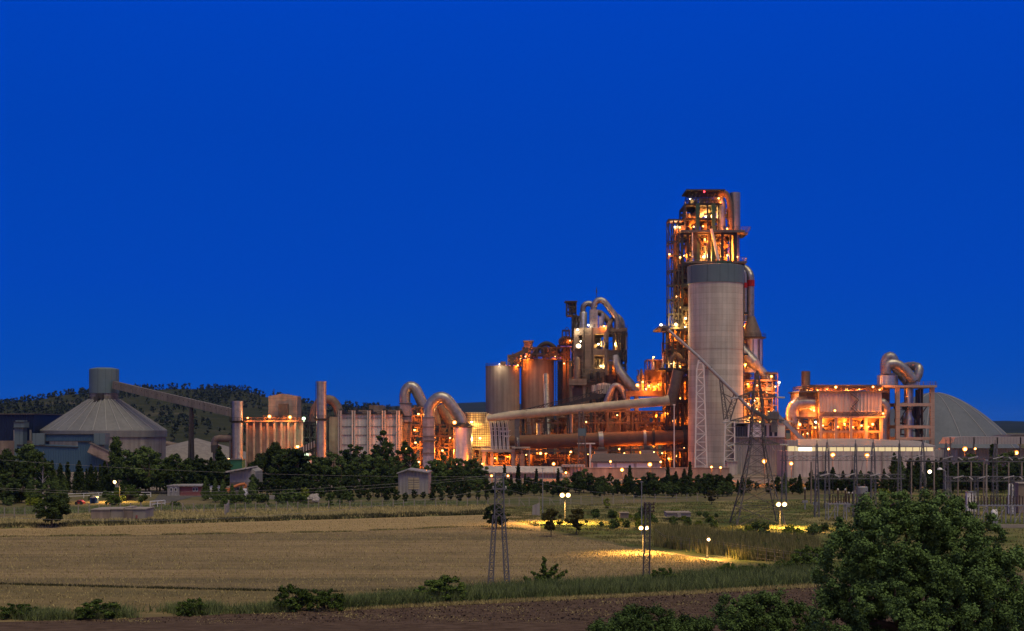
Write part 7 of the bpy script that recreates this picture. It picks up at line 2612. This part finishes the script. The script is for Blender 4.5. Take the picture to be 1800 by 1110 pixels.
a, b = Vector((d.x(387), d.Y + 8, 0)), Vector((d.x(403), d.Y - 4, 0))
for z in (.5, 1.6):
    mb.bar(a + Vector((0, .08, z)), b + Vector((0, .08, z)), .1)
mb.build('slat_panel', 'steel', t)
MB().bar(b, b + Vector((0, 0, 2.2)), .25).bar(a, a + Vector((0, 0, 2.3)), .25).each('post', 'concrete', t)
# inner chain fence around the reeds
t = thing('chain_fence', gp(1260, 968), 'thin wire fence on dark stakes around the reed grass corner', 'fence')
mb = MB()
prev = None
CP = [(1150, 948), (1160, 962), (1200, 968), (1260, 975), (1320, 985), (1380, 994), (1436, 1000)]
for k in range(20):
    px = 1152 + k * 15
    p = gp(px, np.interp(px, *zip(*CP)))
    MB().bar(p, p + Vector((0, 0, 1.7)), .07).build('stake', 'steel_mid', t)
    if prev is not None:
        for z in (.4, .9, 1.4, 1.68):
            mb.bar(prev + Vector((0, 0, z)), p + Vector((0, 0, z)), .015)
    prev = p
mb.build('fence_wire', 'wire', t)
t = thing('white_railing', gp(300, 880), 'white low railing along the yard behind the concrete reservoir', 'railing')
mb = MB()
mb.railing([gp(120, 877), gp(200, 874), gp(265, 874)], h=1.1, post=3, w=.14)
mb.railing([gp(264, 892), gp(290, 890)], h=1.2, post=2, w=.14)
mb.each('rail', 'whitep', t)

# ---- concrete reservoir, sheds, vehicles, boulders
Y = 252
d = D(Y)
t = thing('concrete_reservoir', (d.x(208), Y, 0), 'long low grey concrete reservoir box in the dry grass', 'reservoir')
MB().pbox(d, 160, 193, 914, 897, 0, 7).each('tank_wall', 'concrete_mid', t)
MB().pbox(d, 193.2, 255, 914, 896, .3, 6).each('tank_wall', 'concrete', t)
mb = MB().pbox(d, 159, 193, 897.2, 895.6, -.15, 7.2).pbox(d, 193, 256, 896.2, 894.8, .1, 6.2).pbox(d, 216, 228, 896, 892, 1.5, 5)
mb.build('cover_slab', 'concrete', t)
MB().pbox(d, 217, 233, 914, 898, .12, .34).pbox(d, 217.6, 218.6, 914, 893, -.2, .2).build('recess_shade_panel', 'concrete_dark', t)  # dark slab set on the wall; a recess's shade put into its colour
MB().pbox(d, 238, 241, 912, 906, .18, .34).build('hatch', 'redwall', t)

d = D(350)
t = thing('pale_lean_to', (d.x(421), 350, 0), 'pale windowless lean-to building with a sloping roof by the road', 'shed')
MB().prism([(d.x(a), d.z(b)) for a, b in ((404, 868), (404, 829), (441, 823), (449, 829), (449, 868))], 350, 360).build('wall', 'greyclad', t)
MB().bar(d.p(399, 829.4, 3), d.p(443, 821.6, 3), 9.5, .35).build('roof', 'white', t)
MB().pbox(d, 404, 446, 868, 848, -.15, .05).build('plinth_wall', 'concrete_dark', t)
d = D(345)
t = thing('small_grey_barn', (d.x(727), 345, 0), 'small grey metal barn with a yellowish door among the pines', 'barn')
MB().prism([(d.x(a), d.z(b)) for a, b in ((700, 870), (700, 832), (717, 826.5), (753, 831.5), (753, 870))], 345, 357).build('wall', 'greyclad', t)
mb = MB()
mb.bar(d.p(697.5, 832.4, 5.5), d.p(717.3, 825.8, 5.5), 13, .25).bar(d.p(716.7, 825.8, 5.5), d.p(754.5, 831, 5.5), 13, .25)
mb.build('roof', 'roof', t)
dr = MB().pbox(d, 718, 737, 860, 840, -.12, .05).each('door', 'tank', t)
mb = MB()
for k in range(4):
    mb.pbox(d, 718, 737, 844.6 + k * 4, 844 + k * 4, -.2, -.12)
mb.pbox(d, 727, 727.6, 860, 840, -.2, -.12)
mb.build('batten', 'steel_mid', dr)
d = D(338)
t = thing('red_house', (d.x(330), 338, 0), 'low faded red house with white windows beside the road', 'house')
MB().pbox(d, 316, 355, 872, 854.5, 0, 8).build('wall', 'redwall', t)
MB().prism([(d.x(a), d.z(b)) for a, b in ((295, 872), (295, 855), (316, 855), (316, 872))], 337.5, 345).build('white_wing', 'greyclad', t)
MB().pbox(d, 294, 356, 855.2, 853.4, -.7, 8.4).build('roof', 'roof', t)
for px in (339, 344, 300, 308):
    w = MB().pbox(d, px, px + 4, 864, 857.5, -.12 - (px < 316) * .5, .05 - (px < 316) * .5).each('window', 'whitep', t)
    MB().pbox(d, px + .5, px + 3.5, 863, 858.2, -.16 - (px < 316) * .5, -.1 - (px < 316) * .5).build('pane', 'glass', w)
d = D(325)
t = thing('site_cabin', (d.x(375), 325, 0), 'white box cabin between the red house and the orange excavator', 'cabin')
MB().pbox(d, 368, 383, 878, 856, 0, 3).build('body', 'whitep', t)
MB().pbox(d, 367.6, 383.4, 856.2, 855, -.1, 3.1).build('roof', 'steel', t)
MB().pbox(d, 378, 382, 876, 861, -.08, .013).each('door', 'greyclad', t)
d = D(330)
t = thing('excavator', (d.x(405), 330, 0), 'orange excavator with a folded arm parked under the pale lean-to', 'excavator')
MB().pbox(d, 390, 409, 872, 862.5, 0, 3).pbox(d, 391, 404, 862.5, 859, .2, 2.8).build('body', 'orange', t)
mb = MB()
for y in (329.6, 332.6):
    mb.tube(curve([(d.x(391), y, .1), (d.x(389), y, .5), (d.x(391), y, .9), (d.x(410), y, .9), (d.x(412), y, .5), (d.x(410), y, .1), (d.x(391), y, .1)], 4), .25, 6)
mb.build('track', 'steel_dark', t)
MB().tube(curve([d.p(400, 862, .6), d.p(412, 856, .6), d.p(424, 852, .6), d.p(430, 851.5, .6)], 5), .35, 8).tube(curve([d.p(430, 851.5, .6), d.p(431, 855, .6), d.p(428, 861, .6)], 4), .28, 8).build('arm', 'orange', t)
MB().pbox(d, 410, 417, 866, 857.5, .2, 2).build('cab', 'glass', t)
d = D(322)
t = thing('white_truck', (d.x(424), 322, 0), 'white truck parked in front of the orange excavator', 'truck')
MB().pbox(d, 413, 424, 873, 863, 0, 2.4).pbox(d, 412, 433, 876, 873, 0, 2.4).build('load_bed', 'steel_mid', t)
cb = MB().prism([(d.x(a), d.z(b)) for a, b in ((425, 876), (425, 860), (430, 860), (433, 867), (433, 876))], 321.9, 324.4).build('cab', 'whitep', t)
MB().prism([(d.x(a), d.z(b)) for a, b in ((427, 867), (427, 862), (429.6, 862), (431.6, 867))], 321.8, 321.95).each('window', 'glass', cb)
for px in (416, 429):
    MB().tube([(d.x(px), 321.7, .5), (d.x(px), 322.2, .5)], .5, 14).tube([(d.x(px), 324.1, .5), (d.x(px), 324.5, .5)], .5, 14).build('wheel', 'steel_dark', t)
d = D(305)
t = thing('blue_kiosk', (d.x(164), 305, 0), 'dark blue portable toilet kiosk behind the fence', 'kiosk')
MB().pbox(d, 158, 170, 886, 875.5, 0, 1.5).build('body', 'bluebox', t)
MB().prism([(d.x(157.5), d.z(875.6)), (d.x(160), d.z(873.6)), (d.x(168), d.z(873.6)), (d.x(170.5), d.z(875.6))], 304.9, 306.6).build('roof', 'steel', t)
MB().pbox(d, 160.5, 167, 885, 877, -.06, .013).each('door', 'blue_dark', t)
d = D(300)
t = thing('red_car', (d.x(138), 300, 0), 'red car parked behind the fence beside the blue kiosk', 'car')
MB().prism([(d.x(a), d.z(b)) for a, b in ((131.5, 886), (131.5, 883), (134, 882), (136, 879.8), (142, 879.8), (144.5, 882.2), (146, 883.4), (146, 886))], 300, 301.7).build('body', mat('red car paint', (.35, .03, .03), .35, var=.05), t)
MB().prism([(d.x(a), d.z(b)) for a, b in ((135, 882.3), (136.4, 880.3), (141.6, 880.3), (143.4, 882.3))], 299.95, 301.75).each('window', 'glass', t)
for px in (134, 143):
    MB().tube([(d.x(px), 299.9, .32), (d.x(px), 300.2, .32)], .32, 12).build('wheel', 'steel_dark', t)
d = D(318)
t = thing('white_van', (d.x(28), 318, 0), 'white van half hidden by low trees before the dark blue hall', 'van')
MB().prism([(d.x(a), d.z(b)) for a, b in ((22, 879), (22, 866), (32, 866), (35, 871), (38, 873), (38, 879))], 318, 320).build('body', 'whitep', t)
MB().prism([(d.x(a), d.z(b)) for a, b in ((31, 872), (31, 867.5), (32.4, 867.5), (34.4, 872))], 317.94, 320.06).each('window', 'glass', t)
for px in (25, 35):
    MB().tube([(d.x(px), 317.9, .35), (d.x(px), 318.2, .35)], .35, 12).build('wheel', 'steel_dark', t)
d = D(322)
t = thing('yard_wall', (d.x(500), 322, 0), 'pale stone retaining wall glimpsed between the young conifers and fence', 'wall')
mb = MB()
mb.pbox(d, 452, 556, 884, 871.5, 0, 1).pbox(d, 452, 480, 884, 880, -1.5, 0)
mb.build('wall_body', 'rock', t)
rn = random.Random(44)
t = thing('rock_pile', gp(552, 884), 'heap of pale rocks at the end of the yard wall', 'rock pile')
mb = MB()
for k in range(26):
    p = gp(rn.uniform(543, 558), rn.uniform(880, 886))
    r = rn.uniform(.25, .7)
    k0 = len(mb.v)
    mb.lathe(p.x, p.y, [(r * .5, 0), (r, r * .4), (r * .8, r * 1.0), (r * .2, r * 1.3)], 7)
    for i in range(k0, len(mb.v)):
        a, b, c = mb.v[i]
        mb.v[i] = (a + rn.uniform(-.15, .15) * r, b + rn.uniform(-.15, .15) * r, c + max(0, 1.4 - abs(p.x - gp(551, 883).x) * .8) * .8)
mb.build('stones', 'rock', t)
d = D(232)
t = thing('concrete_manhole', (D(228).x(1097), 228, 0), 'small dark concrete culvert head in the scrub near the olive trees', 'culvert')
MB().pbox(D(228), 1090, 1105, 911, 902.5, 0, 1.6).build('wall', 'concrete_dark', t)
MB().pbox(D(228), 1089, 1106, 902.6, 901.2, -.15, 1.8).build('cover_slab', 'concrete', t)
t = thing('water_trough', (D(250).x(1195), 250, 0), 'long low stone platform in the scrub below the tall silo', 'platform')
MB().pbox(D(250), 1172, 1214, 909, 902.5, 0, 4).pbox(D(250), 1190, 1196, 909, 903, -1, 0).build('base', 'rock', t)
MB().pbox(D(250), 1171, 1215, 902.6, 901, -.2, 4.2).build('top_slab', 'concrete', t)
d = D(262)
t = thing('leaning_panel', (d.x(942), 262, 0), 'pale leaning board beside the field floodlight pole', 'board')
mb = MB().prism([(d.x(935), 0), (d.x(949), 0), (d.x(949), d.z(884)), (d.x(936), d.z(889))], 262, 262.12)
mb.build('board_face', 'greyclad', t)
MB().bar((d.x(947), 263.2, 0), (d.x(947), 262.1, 1.6), .1).build('prop', 'wood', t)
t = thing('signal_pole', (D(262).x(954), 262, 0), 'thin bare pole between the small pylon and the brightest field floodlight', 'pole')
MB().tube([(D(262).x(954), 262, 0), (D(262).x(954), 262, D(262).z(822))], [.09, .05], 8).build('shaft', 'steel', t)
MB().box(D(262).x(954) - .3, D(262).x(954) + .3, 261.9, 262.1, D(262).z(824), D(262).z(823)).build('crosspiece', 'steel', t)
t = thing('signal_pole', (D(215).x(1128), 215, 0), 'tall thin bare pole rising behind the field corner floodlight', 'pole')
MB().tube([(D(215).x(1128), 215, 0), (D(215).x(1128), 215, D(215).z(846))], [.09, .05], 8).build('shaft', 'steel', t)
MB().box(D(215).x(1128) - .25, D(215).x(1128) + .25, 214.9, 215.1, D(215).z(848), D(215).z(847)).build('crosspiece', 'steel', t)
t = thing('tall_pole', (D(470).x(1185), 470, 0), 'thin pale pole standing before the kiln beside the tall silo', 'pole')
MB().tube([(D(470).x(1185), 470, 0), (D(470).x(1185), 470, D(470).z(712))], [.22, .14], 8).build('shaft', 'steel_pale', t)
MB().box(D(470).x(1185) - .4, D(470).x(1185) + .4, 469.8, 470.2, D(470).z(713), D(470).z(711)).build('cap', 'steel_pale', t)

# ================================================================== lamps on the ground
post_lamp(D(244), 993, 919, 870, 16000, 'brightest field floodlight on a pole above the two olive trees', 'gold', .44, heads=2, pole_px=993, group='gold floodlight poles in the fields')
post_lamp(D(186), 1130, 972, 927, 6500, 'field corner floodlight pole beside the thin lattice pylon', 'gold', .32, heads=2, group='gold floodlight poles in the fields')
post_lamp(D(232), 1371, 928, 886, 11000, 'gold floodlight pole by the leg of the big pylon', 'gold', .42, heads=2, group='gold floodlight poles in the fields')
post_lamp(D(178), 1243, 982, 947, 3000, 'smallest gold lamp, low on a post in the reed grass', 'gold', .24, group='gold floodlight poles in the fields')
post_lamp(D(312), 204.5, 882, 847, 5000, 'yellow street lamp on a pole before the tall poplar', 'gold', .4, pole_px=210.5, group=None, name='street_lamp', cat='street lamp')
for px, b, l, Y, pw, lab in ((973, 850, 815.5, 440, 1600, 'orange yard lamp above the pale metal roof, before the canopy posts'), (994.5, 850, 831, 430, 1500, 'orange yard lamp on a post directly above the brightest floodlight'),
                             (1073, 850, 811.5, 455, 1500, 'orange yard lamp before the middle of the long dark roof'), (1093, 856, 826, 410, 1900, 'orange yard lamp on a tall post in the dark conifers'),
                             (1142, 850, 816.5, 440, 3400, 'largest orange yard lamp, before the last pale door of the dark roof shed'), (1161, 850, 812, 452, 1300, 'smaller orange yard lamp beyond the end wall of the dark roof shed'),
                             (864, 860, 836.5, 400, 1200, 'orange lamp beside the small pylon head, nearer the grey barn'), (893, 860, 836.5, 400, 1200, 'orange lamp beside the small pylon head, nearer the cypresses'),
                             (1250, 850, 821, 430, 1200, 'small orange lamp at the tall silo foot nearer the straight trestle'), (1266, 850, 822, 430, 1200, 'small orange lamp at the tall silo foot nearer the forked trestle'),
                             (1343, 860, 811, 400, 3400, 'orange lamp glowing through the lower lattice of the big pylon'), (1390, 862, 815, 400, 2600, 'orange lamp between the big pylon and the long gantry'),
                             (1463, 862, 800, 400, 3400, 'orange lamp before the cream window strip, nearer its bright pane'), (1523, 862, 801, 400, 3600, 'orange lamp before the middle of the cream window strip'),
                             (1695, 850, 789.5, 420, 3200, 'bright orange lamp before the low open shed, next to a faint one'), (1713, 850, 789, 425, 800, 'fainter orange lamp next to the bright one at the open shed'),
                             (1785, 850, 796, 420, 3400, 'orange lamp before the open shed, beyond the black cypress'), (1666, 850, 789.5, 425, 500, 'tiny orange lamp between the long building and the open shed')):
    sz = .75 if pw > 3000 else .58 if pw > 1500 else .42
    post_lamp(D(Y), px, b, l, pw, lab, 'orange', sz, pole_px=px + 1, group='orange yard lamps before the works', name='yard_lamp', cat='lamp', reach=.6, wide=True)
post_lamp(D(262), 1630.5, 905, 829, 500, 'white globe lamp on a gantry column above the oak top', 'white', .4, pole_px=1628, group=None, name='substation_lamp', cat='lamp')
t = thing('unlit_street_lamp', (D(275).x(1660), 275, 0), 'unlit pale street lamp with a bent arm among the gantries', 'street lamp')
d = D(275)
MB().tube(curve([(d.x(1662), 275, 0), (d.x(1662), 275, d.z(835)), (d.x(1661), 275, d.z(828)), (d.x(1655), 275, d.z(825))], 5), .09, 8).build('pole', 'steel', t)
MB().lathe(d.x(1652), 275, [(.5, d.z(825) - .1), (.4, d.z(825) + .15), (.1, d.z(825) + .3)], 10).build('lamp_head', 'whitep', t)

# ------------------------------------------------------------------ evening haze over the plain
hz = MB().box(-12500, 12500, -200, 12500, -45, 135).build('haze', None)
hm = bpy.data.materials.new('evening haze')
hm.use_nodes = True
hn = hm.node_tree
hn.nodes.remove(hn.nodes['Principled BSDF'])
pv = hn.nodes.new('ShaderNodeVolumePrincipled')
pv.inputs['Color'].default_value = (.16, .42, 1, 1)
pv.inputs['Density'].default_value = HAZE
pv.inputs['Anisotropy'].default_value = .0
hn.links.new(pv.outputs[0], hn.nodes['Material Output'].inputs['Volume'])
hz.data.materials.append(hm)
tag(hz, 'thin blue evening haze over the plain', 'haze', kind='stuff')
